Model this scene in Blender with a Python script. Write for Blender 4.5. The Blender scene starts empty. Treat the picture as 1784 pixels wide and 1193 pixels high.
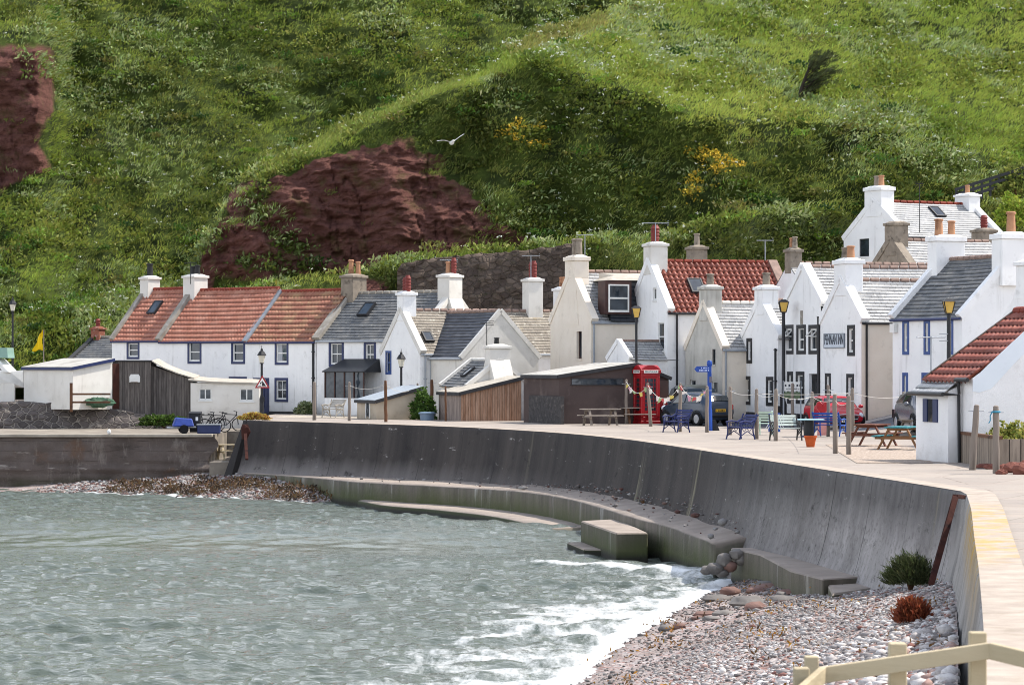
import bpy, bmesh, math, random
import numpy as np
from mathutils import Vector, Matrix, noise
random.seed(7); np.random.seed(7)
R = math.radians
scene = bpy.context.scene
COL = scene.collection
# ------------------------------------------------------------------ camera model
F, HX, HY, CH = 5000.0, 892.0, 630.0, 2.8          # focal length and horizon measured on the photo, eye height over the promenade

def G(px, py, z=0.0):
    """point of the level z seen at a photo pixel"""
    D = F * (CH - z) / (py - HY)
    return Vector(((px - HX) * D / F, D, z))

def P(px, py, D):
    return Vector(((px - HX) * D / F, D, CH - (py - HY) * D / F))

cam_d = bpy.data.cameras.new('camera')
cam = bpy.data.objects.new('camera', cam_d); COL.objects.link(cam)
cam.location = (0, 0, CH); cam.rotation_euler = (R(90), 0, 0)
cam_d.sensor_width = 36; cam_d.lens = 36 * F / 1784; cam_d.shift_y = 33.5 / 1784
cam_d.clip_start = 0.5; cam_d.clip_end = 3000
cam_d.dof.use_dof = True; cam_d.dof.focus_distance = 115; cam_d.dof.aperture_fstop = 8
scene.camera = cam
# ------------------------------------------------------------------ light
SUN_EL, SUN_AZ = R(54), R(17)                       # sun to the right of the view
sdir = Vector((math.cos(SUN_EL) * math.cos(SUN_AZ), math.cos(SUN_EL) * math.sin(SUN_AZ), math.sin(SUN_EL)))
sl = bpy.data.lights.new('sun', 'SUN'); sl.energy = 4.2; sl.angle = R(0.53); sl.color = (1, 0.94, 0.86)
so = bpy.data.objects.new('sun', sl); COL.objects.link(so)
so.rotation_euler = sdir.to_track_quat('Z', 'Y').to_euler(); so.location = (40, 60, 80)
w = bpy.data.worlds.new('World'); scene.world = w; w.use_nodes = True
nt = w.node_tree
sky = nt.nodes.new('ShaderNodeTexSky'); sky.sky_type = 'NISHITA'; sky.sun_disc = False
sky.sun_elevation = SUN_EL; sky.sun_rotation = math.atan2(sdir.x, sdir.y)
sky.air_density = 1.0; sky.dust_density = 1.4; sky.ozone_density = 1.0
bg = nt.nodes['Background']; bg.inputs[1].default_value = 0.15
tc = nt.nodes.new('ShaderNodeTexCoord'); mp = nt.nodes.new('ShaderNodeMapping'); mp.inputs['Scale'].default_value = (1, 1, 2.6)
cn = nt.nodes.new('ShaderNodeTexNoise'); cn.inputs['Scale'].default_value = 2.4; cn.inputs['Detail'].default_value = 7; cn.inputs['Roughness'].default_value = .58
cr = nt.nodes.new('ShaderNodeMapRange'); cr.inputs[1].default_value = .5; cr.inputs[2].default_value = .66
sx = nt.nodes.new('ShaderNodeSeparateXYZ'); nt.links.new(tc.outputs['Generated'], sx.inputs[0]); lo = nt.nodes.new('ShaderNodeMapRange'); lo.inputs[1].default_value = .7; lo.inputs[2].default_value = .1; lo.inputs[4].default_value = .2; nt.links.new(sx.outputs[2], lo.inputs[0]); ad = nt.nodes.new('ShaderNodeMath'); ad.operation = 'ADD'
cm = nt.nodes.new('ShaderNodeMix'); cm.data_type = 'RGBA'; cm.inputs[7].default_value = (8.2, 8.5, 9.1, 1)          # bright broken cloud, unseen, added to lighten the water's reflections and the fill
nt.links.new(tc.outputs['Generated'], mp.inputs[0]); nt.links.new(mp.outputs[0], cn.inputs['Vector']); nt.links.new(cn.outputs['Fac'], ad.inputs[0]); nt.links.new(lo.outputs[0], ad.inputs[1]); nt.links.new(ad.outputs[0], cr.inputs[0]); nt.links.new(cr.outputs[0], cm.inputs[0])
nt.links.new(sky.outputs[0], cm.inputs[6]); nt.links.new(cm.outputs[2], bg.inputs[0])
vs = scene.view_settings; vs.view_transform = 'Standard'; vs.look = 'None'; vs.gamma = 1; vs.exposure = 0.57
scene.cycles.filter_width = 1.0; scene.cycles.max_bounces = 6; scene.cycles.diffuse_bounces = 3; scene.cycles.glossy_bounces = 3
scene.cycles.transparent_max_bounces = 6; scene.cycles.use_denoising = True; scene.cycles.denoising_input_passes = 'RGB_ALBEDO_NORMAL'; scene.cycles.denoising_prefilter = 'ACCURATE'
# ------------------------------------------------------------------ materials
MATS = {}
def srgb(h):
    c = [int(h[i:i + 2], 16) / 255 for i in (0, 2, 4)]
    return tuple(x / 12.92 if x <= .04045 else ((x + .055) / 1.055) ** 2.4 for x in c) + (1,)

class N:
    def __init__(s, name):
        s.m = bpy.data.materials.new(name); s.m.use_nodes = True
        s.t = s.m.node_tree; s.b = s.t.nodes['Principled BSDF']; s.out = s.t.nodes['Material Output']
    def n(s, kind, **kw):
        x = s.t.nodes.new('ShaderNode' + kind)
        for k, v in kw.items():
            if hasattr(x, k): setattr(x, k, v)
            else: x.inputs[k.replace('_', ' ')].default_value = v
        return x
    def l(s, a, b): s.t.links.new(a, b)
    def coord(s, space='Object', scale=(1, 1, 1), rot=(0, 0, 0)):
        if space == 'World': c = s.n('NewGeometry').outputs['Position']
        else: c = s.n('TexCoord').outputs[space]
        m = s.n('Mapping'); m.inputs['Scale'].default_value = scale; m.inputs['Rotation'].default_value = rot
        s.l(c, m.inputs['Vector']); return m.outputs[0]
    def noise(s, vec, scale, detail=5, rough=.55, dist=0):
        x = s.n('TexNoise', Scale=scale, Detail=detail, Roughness=rough, Distortion=dist)
        s.l(vec, x.inputs['Vector']); return x.outputs['Fac']
    def ramp(s, fac, a, b, lo=0., hi=1.):
        x = s.n('MapRange'); x.inputs[1].default_value = a; x.inputs[2].default_value = b
        x.inputs[3].default_value = lo; x.inputs[4].default_value = hi
        s.l(fac, x.inputs[0]); return x.outputs[0]
    def mix(s, fac, a, b, mode='MIX'):
        x = s.n('Mix', data_type='RGBA', blend_type=mode)
        for i, v in ((0, fac), (6, a), (7, b)):
            if isinstance(v, (tuple, list)): x.inputs[i].default_value = v
            elif isinstance(v, (int, float)): x.inputs[i].default_value = v
            else: s.l(v, x.inputs[i])
        return x.outputs[2]
    def math(s, op, a, b=0.):
        x = s.n('Math', operation=op)
        for i, v in ((0, a), (1, b)):
            if isinstance(v, (int, float)): x.inputs[i].default_value = v
            else: s.l(v, x.inputs[i])
        return x.outputs[0]
    def bump(s, h, strength=.5, dist=.02):
        x = s.n('Bump', Strength=strength, Distance=dist); s.l(h, x.inputs['Height'])
        s.l(x.outputs[0], s.b.inputs['Normal'])
    def base(s, c, rough=.8, spec=.3, metal=0):
        if isinstance(c, tuple): s.b.inputs['Base Color'].default_value = c
        else: s.l(c, s.b.inputs['Base Color'])
        s.b.inputs['Roughness'].default_value = rough; s.b.inputs['Specular IOR Level'].default_value = spec
        s.b.inputs['Metallic'].default_value = metal

def mat(name, c1, c2=None, sc=3, rough=.8, spec=.3, bump=0, bsc=25, c3=None, sc3=1.0, t3=(.55, .7), stretch=(1, 1, 1), metal=0, space='Object', bdist=.02):
    if name in MATS: return MATS[name]
    x = N(name); c1 = srgb(c1); col = c1
    v = x.coord(space, stretch)
    if c2: col = x.mix(x.ramp(x.noise(v, sc), .3, .7), c1, srgb(c2))
    if c3: col = x.mix(x.ramp(x.noise(v, sc3, 6, .6), *t3), col, srgb(c3))
    x.base(col, rough, spec, metal)
    if bump: x.bump(x.noise(x.coord(space, stretch), bsc, 6, .6), bump, bdist)
    MATS[name] = x.m; return x.m
# ------------------------------------------------------------------ mesh helpers
class MB:
    def __init__(s, xf=None): s.v = []; s.f = []; s.mi = []; s.xf = xf; s.cur = 0
    def pt(s, p):
        p = Vector(p)
        if s.xf is not None: p = s.xf @ p
        s.v.append(p); return len(s.v) - 1
    def face(s, pts):
        s.f.append([s.pt(p) for p in pts]); s.mi.append(s.cur)
    def idx(s, ids): s.f.append(list(ids)); s.mi.append(s.cur)
    def box(s, a, b):
        (x0, y0, z0), (x1, y1, z1) = a, b
        i = [s.pt(p) for p in ((x0, y0, z0), (x1, y0, z0), (x1, y1, z0), (x0, y1, z0), (x0, y0, z1), (x1, y0, z1), (x1, y1, z1), (x0, y1, z1))]
        for q in ((0, 3, 2, 1), (4, 5, 6, 7), (0, 1, 5, 4), (1, 2, 6, 5), (2, 3, 7, 6), (3, 0, 4, 7)): s.idx([i[k] for k in q])
        return s
    def hexa(s, bot, top):
        n = len(bot); a = [s.pt(p) for p in bot]; b = [s.pt(p) for p in top]
        s.idx(a[::-1]); s.idx(b)
        for k in range(n): s.idx([a[k], a[(k + 1) % n], b[(k + 1) % n], b[k]])
        return s
    def prism(s, poly, axis, lo, hi):
        """2-D polygon extruded along an axis; poly in the two other axes in order"""
        def q(p, h): return (h, p[0], p[1]) if axis == 'x' else ((p[0], h, p[1]) if axis == 'y' else (p[0], p[1], h))
        return s.hexa([q(p, lo) for p in poly], [q(p, hi) for p in poly])
    def bar(s, p0, p1, wd, hg, up=(0, 0, 1)):
        p0, p1, up = Vector(p0), Vector(p1), Vector(up); d = (p1 - p0).normalized()
        r = d.cross(up)
        if r.length < 1e-4: r = d.cross(Vector((0, 1, 0)))
        r.normalize(); u = r.cross(d).normalized(); r = r * wd / 2; u = u * hg / 2
        return s.hexa([p0 - r - u, p0 + r - u, p0 + r + u, p0 - r + u], [p1 - r - u, p1 + r - u, p1 + r + u, p1 - r + u])
    def tube(s, pts, r, n=8, caps=True):
        pts = [Vector(p) for p in pts]; rs = r if isinstance(r, (list, tuple)) else [r] * len(pts)
        rings = []; ref = None
        for k, p in enumerate(pts):
            d = (pts[min(k + 1, len(pts) - 1)] - pts[max(k - 1, 0)]).normalized()
            if ref is None: ref = d.orthogonal().normalized()
            a = (ref - d * ref.dot(d)).normalized(); b = d.cross(a); ref = a
            rings.append([s.pt(p + (a * math.cos(t) + b * math.sin(t)) * rs[k]) for t in [2 * math.pi * j / n for j in range(n)]])
        for k in range(len(rings) - 1):
            for j in range(n): s.idx([rings[k][j], rings[k][(j + 1) % n], rings[k + 1][(j + 1) % n], rings[k + 1][j]])
        if caps: s.idx(rings[0][::-1]); s.idx(rings[-1])
        return s
    def lathe(s, prof, c=(0, 0, 0), n=14):
        c = Vector(c); rings = []
        for r, z in prof: rings.append([s.pt(c + Vector((r * math.cos(2 * math.pi * j / n), r * math.sin(2 * math.pi * j / n), z))) for j in range(n)])
        for k in range(len(rings) - 1):
            for j in range(n): s.idx([rings[k][j], rings[k][(j + 1) % n], rings[k + 1][(j + 1) % n], rings[k + 1][j]])
        s.idx(rings[0][::-1]); s.idx(rings[-1]); return s
    def blob(s, c, r, n=(8, 6), jit=.15, seed=0):
        rnd = random.Random(seed); c = Vector(c); r = Vector(r) if hasattr(r, '__len__') else Vector((r, r, r)); rings = []
        top = s.pt(c + Vector((0, 0, r.z)))
        for i in range(1, n[1]):
            th = math.pi * i / n[1]
            rings.append([s.pt(c + Vector((r.x * math.sin(th) * math.cos(2 * math.pi * j / n[0]), r.y * math.sin(th) * math.sin(2 * math.pi * j / n[0]), r.z * math.cos(th))) * (1 + rnd.uniform(-jit, jit))) for j in range(n[0])])
        bot = s.pt(c - Vector((0, 0, r.z)))
        for j in range(n[0]):
            s.idx([top, rings[0][j], rings[0][(j + 1) % n[0]]]); s.idx([bot, rings[-1][(j + 1) % n[0]], rings[-1][j]])
            for k in range(len(rings) - 1): s.idx([rings[k][j], rings[k + 1][j], rings[k + 1][(j + 1) % n[0]], rings[k][(j + 1) % n[0]]])
        return s
    def build(s, name, m, parent=None, smooth=False, bevel=0):
        me = bpy.data.meshes.new(name); me.from_pydata(s.v, [], s.f)
        ms = m if isinstance(m, (list, tuple)) else [m]
        for k in ms: me.materials.append(k)
        if len(ms) > 1: me.polygons.foreach_set('material_index', s.mi)
        bm = bmesh.new(); bm.from_mesh(me); bmesh.ops.recalc_face_normals(bm, faces=bm.faces)
        if bevel:
            bmesh.ops.bevel(bm, geom=[e for e in bm.edges if len(e.link_faces) == 2 and e.calc_face_angle(0) > .6], offset=bevel, segments=1, affect='EDGES')
        bm.to_mesh(me); bm.free()
        if smooth:
            me.polygons.foreach_set('use_smooth', [True] * len(me.polygons)); me.set_sharp_from_angle(angle=R(40))
        o = bpy.data.objects.new(name, me); COL.objects.link(o)
        if parent is not None: o.parent = parent
        return o

def tag(o, label=None, cat=None, group=None, kind=None):
    if label: o['label'] = label
    if cat: o['category'] = cat
    if group: o['group'] = group
    if kind: o['kind'] = kind
    return o

def thing(name, label, cat, loc=(0, 0, 0), rz=0, group=None):
    o = bpy.data.objects.new(name, None); COL.objects.link(o); o.empty_display_size = .3
    o.location = loc; o.rotation_euler = (0, 0, rz)
    return tag(o, label, cat, group)

def copy_thing(root, loc, rz, label, group=None):
    r = root.copy(); COL.objects.link(r); r.location = loc; r.rotation_euler = (0, 0, rz); r['label'] = label
    if group: r['group'] = group
    def kids(a, b):
        for ch in [o for o in a.children]:
            c = ch.copy(); COL.objects.link(c); c.parent = b; kids(ch, c)
    kids(root, r); return r

def np_mesh(name, V, Fc, m, parent=None, smooth=False, col=None, attrs=None, uv=None):
    """fast mesh from numpy vertices and one face array (all faces the same size)"""
    me = bpy.data.meshes.new(name); k = Fc.shape[1]; nf = len(Fc)
    me.vertices.add(len(V)); me.vertices.foreach_set('co', V.astype(np.float32).ravel())
    me.loops.add(nf * k); me.loops.foreach_set('vertex_index', Fc.astype(np.int32).ravel())
    me.polygons.add(nf); me.polygons.foreach_set('loop_start', np.arange(nf, dtype=np.int32) * k)
    if smooth: me.polygons.foreach_set('use_smooth', np.ones(nf, dtype=bool))
    if uv is not None:
        l = me.uv_layers.new(name='UVMap'); l.data.foreach_set('uv', uv[Fc.ravel()].astype(np.float32).ravel())
    if col is not None:
        a = me.attributes.new('tint', 'FLOAT_COLOR', 'POINT'); c4 = np.ones((len(V), 4), np.float32); c4[:, :3] = col
        a.data.foreach_set('color', c4.ravel())
    for k2, arr in (attrs or {}).items():
        a = me.attributes.new(k2, 'FLOAT', 'POINT'); a.data.foreach_set('value', arr.astype(np.float32).ravel())
    me.update(calc_edges=True); me.validate()
    for q in (m if isinstance(m, (list, tuple)) else [m]): me.materials.append(q)
    o = bpy.data.objects.new(name, me); COL.objects.link(o)
    if parent is not None: o.parent = parent
    return o

def grid_faces(nr, nc):
    i = np.arange(nr - 1)[:, None] * nc + np.arange(nc - 1)[None, :]
    return np.stack([i, i + 1, i + nc + 1, i + nc], -1).reshape(-1, 4)

def vnoise(x, y, seed=0):
    """smooth value noise on arrays, 0..1"""
    x = np.asarray(x, float) + seed * 37.13; y = np.asarray(y, float) + seed * 17.7
    xi = np.floor(x).astype(np.int64); yi = np.floor(y).astype(np.int64); xf = x - xi; yf = y - yi
    def h(a, b):
        n = (a * 374761393 + b * 668265263 + seed * 144665) & 0x7fffffff
        n = ((n ^ (n >> 13)) * 1274126177) & 0x7fffffff
        return ((n ^ (n >> 16)) & 0xffff) / 65535.0
    u = xf * xf * (3 - 2 * xf); v = yf * yf * (3 - 2 * yf)
    return (h(xi, yi) * (1 - u) + h(xi + 1, yi) * u) * (1 - v) + (h(xi, yi + 1) * (1 - u) + h(xi + 1, yi + 1) * u) * v

def fbm(x, y, oct=4, seed=0, gain=.5):
    a, s, t = 1., 0., 0.
    for k in range(oct):
        s = s + a * vnoise(x * 2 ** k, y * 2 ** k, seed + k * 3); t += a; a *= gain
    return s / t

def sstep(a, b, x):
    t = np.clip((np.asarray(x, float) - a) / (b - a), 0, 1); return t * t * (3 - 2 * t)
# ------------------------------------------------------------------ hills
def hill_mat():
    x = N('hill'); v = x.coord('World')
    rk = x.n('Attribute', attribute_name='rock').outputs['Fac']; dry = x.n('Attribute', attribute_name='dry').outputs['Fac']
    soil = x.mix(x.ramp(x.noise(v, 1.3, 6, .65), .3, .7), srgb('333d1a'), srgb('515f28'))
    soil = x.mix(x.ramp(x.noise(v, .35, 4), .45, .65), soil, srgb('2a331a'))
    soil = x.mix(dry, soil, srgb('8a7a4c'))
    strata = x.coord('World', (.25, .25, 1.5), (R(8), R(-10), 0))
    r1 = x.mix(x.ramp(x.noise(strata, 1.6, 8, .65), .32, .68), srgb('573833'), srgb('77534a'))
    r1 = x.mix(x.ramp(x.noise(v, 3.5, 8, .7), .5, .75), r1, srgb('38221f'))
    r1 = x.mix(x.ramp(x.noise(v, .7, 6, .65), .52, .68), r1, srgb('5f5038'))
    x.base(x.mix(x.ramp(rk, .35, .65), soil, r1), .95, .1)
    h = x.math('ADD', x.noise(strata, 2.2, 8, .7), x.noise(v, 5, 6, .7)); x.bump(h, .9, .25)
    return x.m
M_HILL = hill_mat()

def inpoly(px, py, poly):
    r = np.zeros(px.shape, bool); n = len(poly)
    for i in range(n):
        (x0, y0), (x1, y1) = poly[i], poly[(i + 1) % n]
        c = ((y0 > py) != (y1 > py)) & (px < (x1 - x0) * (py - y0) / ((y1 - y0) + 1e-9) + x0); r ^= c
    return r

def soft(px, py, poly, amp=22, sc=45, seed=1, blur=9):
    acc = 0
    qx = px + (fbm(px / sc, py / sc, 3, seed) - .5) * 2 * amp; qy = py + (fbm(px / sc, py / sc, 3, seed + 9) - .5) * 2 * amp
    offs = [(0, 0)] + [(blur * r * math.cos(k * 1.047 + r), blur * r * math.sin(k * 1.047 + r)) for r in (.8, 1.7) for k in range(6)]
    for dx, dy in offs: acc = acc + inpoly(qx + dx, qy + dy, poly)
    return acc / 13.

ROCK_LEFT = [(-300, 120), (-90, 88), (80, 82), (97, 115), (100, 195), (62, 240), (92, 288), (40, 312), (0, 332), (-90, 350), (-300, 330)]
ROCK_MAIN = [(348, 480), (362, 410), (394, 344), (440, 314), (500, 300), (560, 280), (620, 262), (680, 242), (735, 254), (785, 292), (820, 332), (870, 385), (930, 432), (700, 470), (560, 480), (430, 478)]
ROCK_STRIP = [(690, 190), (760, 158), (850, 140), (860, 152), (770, 172), (720, 200)]
ROCK_LOW = [(350, 440), (372, 430), (372, 520), (345, 520)]

def sheet(name, pxs, rows, yfun, Dfun, mask, backrows, label, amp=1.0, seed=0, lump=2.2):
    """a slope measured on the photo: at each column of the view its height and its distance, as one real terrain surface"""
    px = np.linspace(pxs[0], pxs[1], pxs[2]); t = np.linspace(0, 1, rows)
    PX, T = np.meshgrid(px, t); y0, y1 = yfun(px); Y = y0[None, :] + (y1 - y0)[None, :] * T
    D = Dfun(PX, Y, T)
    X = (PX - HX) * D / F; Z = CH - (Y - HY) * D / F
    rock = mask(PX, Y)
    n1 = fbm(X / 5, Z / 4, 4, seed + 2) - .5; gul = fbm((X + Z * .55) / 8.5, (Z - X * .2) / 20, 2, seed + 40) - .5; n2 = fbm(X / lump, Z / lump * 1.2, 4, seed + 5) - .5
    edge = sstep(0, .06, T) * 1.0
    push = (n1 * 3.2 + n2 * 1.4 + gul * 4.6 * (1 if name == 'hill_far' else .45)) * amp * edge
    st = fbm(X / 3.0 + Z * .3, Z / .55 + X * .12, 4, seed + 11) - .5                       # ledges of the rock
    blk = fbm(X / 1.6, Z / 1.3, 3, seed + 14) - .5
    cr_ = np.abs(fbm((X + Z * .3) / 1.5 + 7, (Z - X * .3) / 4.5, 3, 23) - .5); push = push + rock * (st * .9 + blk * 1.0 - sstep(.035, .0, cr_) * .3 + (fbm(X / .45, Z / .3, 4, 33) - .5) * .75)
    Dn = D - push; f = Dn / D                                                           # slide along the sight line keeps the outline
    V = np.stack([X * f, Dn, CH + (Z - CH) * f], -1)
    Z2 = V[..., 2] + n2 * .5 * edge * amp * sstep(1, .9, T); V[..., 2] = np.where(T < 1, Z2, V[..., 2])
    vis = V.copy(); PXv, Yv, Rv = PX, Y, rock
    for k in range(backrows):
        last = V[-1].copy(); last[:, 1] += 2.5 + k; last[:, 2] -= (.25 + .6 * k); V = np.concatenate([V, last[None]], 0)
    rk = np.concatenate([rock] + [np.zeros((1, rock.shape[1]))] * backrows, 0)
    dry = soft(PX, Y, [(880, 92), (950, 52), (1060, 22), (1060, 50), (960, 85), (900, 105)], 8, 30, 4, 6) if name == 'hill_spur' else np.zeros_like(rock)
    dry = np.concatenate([dry] + [np.zeros((1, rock.shape[1]))] * backrows, 0)
    o = np_mesh(name, V.reshape(-1, 3), grid_faces(V.shape[0], V.shape[1]), M_HILL, smooth=True, attrs={'rock': rk.ravel(), 'dry': dry.ravel()})
    tag(o, label, None, None, 'structure')
    return dict(V=vis, PX=PXv, PY=Yv, rock=Rv, name=name)

I = np.interp
zero = lambda a, b: np.zeros_like(a)
def yA(px): return I(px, [-90, 330, 360, 500, 700, 900, 1100, 1320], [640, 585, 500, 340, 240, 140, 60, 30]), np.full_like(px, -70.)
def DA(PX, Y, T):
    D = 183 + (560 - Y) * .055
    # the bare cliff at the left: upright face, turf shelf above it
    m = sstep(130, 60, PX); cl = np.where(Y > 90, 193 - .8 * sstep(120, 335, Y), 193 + (90 - Y) * .12)
    return D * (1 - m) + np.where(Y < 335, cl, np.minimum(D, 192.2 - (Y - 335) * .05)) * m
A_ = sheet('hill_far', (-460, 1320, 500), 200, yA, DA, lambda a, b: soft(a, b, ROCK_LEFT, 14, 40, 3), 2, 'steep green hillside behind the red cliff', 1.1, 1)
def yB(px):
    top = I(px, [325, 345, 375, 400, 440, 520, 600, 690, 760, 830, 880, 940, 1050, 1120, 1200, 1400, 1900],
            [500, 445, 400, 336, 300, 268, 221, 184, 160, 128, 86, 60, 24, 4, -25, -70, -70])
    bot = I(px, [325, 410, 560, 690, 900, 1040, 1180, 1240, 1330, 1560, 1700, 1900], [545, 525, 500, 475, 450, 430, 425, 400, 385, 380, 372, 360])
    return bot, top
LIPX = [325, 400, 520, 690, 760, 850, 890, 930, 1000, 1080, 1180, 1290, 1420, 1550, 1700, 1900]
LIPY = [515, 352, 283, 198, 166, 142, 122, 112, 126, 152, 195, 215, 215, 235, 265, 300]
def DB(PX, Y, T):
    bot, top = yB(PX[0]); lip = I(PX, LIPX, LIPY); lip = np.maximum(lip, top[None, :] + 4)
    Dc = I(PX, [325, 400, 520, 700, 830, 1050, 1300, 1900], [174, 176, 179.5, 185, 189, 199, 208, 212])
    Dl = I(PX, [325, 400, 520, 700, 850, 930, 1080, 1290, 1600, 1900], [172.8, 173.6, 174.6, 176.3, 177.6, 177.6, 176.6, 175.6, 176.5, 178.5])
    Db = I(PX, [325, 500, 700, 1000, 1900], [172.2, 172, 172, 172, 172])
    a = np.clip((bot[None, :] - Y) / (bot[None, :] - lip), 0, 1); b = np.clip((lip - Y) / np.maximum(lip - top[None, :], 1), 0, 1)
    pw = I(PX, [325, 800, 1000], [2.0, 1.8, 1.4])
    return np.where(Y > lip, Db + (Dl - Db) * a ** pw, Dl + (Dc - Dl) * b)
B_ = sheet('hill_spur', (325, 1900, 560), 230, yB, DB, lambda a, b: np.maximum(soft(a, b, ROCK_MAIN, 26, 24, 5, 11), soft(a, b, ROCK_LOW, 5, 20, 8, 4)), 3, 'green spur of the hill with a bare red rock face', 1.0, 4)
def yC(px):
    top = I(px, [395, 470, 560, 640, 690, 780, 900, 1000, 1040, 1130, 1180, 1240, 1330, 1500, 1560, 1700, 1900], [515, 492, 484, 470, 452, 441, 430, 418, 410, 414, 405, 382, 364, 355, 352, 346, 335])
    return np.full_like(px, 640.), top
def DC(PX, Y, T): return I(PX, [395, 640, 900, 1130, 1240, 1500, 1900], [166, 163, 161, 160, 160, 169, 169.5]) + T * 1.3 + T ** 7 * 2.2
C_ = sheet('hill_terrace', (395, 1900, 420), 70, yC, DC, lambda a, b: soft(a, b, [(560, 505), (640, 488), (690, 500), (640, 560), (570, 560)], 14, 30, 2) * .9, 4, 'grassy bank behind the cottages', .35, 8, 1.5)
def yE(px): return np.full_like(px, 668.), I(px, [-460, 0, 60, 150, 240, 300, 360, 430], [640, 568, 546, 526, 512, 502, 490, 486])
def DE(PX, Y, T): return 173.5 + T * 3.4 + T ** 6 * 3.2
E_ = sheet('hill_bank', (-460, 430, 260), 60, yE, DE, zero, 4, 'grassy bank left of the cottages', .45, 12, 1.5)
# ------------------------------------------------------------------ grass, leaves and flowers on the hills
def sample(S, n, seed, keep=None):
    rng = np.random.default_rng(seed); V = S['V']; r, c = V.shape[:2]
    e1 = V[1:, :-1] - V[:-1, :-1]; e2 = V[:-1, 1:] - V[:-1, :-1]
    nr = np.cross(e2, e1); ar = np.linalg.norm(nr, axis=-1)
    pyc = S['PY'][:-1, :-1]; wgt = ar * (pyc > -66); p = wgt.ravel() / wgt.sum()
    k = rng.choice(p.size, n, p=p); i, j = np.divmod(k, c - 1); u, v = rng.random(n)[:, None], rng.random(n)[:, None]
    pos = V[i, j] + e1[i, j] * u + e2[i, j] * v
    px = S['PX'][i, j]; py = S['PY'][i, j]; rock = S['rock'][i, j]; nn = nr[i, j] / np.maximum(ar[i, j], 1e-9)[:, None]
    m = np.ones(n, bool) if keep is None else keep(px, py, rock, pos, rng)
    return pos[m], nn[m], px[m], py[m]

def blades(pos, nrm, nb, L, W, lean, col, rng, wind=(.5, .1, 0), spread=.0, cvar=.26, droop=.25):
    """clumps of kite shaped blades: nb per clump"""
    n = len(pos); m = n * nb; P0 = np.repeat(pos, nb, 0); NN = np.repeat(nrm, nb, 0); Ls = np.repeat(np.broadcast_to(L, n), nb) * rng.uniform(.55, 1.15, m)
    C = np.repeat(col, nb, 0) * rng.uniform(1 - cvar, 1 + cvar, (m, 1)) * rng.uniform(1 - cvar * .4, 1 + cvar * .4, (m, 3))
    az = rng.uniform(0, 2 * np.pi, m); le = np.abs(rng.normal(lean, lean * .5, m))
    d = np.stack([np.cos(az) * np.sin(le), np.sin(az) * np.sin(le), np.cos(le)], -1) + NN * .35 + np.array(wind) * rng.uniform(.3, 1.2, (m, 1))
    d /= np.linalg.norm(d, axis=-1, keepdims=True)
    if spread: P0 = P0 + np.stack([rng.normal(0, spread, m), rng.normal(0, spread, m), rng.uniform(0, spread, m)], -1)
    s = np.cross(d, rng.normal(0, 1, (m, 3))); s /= np.linalg.norm(s, axis=-1, keepdims=True)
    mid = P0 + d * (Ls * .5)[:, None]; tip = P0 + d * Ls[:, None] + np.array([0, 0, -1.]) * (Ls * droop)[:, None] * rng.random((m, 1)) + np.array(wind) * (Ls * .35)[:, None]
    Wd = (np.broadcast_to(W, m) * rng.uniform(.7, 1.3, m))[:, None]
    V = np.stack([P0, mid + s * Wd / 2, tip, mid - s * Wd / 2], 1).reshape(-1, 3)
    b = np.arange(m)[:, None] * 4; Fc = np.concatenate([b, b + 1, b + 2, b + 3], 1)
    return V, Fc, np.repeat(C, 4, 0)

def leaf_mat(name, trans=.35, rough=.6, spec=.25):
    x = N(name); c = x.n('Attribute', attribute_name='tint').outputs['Color']; x.base(c, rough, spec)
    t = x.n('BsdfTranslucent'); x.l(c, t.inputs['Color']); mx = x.n('MixShader'); mx.inputs[0].default_value = trans
    x.l(x.b.outputs[0], mx.inputs[1]); x.l(t.outputs[0], mx.inputs[2]); x.l(mx.outputs[0], x.out.inputs['Surface']); return x.m
M_LEAF = leaf_mat('leaf'); M_FLOWER = leaf_mat('flower', .2)

class Heap:
    def __init__(s): s.V = []; s.F = []; s.C = []; s.n = 0
    def add(s, V, Fc, C): s.V.append(V); s.F.append(Fc + s.n); s.C.append(C); s.n += len(V)
    def build(s, name, m, label=None, kind='stuff', parent=None):
        o = np_mesh(name, np.concatenate(s.V), np.concatenate(s.F), m, parent, col=np.concatenate(s.C))
        return tag(o, label, None, None, kind) if kind else o

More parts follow.
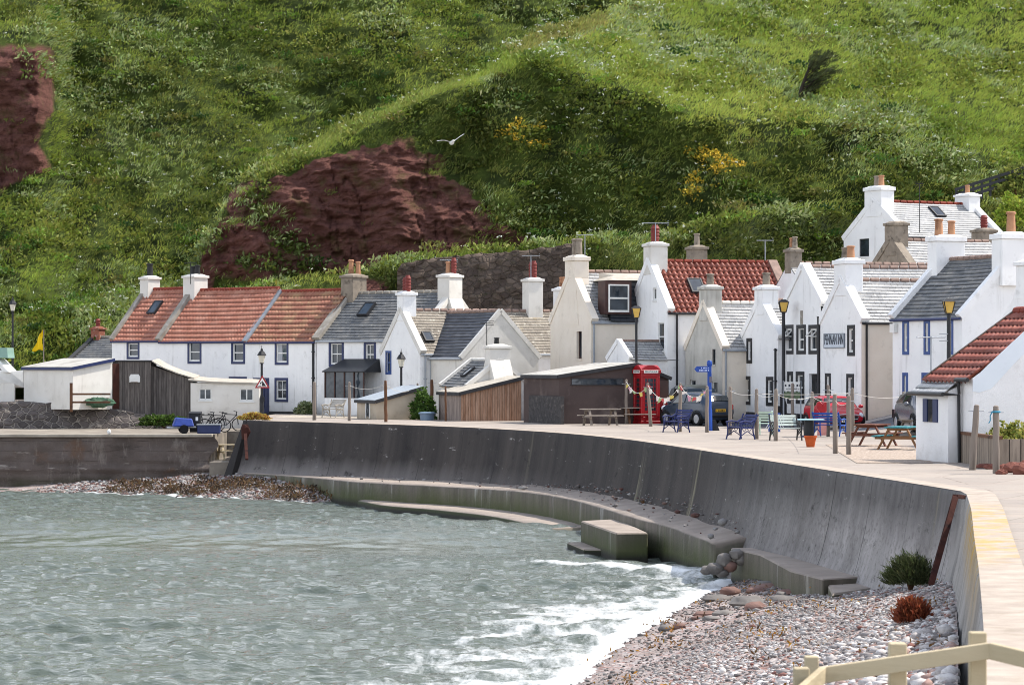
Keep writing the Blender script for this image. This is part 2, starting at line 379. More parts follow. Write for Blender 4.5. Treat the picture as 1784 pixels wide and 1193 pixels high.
def lerp3(a, b, t): return np.array(srgb(a)[:3])[None] * (1 - t[:, None]) + np.array(srgb(b)[:3])[None] * t[:, None]
YEL = [[(868, 236), (905, 222), (958, 228), (955, 270), (900, 272), (870, 258)], [(1200, 275), (1225, 262), (1300, 285), (1310, 300), (1260, 310), (1230, 345), (1195, 380), (1190, 340), (1215, 310)]]
GR = Heap(); FL = Heap(); YF = Heap()
def dress(S, n, bright, seed, k_flower, dens=1.0):
    rng = np.random.default_rng(seed)
    keep = lambda px, py, rock, pos, g: (rock < .35 + .3 * g.random(len(px))) | (g.random(len(px)) < .85 * (fbm(pos[:, 0] / 2.4, pos[:, 2] / 1.5, 3, 5) > np.where((S['name'] == 'hill_spur') & (py < I(px, [340, 400, 520, 700, 800, 900], [420, 372, 325, 285, 345, 420])), .54, .66)))
    pos, nn, px, py = sample(S, n, seed, keep)
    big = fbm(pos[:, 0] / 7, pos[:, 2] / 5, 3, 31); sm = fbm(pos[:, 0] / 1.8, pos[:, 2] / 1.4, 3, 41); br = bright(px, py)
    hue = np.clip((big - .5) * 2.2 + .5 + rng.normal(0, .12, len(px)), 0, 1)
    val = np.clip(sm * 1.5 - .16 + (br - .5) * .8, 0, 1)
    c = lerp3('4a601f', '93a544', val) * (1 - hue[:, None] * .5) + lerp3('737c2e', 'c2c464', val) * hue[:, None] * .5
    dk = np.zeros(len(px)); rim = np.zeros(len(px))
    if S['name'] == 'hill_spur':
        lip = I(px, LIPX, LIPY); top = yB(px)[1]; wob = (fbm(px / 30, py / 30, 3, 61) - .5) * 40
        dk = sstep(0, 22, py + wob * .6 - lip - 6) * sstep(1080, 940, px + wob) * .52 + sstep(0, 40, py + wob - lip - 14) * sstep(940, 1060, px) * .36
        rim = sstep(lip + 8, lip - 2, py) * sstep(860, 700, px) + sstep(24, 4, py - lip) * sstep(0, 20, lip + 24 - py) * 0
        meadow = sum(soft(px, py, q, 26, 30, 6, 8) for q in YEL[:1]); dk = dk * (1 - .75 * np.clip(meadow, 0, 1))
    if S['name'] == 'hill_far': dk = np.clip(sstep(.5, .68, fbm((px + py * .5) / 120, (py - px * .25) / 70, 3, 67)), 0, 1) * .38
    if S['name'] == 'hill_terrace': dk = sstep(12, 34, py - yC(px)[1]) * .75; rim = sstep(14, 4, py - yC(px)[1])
    c = c * (1 - dk[:, None]) + lerp3('35411a', '5d6033', np.clip(val + rng.normal(0, .15, len(px)), 0, 1)) * dk[:, None]  # olive growth; on the steep faces their shade is also put into the colour
    c = c * (1 - rim[:, None] * .7) + lerp3('77863a', 'a5ab5a', rng.random(len(px))) * rim[:, None] * .7  # dry rim grass; the rim's sunlit tone is also put into the colour
    sil = (fbm(pos[:, 0] / 5 + 9, pos[:, 2] / 2.6 + pos[:, 0] / 6, 3, 77) > .56) & (rng.random(len(px)) < .6 * (1 - dk))      # wind-laid pale grass
    c[sil] = lerp3('7f9450', 'b4bf86', rng.random(sil.sum()))
    broad = (sm < .47) & (rng.random(len(px)) < .75)
    tall = np.clip(rng.lognormal(0, .3, len(px)), .5, 1.9)
    if S['name'] == 'hill_spur':
        d = soft(px, py, [(880, 92), (950, 52), (1060, 22), (1060, 50), (960, 85), (900, 105)], 8, 30, 4, 6) > .5
        c[d] = lerp3('727c38', '9c9a54', rng.random(d.sum()))
    g = ~broad
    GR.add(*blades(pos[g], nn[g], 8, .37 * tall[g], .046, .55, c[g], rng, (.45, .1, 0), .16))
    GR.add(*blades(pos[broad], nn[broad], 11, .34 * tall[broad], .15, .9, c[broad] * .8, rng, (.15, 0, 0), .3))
    nb_ = int(n * .011); bp, bn, bx_, by_ = sample(S, nb_, seed + 9, lambda px, py, rock, pos, g: (rock < .3) & ((S['name'] != 'hill_spur') | (py > I(px, LIPX, LIPY) + 10) | (g.random(len(px)) < .15)))
    bc = np.array([srgb(h)[:3] for h in ('3f5a1e', '5a7426', '2f4a1c', '6f8a34', '6a6a34', '4a6a2a')])[rng.integers(0, 6, len(bp))]; sp_ = rng.uniform(.25, .62, len(bp))
    for q in range(3):
        k_ = np.arange(len(bp)) % 3 == q; GR.add(*blades(bp[k_] + np.array([0, -.1, .12 + .1 * q]), bn[k_], 64, .24 + .06 * q, .13, .9, bc[k_], rng, (.1, 0, 0), .22 + .13 * q, .3))
    # white umbels
    fp, fn, fx, fy = sample(S, k_flower, seed + 5, lambda px, py, rock, pos, g: (rock < .3) & ((S['name'] != 'hill_spur') | (px > 960) | (py < I(px, LIPX, LIPY))) & (g.random(len(px)) < (.12 + .88 * sstep(.45, .75, fbm(pos[:, 0] / 3, pos[:, 2] / 2.4, 3, 91)))))
    fp = fp + np.stack([rng.normal(0, .2, len(fp)), rng.normal(0, .2, len(fp)), rng.uniform(.45, .8, len(fp))], -1)
    FL.add(*blades(fp, np.tile([0, 0, 1.], (len(fp), 1)), 6, .11, .08, 1.3, np.tile([[.62, .65, .55]], (len(fp), 1)), rng, (0, 0, 0), .07, .1))
    yp, yn, yx, yy = sample(S, 70000 if S['name'] == 'hill_spur' else 10, seed + 6, lambda px, py, rock, pos, g: (sum(soft(px, py, q, 12, 18, 6, 4) for q in YEL) > .5) & (g.random(len(px)) < .75 * (fbm(pos[:, 0] / 1.2, pos[:, 2] / .9, 3, 17) > .47)))
    if len(yp):
        yp = yp + np.stack([yp[:, 0] * 0, yp[:, 0] * 0, rng.uniform(.2, .5, len(yp))], -1)
        YF.add(*blades(yp, np.tile([0, 0, 1.], (len(yp), 1)), 7, .16, .13, 1.1, np.tile([[.6, .42, .04]], (len(yp), 1)), rng, (0, 0, 0), .14, .25))
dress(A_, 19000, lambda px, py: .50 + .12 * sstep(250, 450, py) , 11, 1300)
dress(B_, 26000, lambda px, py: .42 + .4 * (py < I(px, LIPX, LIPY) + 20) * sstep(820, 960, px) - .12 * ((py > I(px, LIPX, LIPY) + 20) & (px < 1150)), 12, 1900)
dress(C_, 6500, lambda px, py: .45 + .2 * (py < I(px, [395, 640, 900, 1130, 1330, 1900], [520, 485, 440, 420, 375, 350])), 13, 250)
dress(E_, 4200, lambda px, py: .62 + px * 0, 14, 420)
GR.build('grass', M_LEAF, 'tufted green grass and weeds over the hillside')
FL.build('white_flowers', M_FLOWER, 'white umbel flowers dotted over the hillside')
YF.build('yellow_flowers', M_FLOWER, 'yellow trefoil flowers in patches on the hillside')
# the wooded back of the hill beyond the frame keeps the sky off the village from behind
# ------------------------------------------------------------------ ground
WALL_PX = [(430, 733.5), (500, 735.5), (600, 738.3), (700, 741.3), (800, 745.2), (900, 750.5), (1000, 757.5), (1100, 768), (1200, 783), (1300, 799), (1400, 815), (1500, 830.5), (1600, 846.5), (1672, 858.5)]
WALL = [G(*p) for p in WALL_PX] + [Vector(p + (0,)) for p in ((9.45, 59.8), (8.62, 54), (7.23, 45), (6.24, 38.5), (5.38, 33), (4.75, 29), (4.18, 25.5), (3.3, 20), (2.3, 14))]
WX = np.array([p.x for p in WALL]); WY = np.array([p.y for p in WALL])
def wall_x(y): return float(np.interp(-y, -WY, WX))
def gz(x, y):
    return float(np.interp(x, [13.4, 16.2, 19, 60], [0, .62, 1.3, 2.2]) * sstep(88, 110, y) * sstep(172, 140, y)) if x > 13.4 else 0.
def ground_mat():
    x = N('promenade'); v = x.coord('World'); v2 = x.coord('World', (.35, 1.6, 1), (0, 0, R(-12)))
    c = x.mix(x.ramp(x.noise(v, .35, 5), .3, .7), srgb('8f877f'), srgb('a2998f'))
    c = x.mix(x.ramp(x.noise(v2, .9, 6, .6), .48, .72), c, srgb('a5978b')); c = x.mix(x.ramp(x.noise(v, .15, 5, .6), .52, .66), c, srgb('9b9189'))
    c = x.mix(x.ramp(x.noise(v, 8, 6, .7), .55, .8), c, srgb('7f736b'))
    vo = x.n('TexVoronoi', feature='DISTANCE_TO_EDGE', Scale=.16); x.l(x.coord('World', (1, .5, 1), (0, 0, R(15))), vo.inputs['Vector'])
    c = x.mix(x.math('MULTIPLY', x.ramp(vo.outputs['Distance'], .002, .006, 1, 0), x.ramp(x.noise(v, .8, 3), .45, .6)), c, srgb('7d7168'))
    bk = x.n('TexBrick', Scale=1.0); x.l(x.coord('World', (1, 1, 1), (0, 0, R(24))), bk.inputs['Vector']); bk.inputs['Brick Width'].default_value = 4.2; bk.inputs['Row Height'].default_value = 2.6; bk.inputs['Mortar Size'].default_value = .02; bk.inputs['Color1'].default_value = (1, 1, 1, 1); bk.inputs['Color2'].default_value = (.86, .86, .87, 1); bk.inputs['Mortar'].default_value = (.62, .6, .58, 1); c = x.mix(.8, c, bk.outputs['Color'], 'MULTIPLY')
    x.base(c, .9, .2); x.bump(x.noise(v, 14, 8, .65), .35, .02); return x.m
M_PROM = ground_mat()
ys = list(np.arange(14, 60, 2.0)) + list(np.arange(60, 136.2, 1.5)) + [136.0, 141, 146, 151, 156.4, 156.5, 161, 166, 172, 184]
ys = sorted(set(round(float(y), 2) for y in ys)); Vg = []; nc = 34
for y in ys:
    xl = wall_x(y) + .1 if y <= 136 else (-12.75 if y < 156.45 else -70.)
    for k in range(nc):
        u = (k / (nc - 1)) ** 1.7; xx = xl + (62 - xl) * u; Vg.append((xx, y, gz(xx, y) + (.32 if y > 156.45 and xx < -18 else 0)))
Vg = np.array(Vg)
tag(np_mesh('promenade', Vg, grid_faces(len(ys), nc), M_PROM, smooth=True), 'pale concrete promenade above the sea wall', None, None, 'structure')
M_ASPH = mat('asphalt', '4e4f55', '5e6066', 2, .9, .2, .3, 40, space='World', c3='6c6c6c', sc3=.8)
def flat_sheet(name, pts, m, lift, label, kind='structure', sub=10):
    """sheet following the ground, from 4 corner points (x, y)"""
    a, b, c, d = [Vector((p[0], p[1], 0)) for p in pts]; V = []
    for i in range(sub + 1):
        for j in range(sub + 1):
            u, v = i / sub, j / sub; p = (a * (1 - u) + b * u) * (1 - v) + (d * (1 - u) + c * u) * v
            V.append((p.x, p.y, gz(p.x, p.y) + lift))
    return tag(np_mesh(name, np.array(V), grid_faces(sub + 1, sub + 1), m), label, None, None, kind)
flat_sheet('road', [(13.3, 112), (17.2, 106), (22, 117), (15.4, 124)], M_ASPH, .012, 'grey asphalt lane rising beside the inn')
flat_sheet('street', [(-3.5, 141), (12.0, 121.5), (14, 127), (-2, 148)], M_ASPH, .008, 'asphalt village street in front of the houses', sub=12)
flat_sheet('forecourt', [(-12, 144), (-4.5, 140), (-3, 147), (-11, 158)], mat('gravel_pale', 'b9b0a2', '8f877c', 6, .95, .1, .6, 30, space='World'), .012, 'pale gravel strip before the cottages')
flat_sheet('gravel', [(9.5, 79), (11.6, 79), (13.4, 97), (10.6, 97)], mat('gravel_mixed', 'b5a596', '7d7066', 9, .95, .1, .8, 30, c3='d0c6ba', sc3=12, space='World'), .012, 'gravel drying green between the clothes poles')
# yard on the quay at the left, lower than the promenade
M_QUAYTOP = mat('quay_top', '8c8478', '6f675e', 1.2, .9, .2, .4, 20, space='World', c3='a29a8c', sc3=.5)
QZ = -.7
mb = MB(); mb.box((-70, 138.6, -3.6), (-14.35, 156.6, QZ)); mb.box((-14.35, 144.5, -3.6), (-12.7, 156.6, QZ)); 
tag(mb.build('quay_yard', M_QUAYTOP), 'low yard on top of the stone quay', None, None, 'structure')
mb = MB(); mb.box((-14.34, 136.0, -3.6), (-12.72, 144.48, -1.95))
tag(mb.build('landing', M_QUAYTOP), 'small concrete landing behind the end of the sea wall', None, None, 'structure')
# ------------------------------------------------------------------ walls by the water
def quay_mat():
    x = N('quay_wall'); v = x.coord('World'); st = x.coord('World', (.18, 1, 1.3))
    c = x.mix(x.ramp(x.noise(v, .8, 6, .6), .3, .7), srgb('4d4540'), srgb('6a605a'))
    c = x.mix(x.ramp(x.noise(st, 1.6, 7, .7), .58, .7), c, srgb('35302d'))
    c = x.mix(x.ramp(x.noise(x.coord('World', (.25, 1, 2.2)), 1.1, 7, .75), .6, .66), c, srgb('958d84'))
    c = x.mix(x.ramp(x.noise(v, .33, 4), .62, .75), c, srgb('6b4a30'))
    sep = x.n('SeparateXYZ'); x.l(v, sep.inputs[0]); cs = x.math('ABSOLUTE', x.math('SUBTRACT', x.math('FRACT', x.math('ADD', x.math('MULTIPLY', sep.outputs[2], 2.1), x.math('MULTIPLY', x.noise(v, .5, 2), .3))), .5)); c = x.mix(x.math('MULTIPLY', x.math('MULTIPLY', x.ramp(cs, .44, .485), x.ramp(x.noise(v, .8, 5, .7), .46, .62)), .7), c, srgb('2a2624')); c = x.mix(x.ramp(x.noise(x.coord('World', (1, 1, .25)), 1.3, 7, .75), .55, .68), c, srgb('7d756d'))
    c = x.mix(x.math('MULTIPLY', x.ramp(sep.outputs[2], -2.6, -3.3), x.ramp(x.noise(v, .9, 4), .3, .6)), c, srgb('3d3f2a'))
    x.base(c, .9, .25); x.bump(x.math('ADD', x.noise(st, 3, 8, .7), x.noise(v, 9, 6, .7)), .7, .06); return x.m
V = []; nx, nz = 150, 26
for j in range(nz):
    for i in range(nx):
        X = -70 + 55.6 * (i / (nx - 1)) ** .6; t = j / (nz - 1); z = -3.9 + (QZ + 3.9 - .12) * t
        cr = (fbm(np.array([X * .9]), np.array([z * 2.6]), 4, 3)[0] - .5) * .35 - (.12 if abs(z + 2.35) < .1 else 0) - .25 * (1 - t)
        if X > -16.2: cr += 0
        V.append((X + (.25 * math.sin(z * 4) if i == nx - 1 else 0), 138.35 + cr, z))
qw = thing('quay_wall', 'long dark weathered quay wall left of the sea wall', 'quay wall', (0, 0, 0))
np_mesh('face', np.array(V), grid_faces(nz, nx), quay_mat(), qw, smooth=True)
mb = MB(); mb.box((-70, 138.2, QZ - .13), (-14.45, 138.75, QZ + .02)); mb.build('coping', mat('coping', 'aaa294', '8d8579', 1.5, .9, .2, .3, space='World'), qw, bevel=.02)
mb = MB(); mb.box((-70, 138.5, -3.9), (-14.5, 138.59, QZ - .14)); mb.build('core', M_QUAYTOP, qw)

def wall_mat():
    x = N('sea_wall'); v = x.coord('World'); uv = x.coord('UV')                             # uv: metres along, metres down
    sep = x.n('SeparateXYZ'); x.l(uv, sep.inputs[0]); s, d = sep.outputs[0], sep.outputs[1]
    st = x.coord('UV', (1, .09, 1)); st2 = x.coord('UV', (1.7, .22, 1))
    dark = x.mix(x.ramp(x.noise(st, .5, 6, .6), .35, .7), srgb('2b2828'), srgb('4d4743'))
    pale = x.mix(x.ramp(x.noise(st2, .9, 7, .65), .3, .7), srgb('85827f'), srgb('aba6a4')); pale = x.mix(x.ramp(x.noise(v, 6, 7, .75), .5, .7), pale, srgb('67635f'))
    c = x.mix(x.ramp(s, 50, 70), dark, x.mix(x.ramp(x.math('ADD', d, x.noise(st2, .5, 4)), 1.0, 2.0), x.mix(x.ramp(x.noise(st2, 1.1, 7, .7), .35, .65), srgb('53504f'), srgb('6d6a68')), pale))
    c = x.mix(x.math('MULTIPLY', x.ramp(x.math('ADD', d, x.noise(st2, .8, 4)), 2.0, 2.9), x.ramp(s, 34, 6)), c, srgb('7b7673'))
    c = x.mix(x.ramp(s, 78, 81), c, x.mix(x.ramp(x.noise(st2, .9, 6), .3, .7), srgb('a19d98'), srgb('85827e')))
    c = x.mix(x.math('MULTIPLY', x.ramp(x.noise(st, .45, 5, .6), .60, .68), x.ramp(s, 20, 35)), c, srgb('8c8670'))                    # washed runs
    c = x.mix(x.ramp(x.noise(x.coord('UV', (.35, 1.4, 1), (0, 0, .3)), 2.2, 8, .8), .62, .66), c, srgb('aaa6a2'))                  # salt and barnacle marks
    c = x.mix(x.ramp(x.noise(v, 16, 5, .7), .62, .75), c, srgb('2d2b2b'))
    c = x.mix(x.ramp(x.noise(x.coord('UV', (.6, .9, 1)), 1.6, 9, .78), .56, .68), c, srgb('242121')); jt = x.math('ABSOLUTE', x.math('SUBTRACT', x.math('FRACT', x.math('MULTIPLY', s, .28)), .5)); c = x.mix(x.math('MULTIPLY', x.ramp(jt, .49, .496), x.ramp(x.noise(st2, .5, 3), .35, .6)), c, srgb('262525'))
    ly = x.math('MULTIPLY', x.math('MULTIPLY', x.ramp(s, 83, 87), x.ramp(s, 108, 98)), x.math('MULTIPLY', x.ramp(d, .9, .1), x.ramp(x.noise(st2, .7, 5), .38, .6)))
    c = x.mix(ly, c, srgb('b08a1c'))                                                        # yellow lichen under the edge
    c = x.mix(x.ramp(x.noise(x.coord('UV', (.5, .5, 1)), .35, 6, .65), .5, .75), c, srgb('4a4542')); x.base(c, .85, .3); x.bump(x.math('ADD', x.noise(st, 1.5, 6, .6), x.math('MULTIPLY', x.noise(v, 12, 7, .7), .8)), .5, .05); return x.m
def resample(pts, step):
    out = [pts[0].copy()]; 
    for a, b in zip(pts[:-1], pts[1:]):
        n = max(1, int((b - a).length / step))
        for k in range(1, n + 1): out.append(a.lerp(b, k / n))
    return out
def smooth_line(pts, it=2):
    for _ in range(it): pts = [pts[0]] + [(pts[i - 1] + pts[i] * 2 + pts[i + 1]) / 4 for i in range(1, len(pts) - 1)] + [pts[-1]]
    return pts
far = smooth_line(resample(WALL[:14], 1.0), 6); near = smooth_line(resample(WALL[14:], 1.0), 2)
WL = far + near
def normals(pts):
    out = []
    for i in range(len(pts)):
        d = (pts[min(i + 1, len(pts) - 1)] - pts[max(i - 1, 0)]).normalized(); out.append(Vector((d.y, -d.x, 0)))
    return out
WN = normals(WL)
WN = [n if n.x < 0 or n.y < 0 else -n for n in WN]
prof = [(-.55, 0, -.02), (-.5, 0, .035), (-.03, 0, .035), (0, .03, .01), (.03, .15, -.12), (.08, .5, -.5), (.15, .9, -.9), (.22, 1.3, -1.3), (.31, 1.7, -1.7), (.42, 2.1, -2.1), (.58, 2.5, -2.5), (.85, 2.9, -2.9), (1.1, 3.3, -3.3)]
V, U = [], []; s = 0; FOOT = []
for i, p in enumerate(WL):
    if i: s += (p - WL[i - 1]).length
    FOOT.append(p + WN[i] * .5)
    for (o, d, z) in prof:
        j = (vnoise(np.array([s * .8]), np.array([d * 2.]), 5)[0] - .5) * .03
        V.append(p + WN[i] * (o + j) + Vector((0, 0, z))); U.append((s, d))
S_END = s
sw = thing('sea_wall', 'tall curving dark concrete sea wall below the promenade', 'sea wall')
M_SW = wall_mat()
np_mesh('face', np.array(V), grid_faces(len(WL), len(prof)), M_SW, sw, smooth=True, uv=np.array(U))
# battered end of the wall by the landing, and the pale edge slab on top
p0, n0 = WL[0], WN[0]; tdir = Vector((n0.y, -n0.x, 0)); tdir = tdir if tdir.x < 0 else -tdir
mb = MB(); e = p0 + tdir * .75
mb.hexa([p0 + n0 * 1.1 + Vector((0, 0, -3.3)), e + n0 * 1.1 + Vector((0, 0, -3.3)), e - n0 * .5 + Vector((0, 0, -3.3)), p0 - n0 * .5 + Vector((0, 0, -3.3))],
        [p0 + n0 * .02 + Vector((0, 0, .03)), p0 + n0 * .02 + tdir * .25 + Vector((0, 0, .03)), p0 - n0 * .5 + tdir * .25 + Vector((0, 0, .03)), p0 - n0 * .5 + Vector((0, 0, .03))])
mb.build('end_block', M_SW, sw)
def line_strip(name, offs0, offs1, z, m, parent, i0=0, i1=None):
    V = []
    for p, n in list(zip(WL, WN))[i0:i1]: V += [p + n * offs0 + Vector((0, 0, z)), p + n * offs1 + Vector((0, 0, z))]
    return np_mesh(name, np.array(V), grid_faces(len(V) // 2, 2), m, parent)
def edge_mat():
    x = N('wall_edge'); v = x.coord('World'); sep = x.n('SeparateXYZ'); x.l(v, sep.inputs[0]); c = x.mix(x.ramp(x.noise(v, 2, 6, .6), .3, .7), srgb('b0a497'), srgb('94897e')); c = x.mix(x.ramp(x.noise(v, .9, 6, .6), .6, .75), c, srgb('857a68'))
    m = x.math('MULTIPLY', x.math('MULTIPLY', x.ramp(sep.outputs[1], 57, 53), x.ramp(sep.outputs[1], 38, 43)), x.math('MULTIPLY', x.ramp(x.noise(v, 1.6, 6, .7), .46, .6), .6)); x.base(x.mix(m, c, srgb('b8912a')), .9, .2); x.bump(x.noise(v, 20, 6, .6), .3, .02); return x.m
EDGE = edge_mat()
line_strip('coping', -.62, -.02, .042, EDGE, sw)
# ------------------------------------------------------------------ apron and ledges at the foot of the wall
def concrete_wet(name, algae):
    x = N(name); v = x.coord('World'); st = x.coord('World', (1, 1, .12)); sep = x.n('SeparateXYZ'); x.l(v, sep.inputs[0])
    nz_ = x.n('NewGeometry'); sn = x.n('SeparateXYZ'); x.l(nz_.outputs['Normal'], sn.inputs[0])
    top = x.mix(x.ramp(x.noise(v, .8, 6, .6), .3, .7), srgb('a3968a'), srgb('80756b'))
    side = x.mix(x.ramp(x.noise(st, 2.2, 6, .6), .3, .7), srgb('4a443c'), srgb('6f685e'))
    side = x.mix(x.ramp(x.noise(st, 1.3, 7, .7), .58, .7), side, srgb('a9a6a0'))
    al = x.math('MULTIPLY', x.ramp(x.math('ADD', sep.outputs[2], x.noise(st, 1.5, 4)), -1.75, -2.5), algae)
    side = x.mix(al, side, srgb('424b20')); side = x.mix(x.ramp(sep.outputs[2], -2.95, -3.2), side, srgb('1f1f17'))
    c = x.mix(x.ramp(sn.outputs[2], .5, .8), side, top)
    x.base(c, .75, .4); x.bump(x.noise(v, 8, 8, .7), .6, .05); return x.m
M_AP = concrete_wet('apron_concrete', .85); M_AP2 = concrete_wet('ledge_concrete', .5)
AP = [G(x, y, -2.4 if x < 420 else (-2.36 if x < 500 else (-2.3 if x < 600 else (-2.25 if x < 650 else (-2.2 if x < 850 else (-2.15 if x < 940 else float(np.interp(x, [940, 1110, 1170, 1210, 1250], [-2.13, -2.13, -2.17, -2.23, -2.31])))))))) for x, y in [(408, 822), (480, 826), (560, 832), (620, 838.5), (700, 842.5), (800, 847.5), (900, 854), (950, 860), (1000, 869), (1060, 886), (1110, 902), (1170, 916), (1210, 932), (1250, 948)]]
AP = smooth_line(resample(AP, 1.0), 2); AN = [n if n.x < 0 or n.y < 0 else -n for n in normals(AP)]
def nearest(p):
    k = min(range(len(WL)), key=lambda i: (WL[i] - Vector((p.x, p.y, 0))).length); return k
V = []; 
for i, p in enumerate(AP):
    k = nearest(p); f = FOOT[k]; j = (vnoise(np.array([i * .5]), np.array([1.]), 2)[0] - .5)
    m = sstep(14, 30, i) * .16
    inn = Vector((f.x, f.y, 0)) - WN[k] * .1
    for t in (0, .35, .7):
        q = inn.lerp(p, t); V.append((q.x, q.y, p.z + float(m) * (1 - t) + .12 * j * (1 - t)))
    e_ = (vnoise(np.array([i * 1.3]), np.array([2.]), 12)[0] - .5) * .16; q = p + AN[i] * e_; V.append((q.x, q.y, p.z + e_ * .2)); V.append((q.x + AN[i].x * .05, q.y + AN[i].y * .05, p.z - .07))
    V.append((q.x + AN[i].x * (.06 + .05 * j), q.y + AN[i].y * .06, -2.8)); V.append((q.x + AN[i].x * .1, q.y + AN[i].y * .1, -3.9))
last = [Vector(q) for q in V[-7:]]; d_ = (AP[-1] - AP[-4]).normalized(); V += [(q + d_ * (.02 if k else 0))[:] for k, q in enumerate([Vector((q.x, q.y, min(q.z, -2.35 - .1 * k))) for k, q in enumerate(last)])]; V += [(q.x + d_.x * .12, q.y + d_.y * .12, -3.95) for q in last]
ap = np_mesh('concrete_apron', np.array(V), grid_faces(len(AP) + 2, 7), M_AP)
tag(ap, 'raised concrete apron running along the foot of the sea wall', 'apron')
V = []
i0 = min(range(len(AP)), key=lambda i: abs(AP[i].x * F / AP[i].y + HX - 640)); i1 = min(range(len(AP)), key=lambda i: abs(AP[i].x * F / AP[i].y + HX - 1030))
for i in range(i0, i1 + 1):
    p, n = AP[i], AN[i]; wdt = .35 + 1.2 * float(sstep(i0, i0 + 5, i)); j = (vnoise(np.array([i * .4]), np.array([4.]), 7)[0] - .5) * .3
    for o, z in ((-.05, -2.95), (wdt * .5, -2.97), (wdt + j, -3.0), (wdt + j + .05, -3.06), (wdt + j + .12, -3.9)): V.append((p.x + n.x * o, p.y + n.y * o, z))
V = [(q[0], q[1], -3.9) for q in V[:5]] + V + [(q[0], q[1], -3.9) for q in V[-5:]]
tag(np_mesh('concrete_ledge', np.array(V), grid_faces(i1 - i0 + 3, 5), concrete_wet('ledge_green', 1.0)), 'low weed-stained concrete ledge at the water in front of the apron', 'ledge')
def slab(name, pix, z, th, m, label, cat, bev=.04):
    pts = [G(x, y, z) for x, y in pix]; mb = MB(); mb.hexa([p - Vector((0, 0, th)) for p in pts], pts); return tag(mb.build(name, m, bevel=bev), label, cat)
slab('concrete_block', [(1012, 907), (1077, 903.5), (1129, 927.5), (1073, 928)], -2.4, 1.5, M_AP, 'big square concrete block jutting into the water from the apron', 'concrete block')
slab('stone_slab', [(988, 944), (1030, 943.5), (1058, 957), (1017, 956)], -3.08, .5, concrete_wet('slab_green', 1), 'flat weedy slab lying at the waterline beside the concrete block', 'stone slab')
slab('concrete_step', [(1273, 954), (1309, 953.5), (1440, 984), (1500, 1004), (1433, 1008), (1378, 994), (1325, 966)], -2.3, 1.3, M_AP2, 'curved grey concrete step at the near end of the sea wall foot', 'concrete step', .03)
slab('fallen_slab', [(1436, 1006), (1500, 1003), (1530, 1022), (1450, 1034)], -2.45, .6, M_AP, 'tilted broken slab beside the concrete step', 'stone slab')
# ------------------------------------------------------------------ beach
WATER = -3.3
wl = [(-1.6, 16), (-1.3, 25), (-.9, 37), (-.3, 46.5), (1.17, 54.2), (2.64, 63.5), (5.3, 76.3), (6.75, 80.5), (7.0, 95)]
WLX, WLY = [a for a, b in wl], [b for a, b in wl]
def beach_z(X, Y):
    xw = np.interp(Y, WLY, WLX); xr = np.interp(-Y, -WY, WX) - .5
    zr = np.interp(Y, [16, 25, 36, 46, 58, 62, 67, 75, 83, 95], [-.3, -.55, -1.0, -1.4, -1.72, -2.05, -2.55, -2.85, -3.05, -3.25])
    t = (X - xw) / np.maximum(xr - xw, .3)
    z = np.where(t < 0, WATER + t * 2.0, WATER + (zr - WATER) * np.clip(t, 0, 1.3) ** 1.05)
    return z + (fbm(X / 1.5, Y / 1.5, 3, 3) - .5) * .22 * sstep(-.1, .3, t) + (fbm(X / .35, Y / .35, 2, 6) - .5) * .05
def beach_mat():
    x = N('shingle'); v = x.coord('World'); sep = x.n('SeparateXYZ'); x.l(v, sep.inputs[0])
    vo = x.n('TexVoronoi', Scale=11); x.l(v, vo.inputs['Vector'])
    g = x.n('ValToRGB'); x.l(vo.outputs['Color'], g.inputs[0]); cr = g.color_ramp
    cr.elements[0].color = srgb('7b7472'); cr.elements[1].color = srgb('c5beba'); e = cr.elements.new(.5); e.color = srgb('a39b98'); e = cr.elements.new(.62); e.color = srgb('7d5a50')
    c = x.mix(x.ramp(x.noise(v, .5, 5), .45, .65), g.outputs[0], srgb('7d736d'))
    wet = x.ramp(x.math('ADD', sep.outputs[2], x.math('MULTIPLY', x.noise(v, .6, 3), .25)), -3.1, -3.32)
    c = x.mix(wet, c, srgb('4a4038')); x.base(c, .85, .3)
    x.l(x.ramp(wet, 0, 1, .85, .35), x.b.inputs['Roughness'])
    x.bump(vo.outputs['Distance'], .8, .06); return x.m
M_BEACH = beach_mat()
Yb = np.linspace(16, 94, 230); Vb = []
for y in Yb:
    x0 = np.interp(y, WLY, WLX) - 3.5; x1 = wall_x(y) - .25; xs = np.linspace(x0, x1, 90); Vb.append(np.stack([xs, np.full(90, y), beach_z(xs, np.full(90, y))], -1))
tag(np_mesh('beach', np.concatenate(Vb), grid_faces(230, 90), M_BEACH, smooth=True), 'shingle beach below the sea wall', None, None, 'structure')
# the far spit in the corner of the quay
SP = [(-34, -30), (-22, -18), (-14, -10), (-7.3, -6)]
YWX, YWY = [-34, -18.3, -12.6, -8.3, -7, -6], [136.5, 132.6, 128.2, 124.5, 124, 121]; YTX, YTY = [-34, -14.4, -12.9, -10.8, -8.4, -6.7, -5.5], [138.3, 138.3, 135.4, 131.4, 126.2, 122.5, 120]
def spit_z(X, Y):
    yw = np.interp(X, YWX, YWY); yt = np.interp(X, YTX, YTY)
    zt = np.interp(X, [-34, -24, -17, -13, -10.8, -8.4, -7, -6], [-3.35, -3.2, -2.8, -2.4, -2.62, -2.85, -3.2, -3.6]); t = (Y - yw) / np.maximum(yt - yw, .5)
    return np.where(t < 0, WATER + t * 1.5, WATER + (zt - WATER) * np.clip(t, 0, 1.1)) + (fbm(X / .9, Y / .9, 3, 13) - .5) * .16 * sstep(0, .2, t)
Xs = np.linspace(-34, -5.5, 190); Vs = []
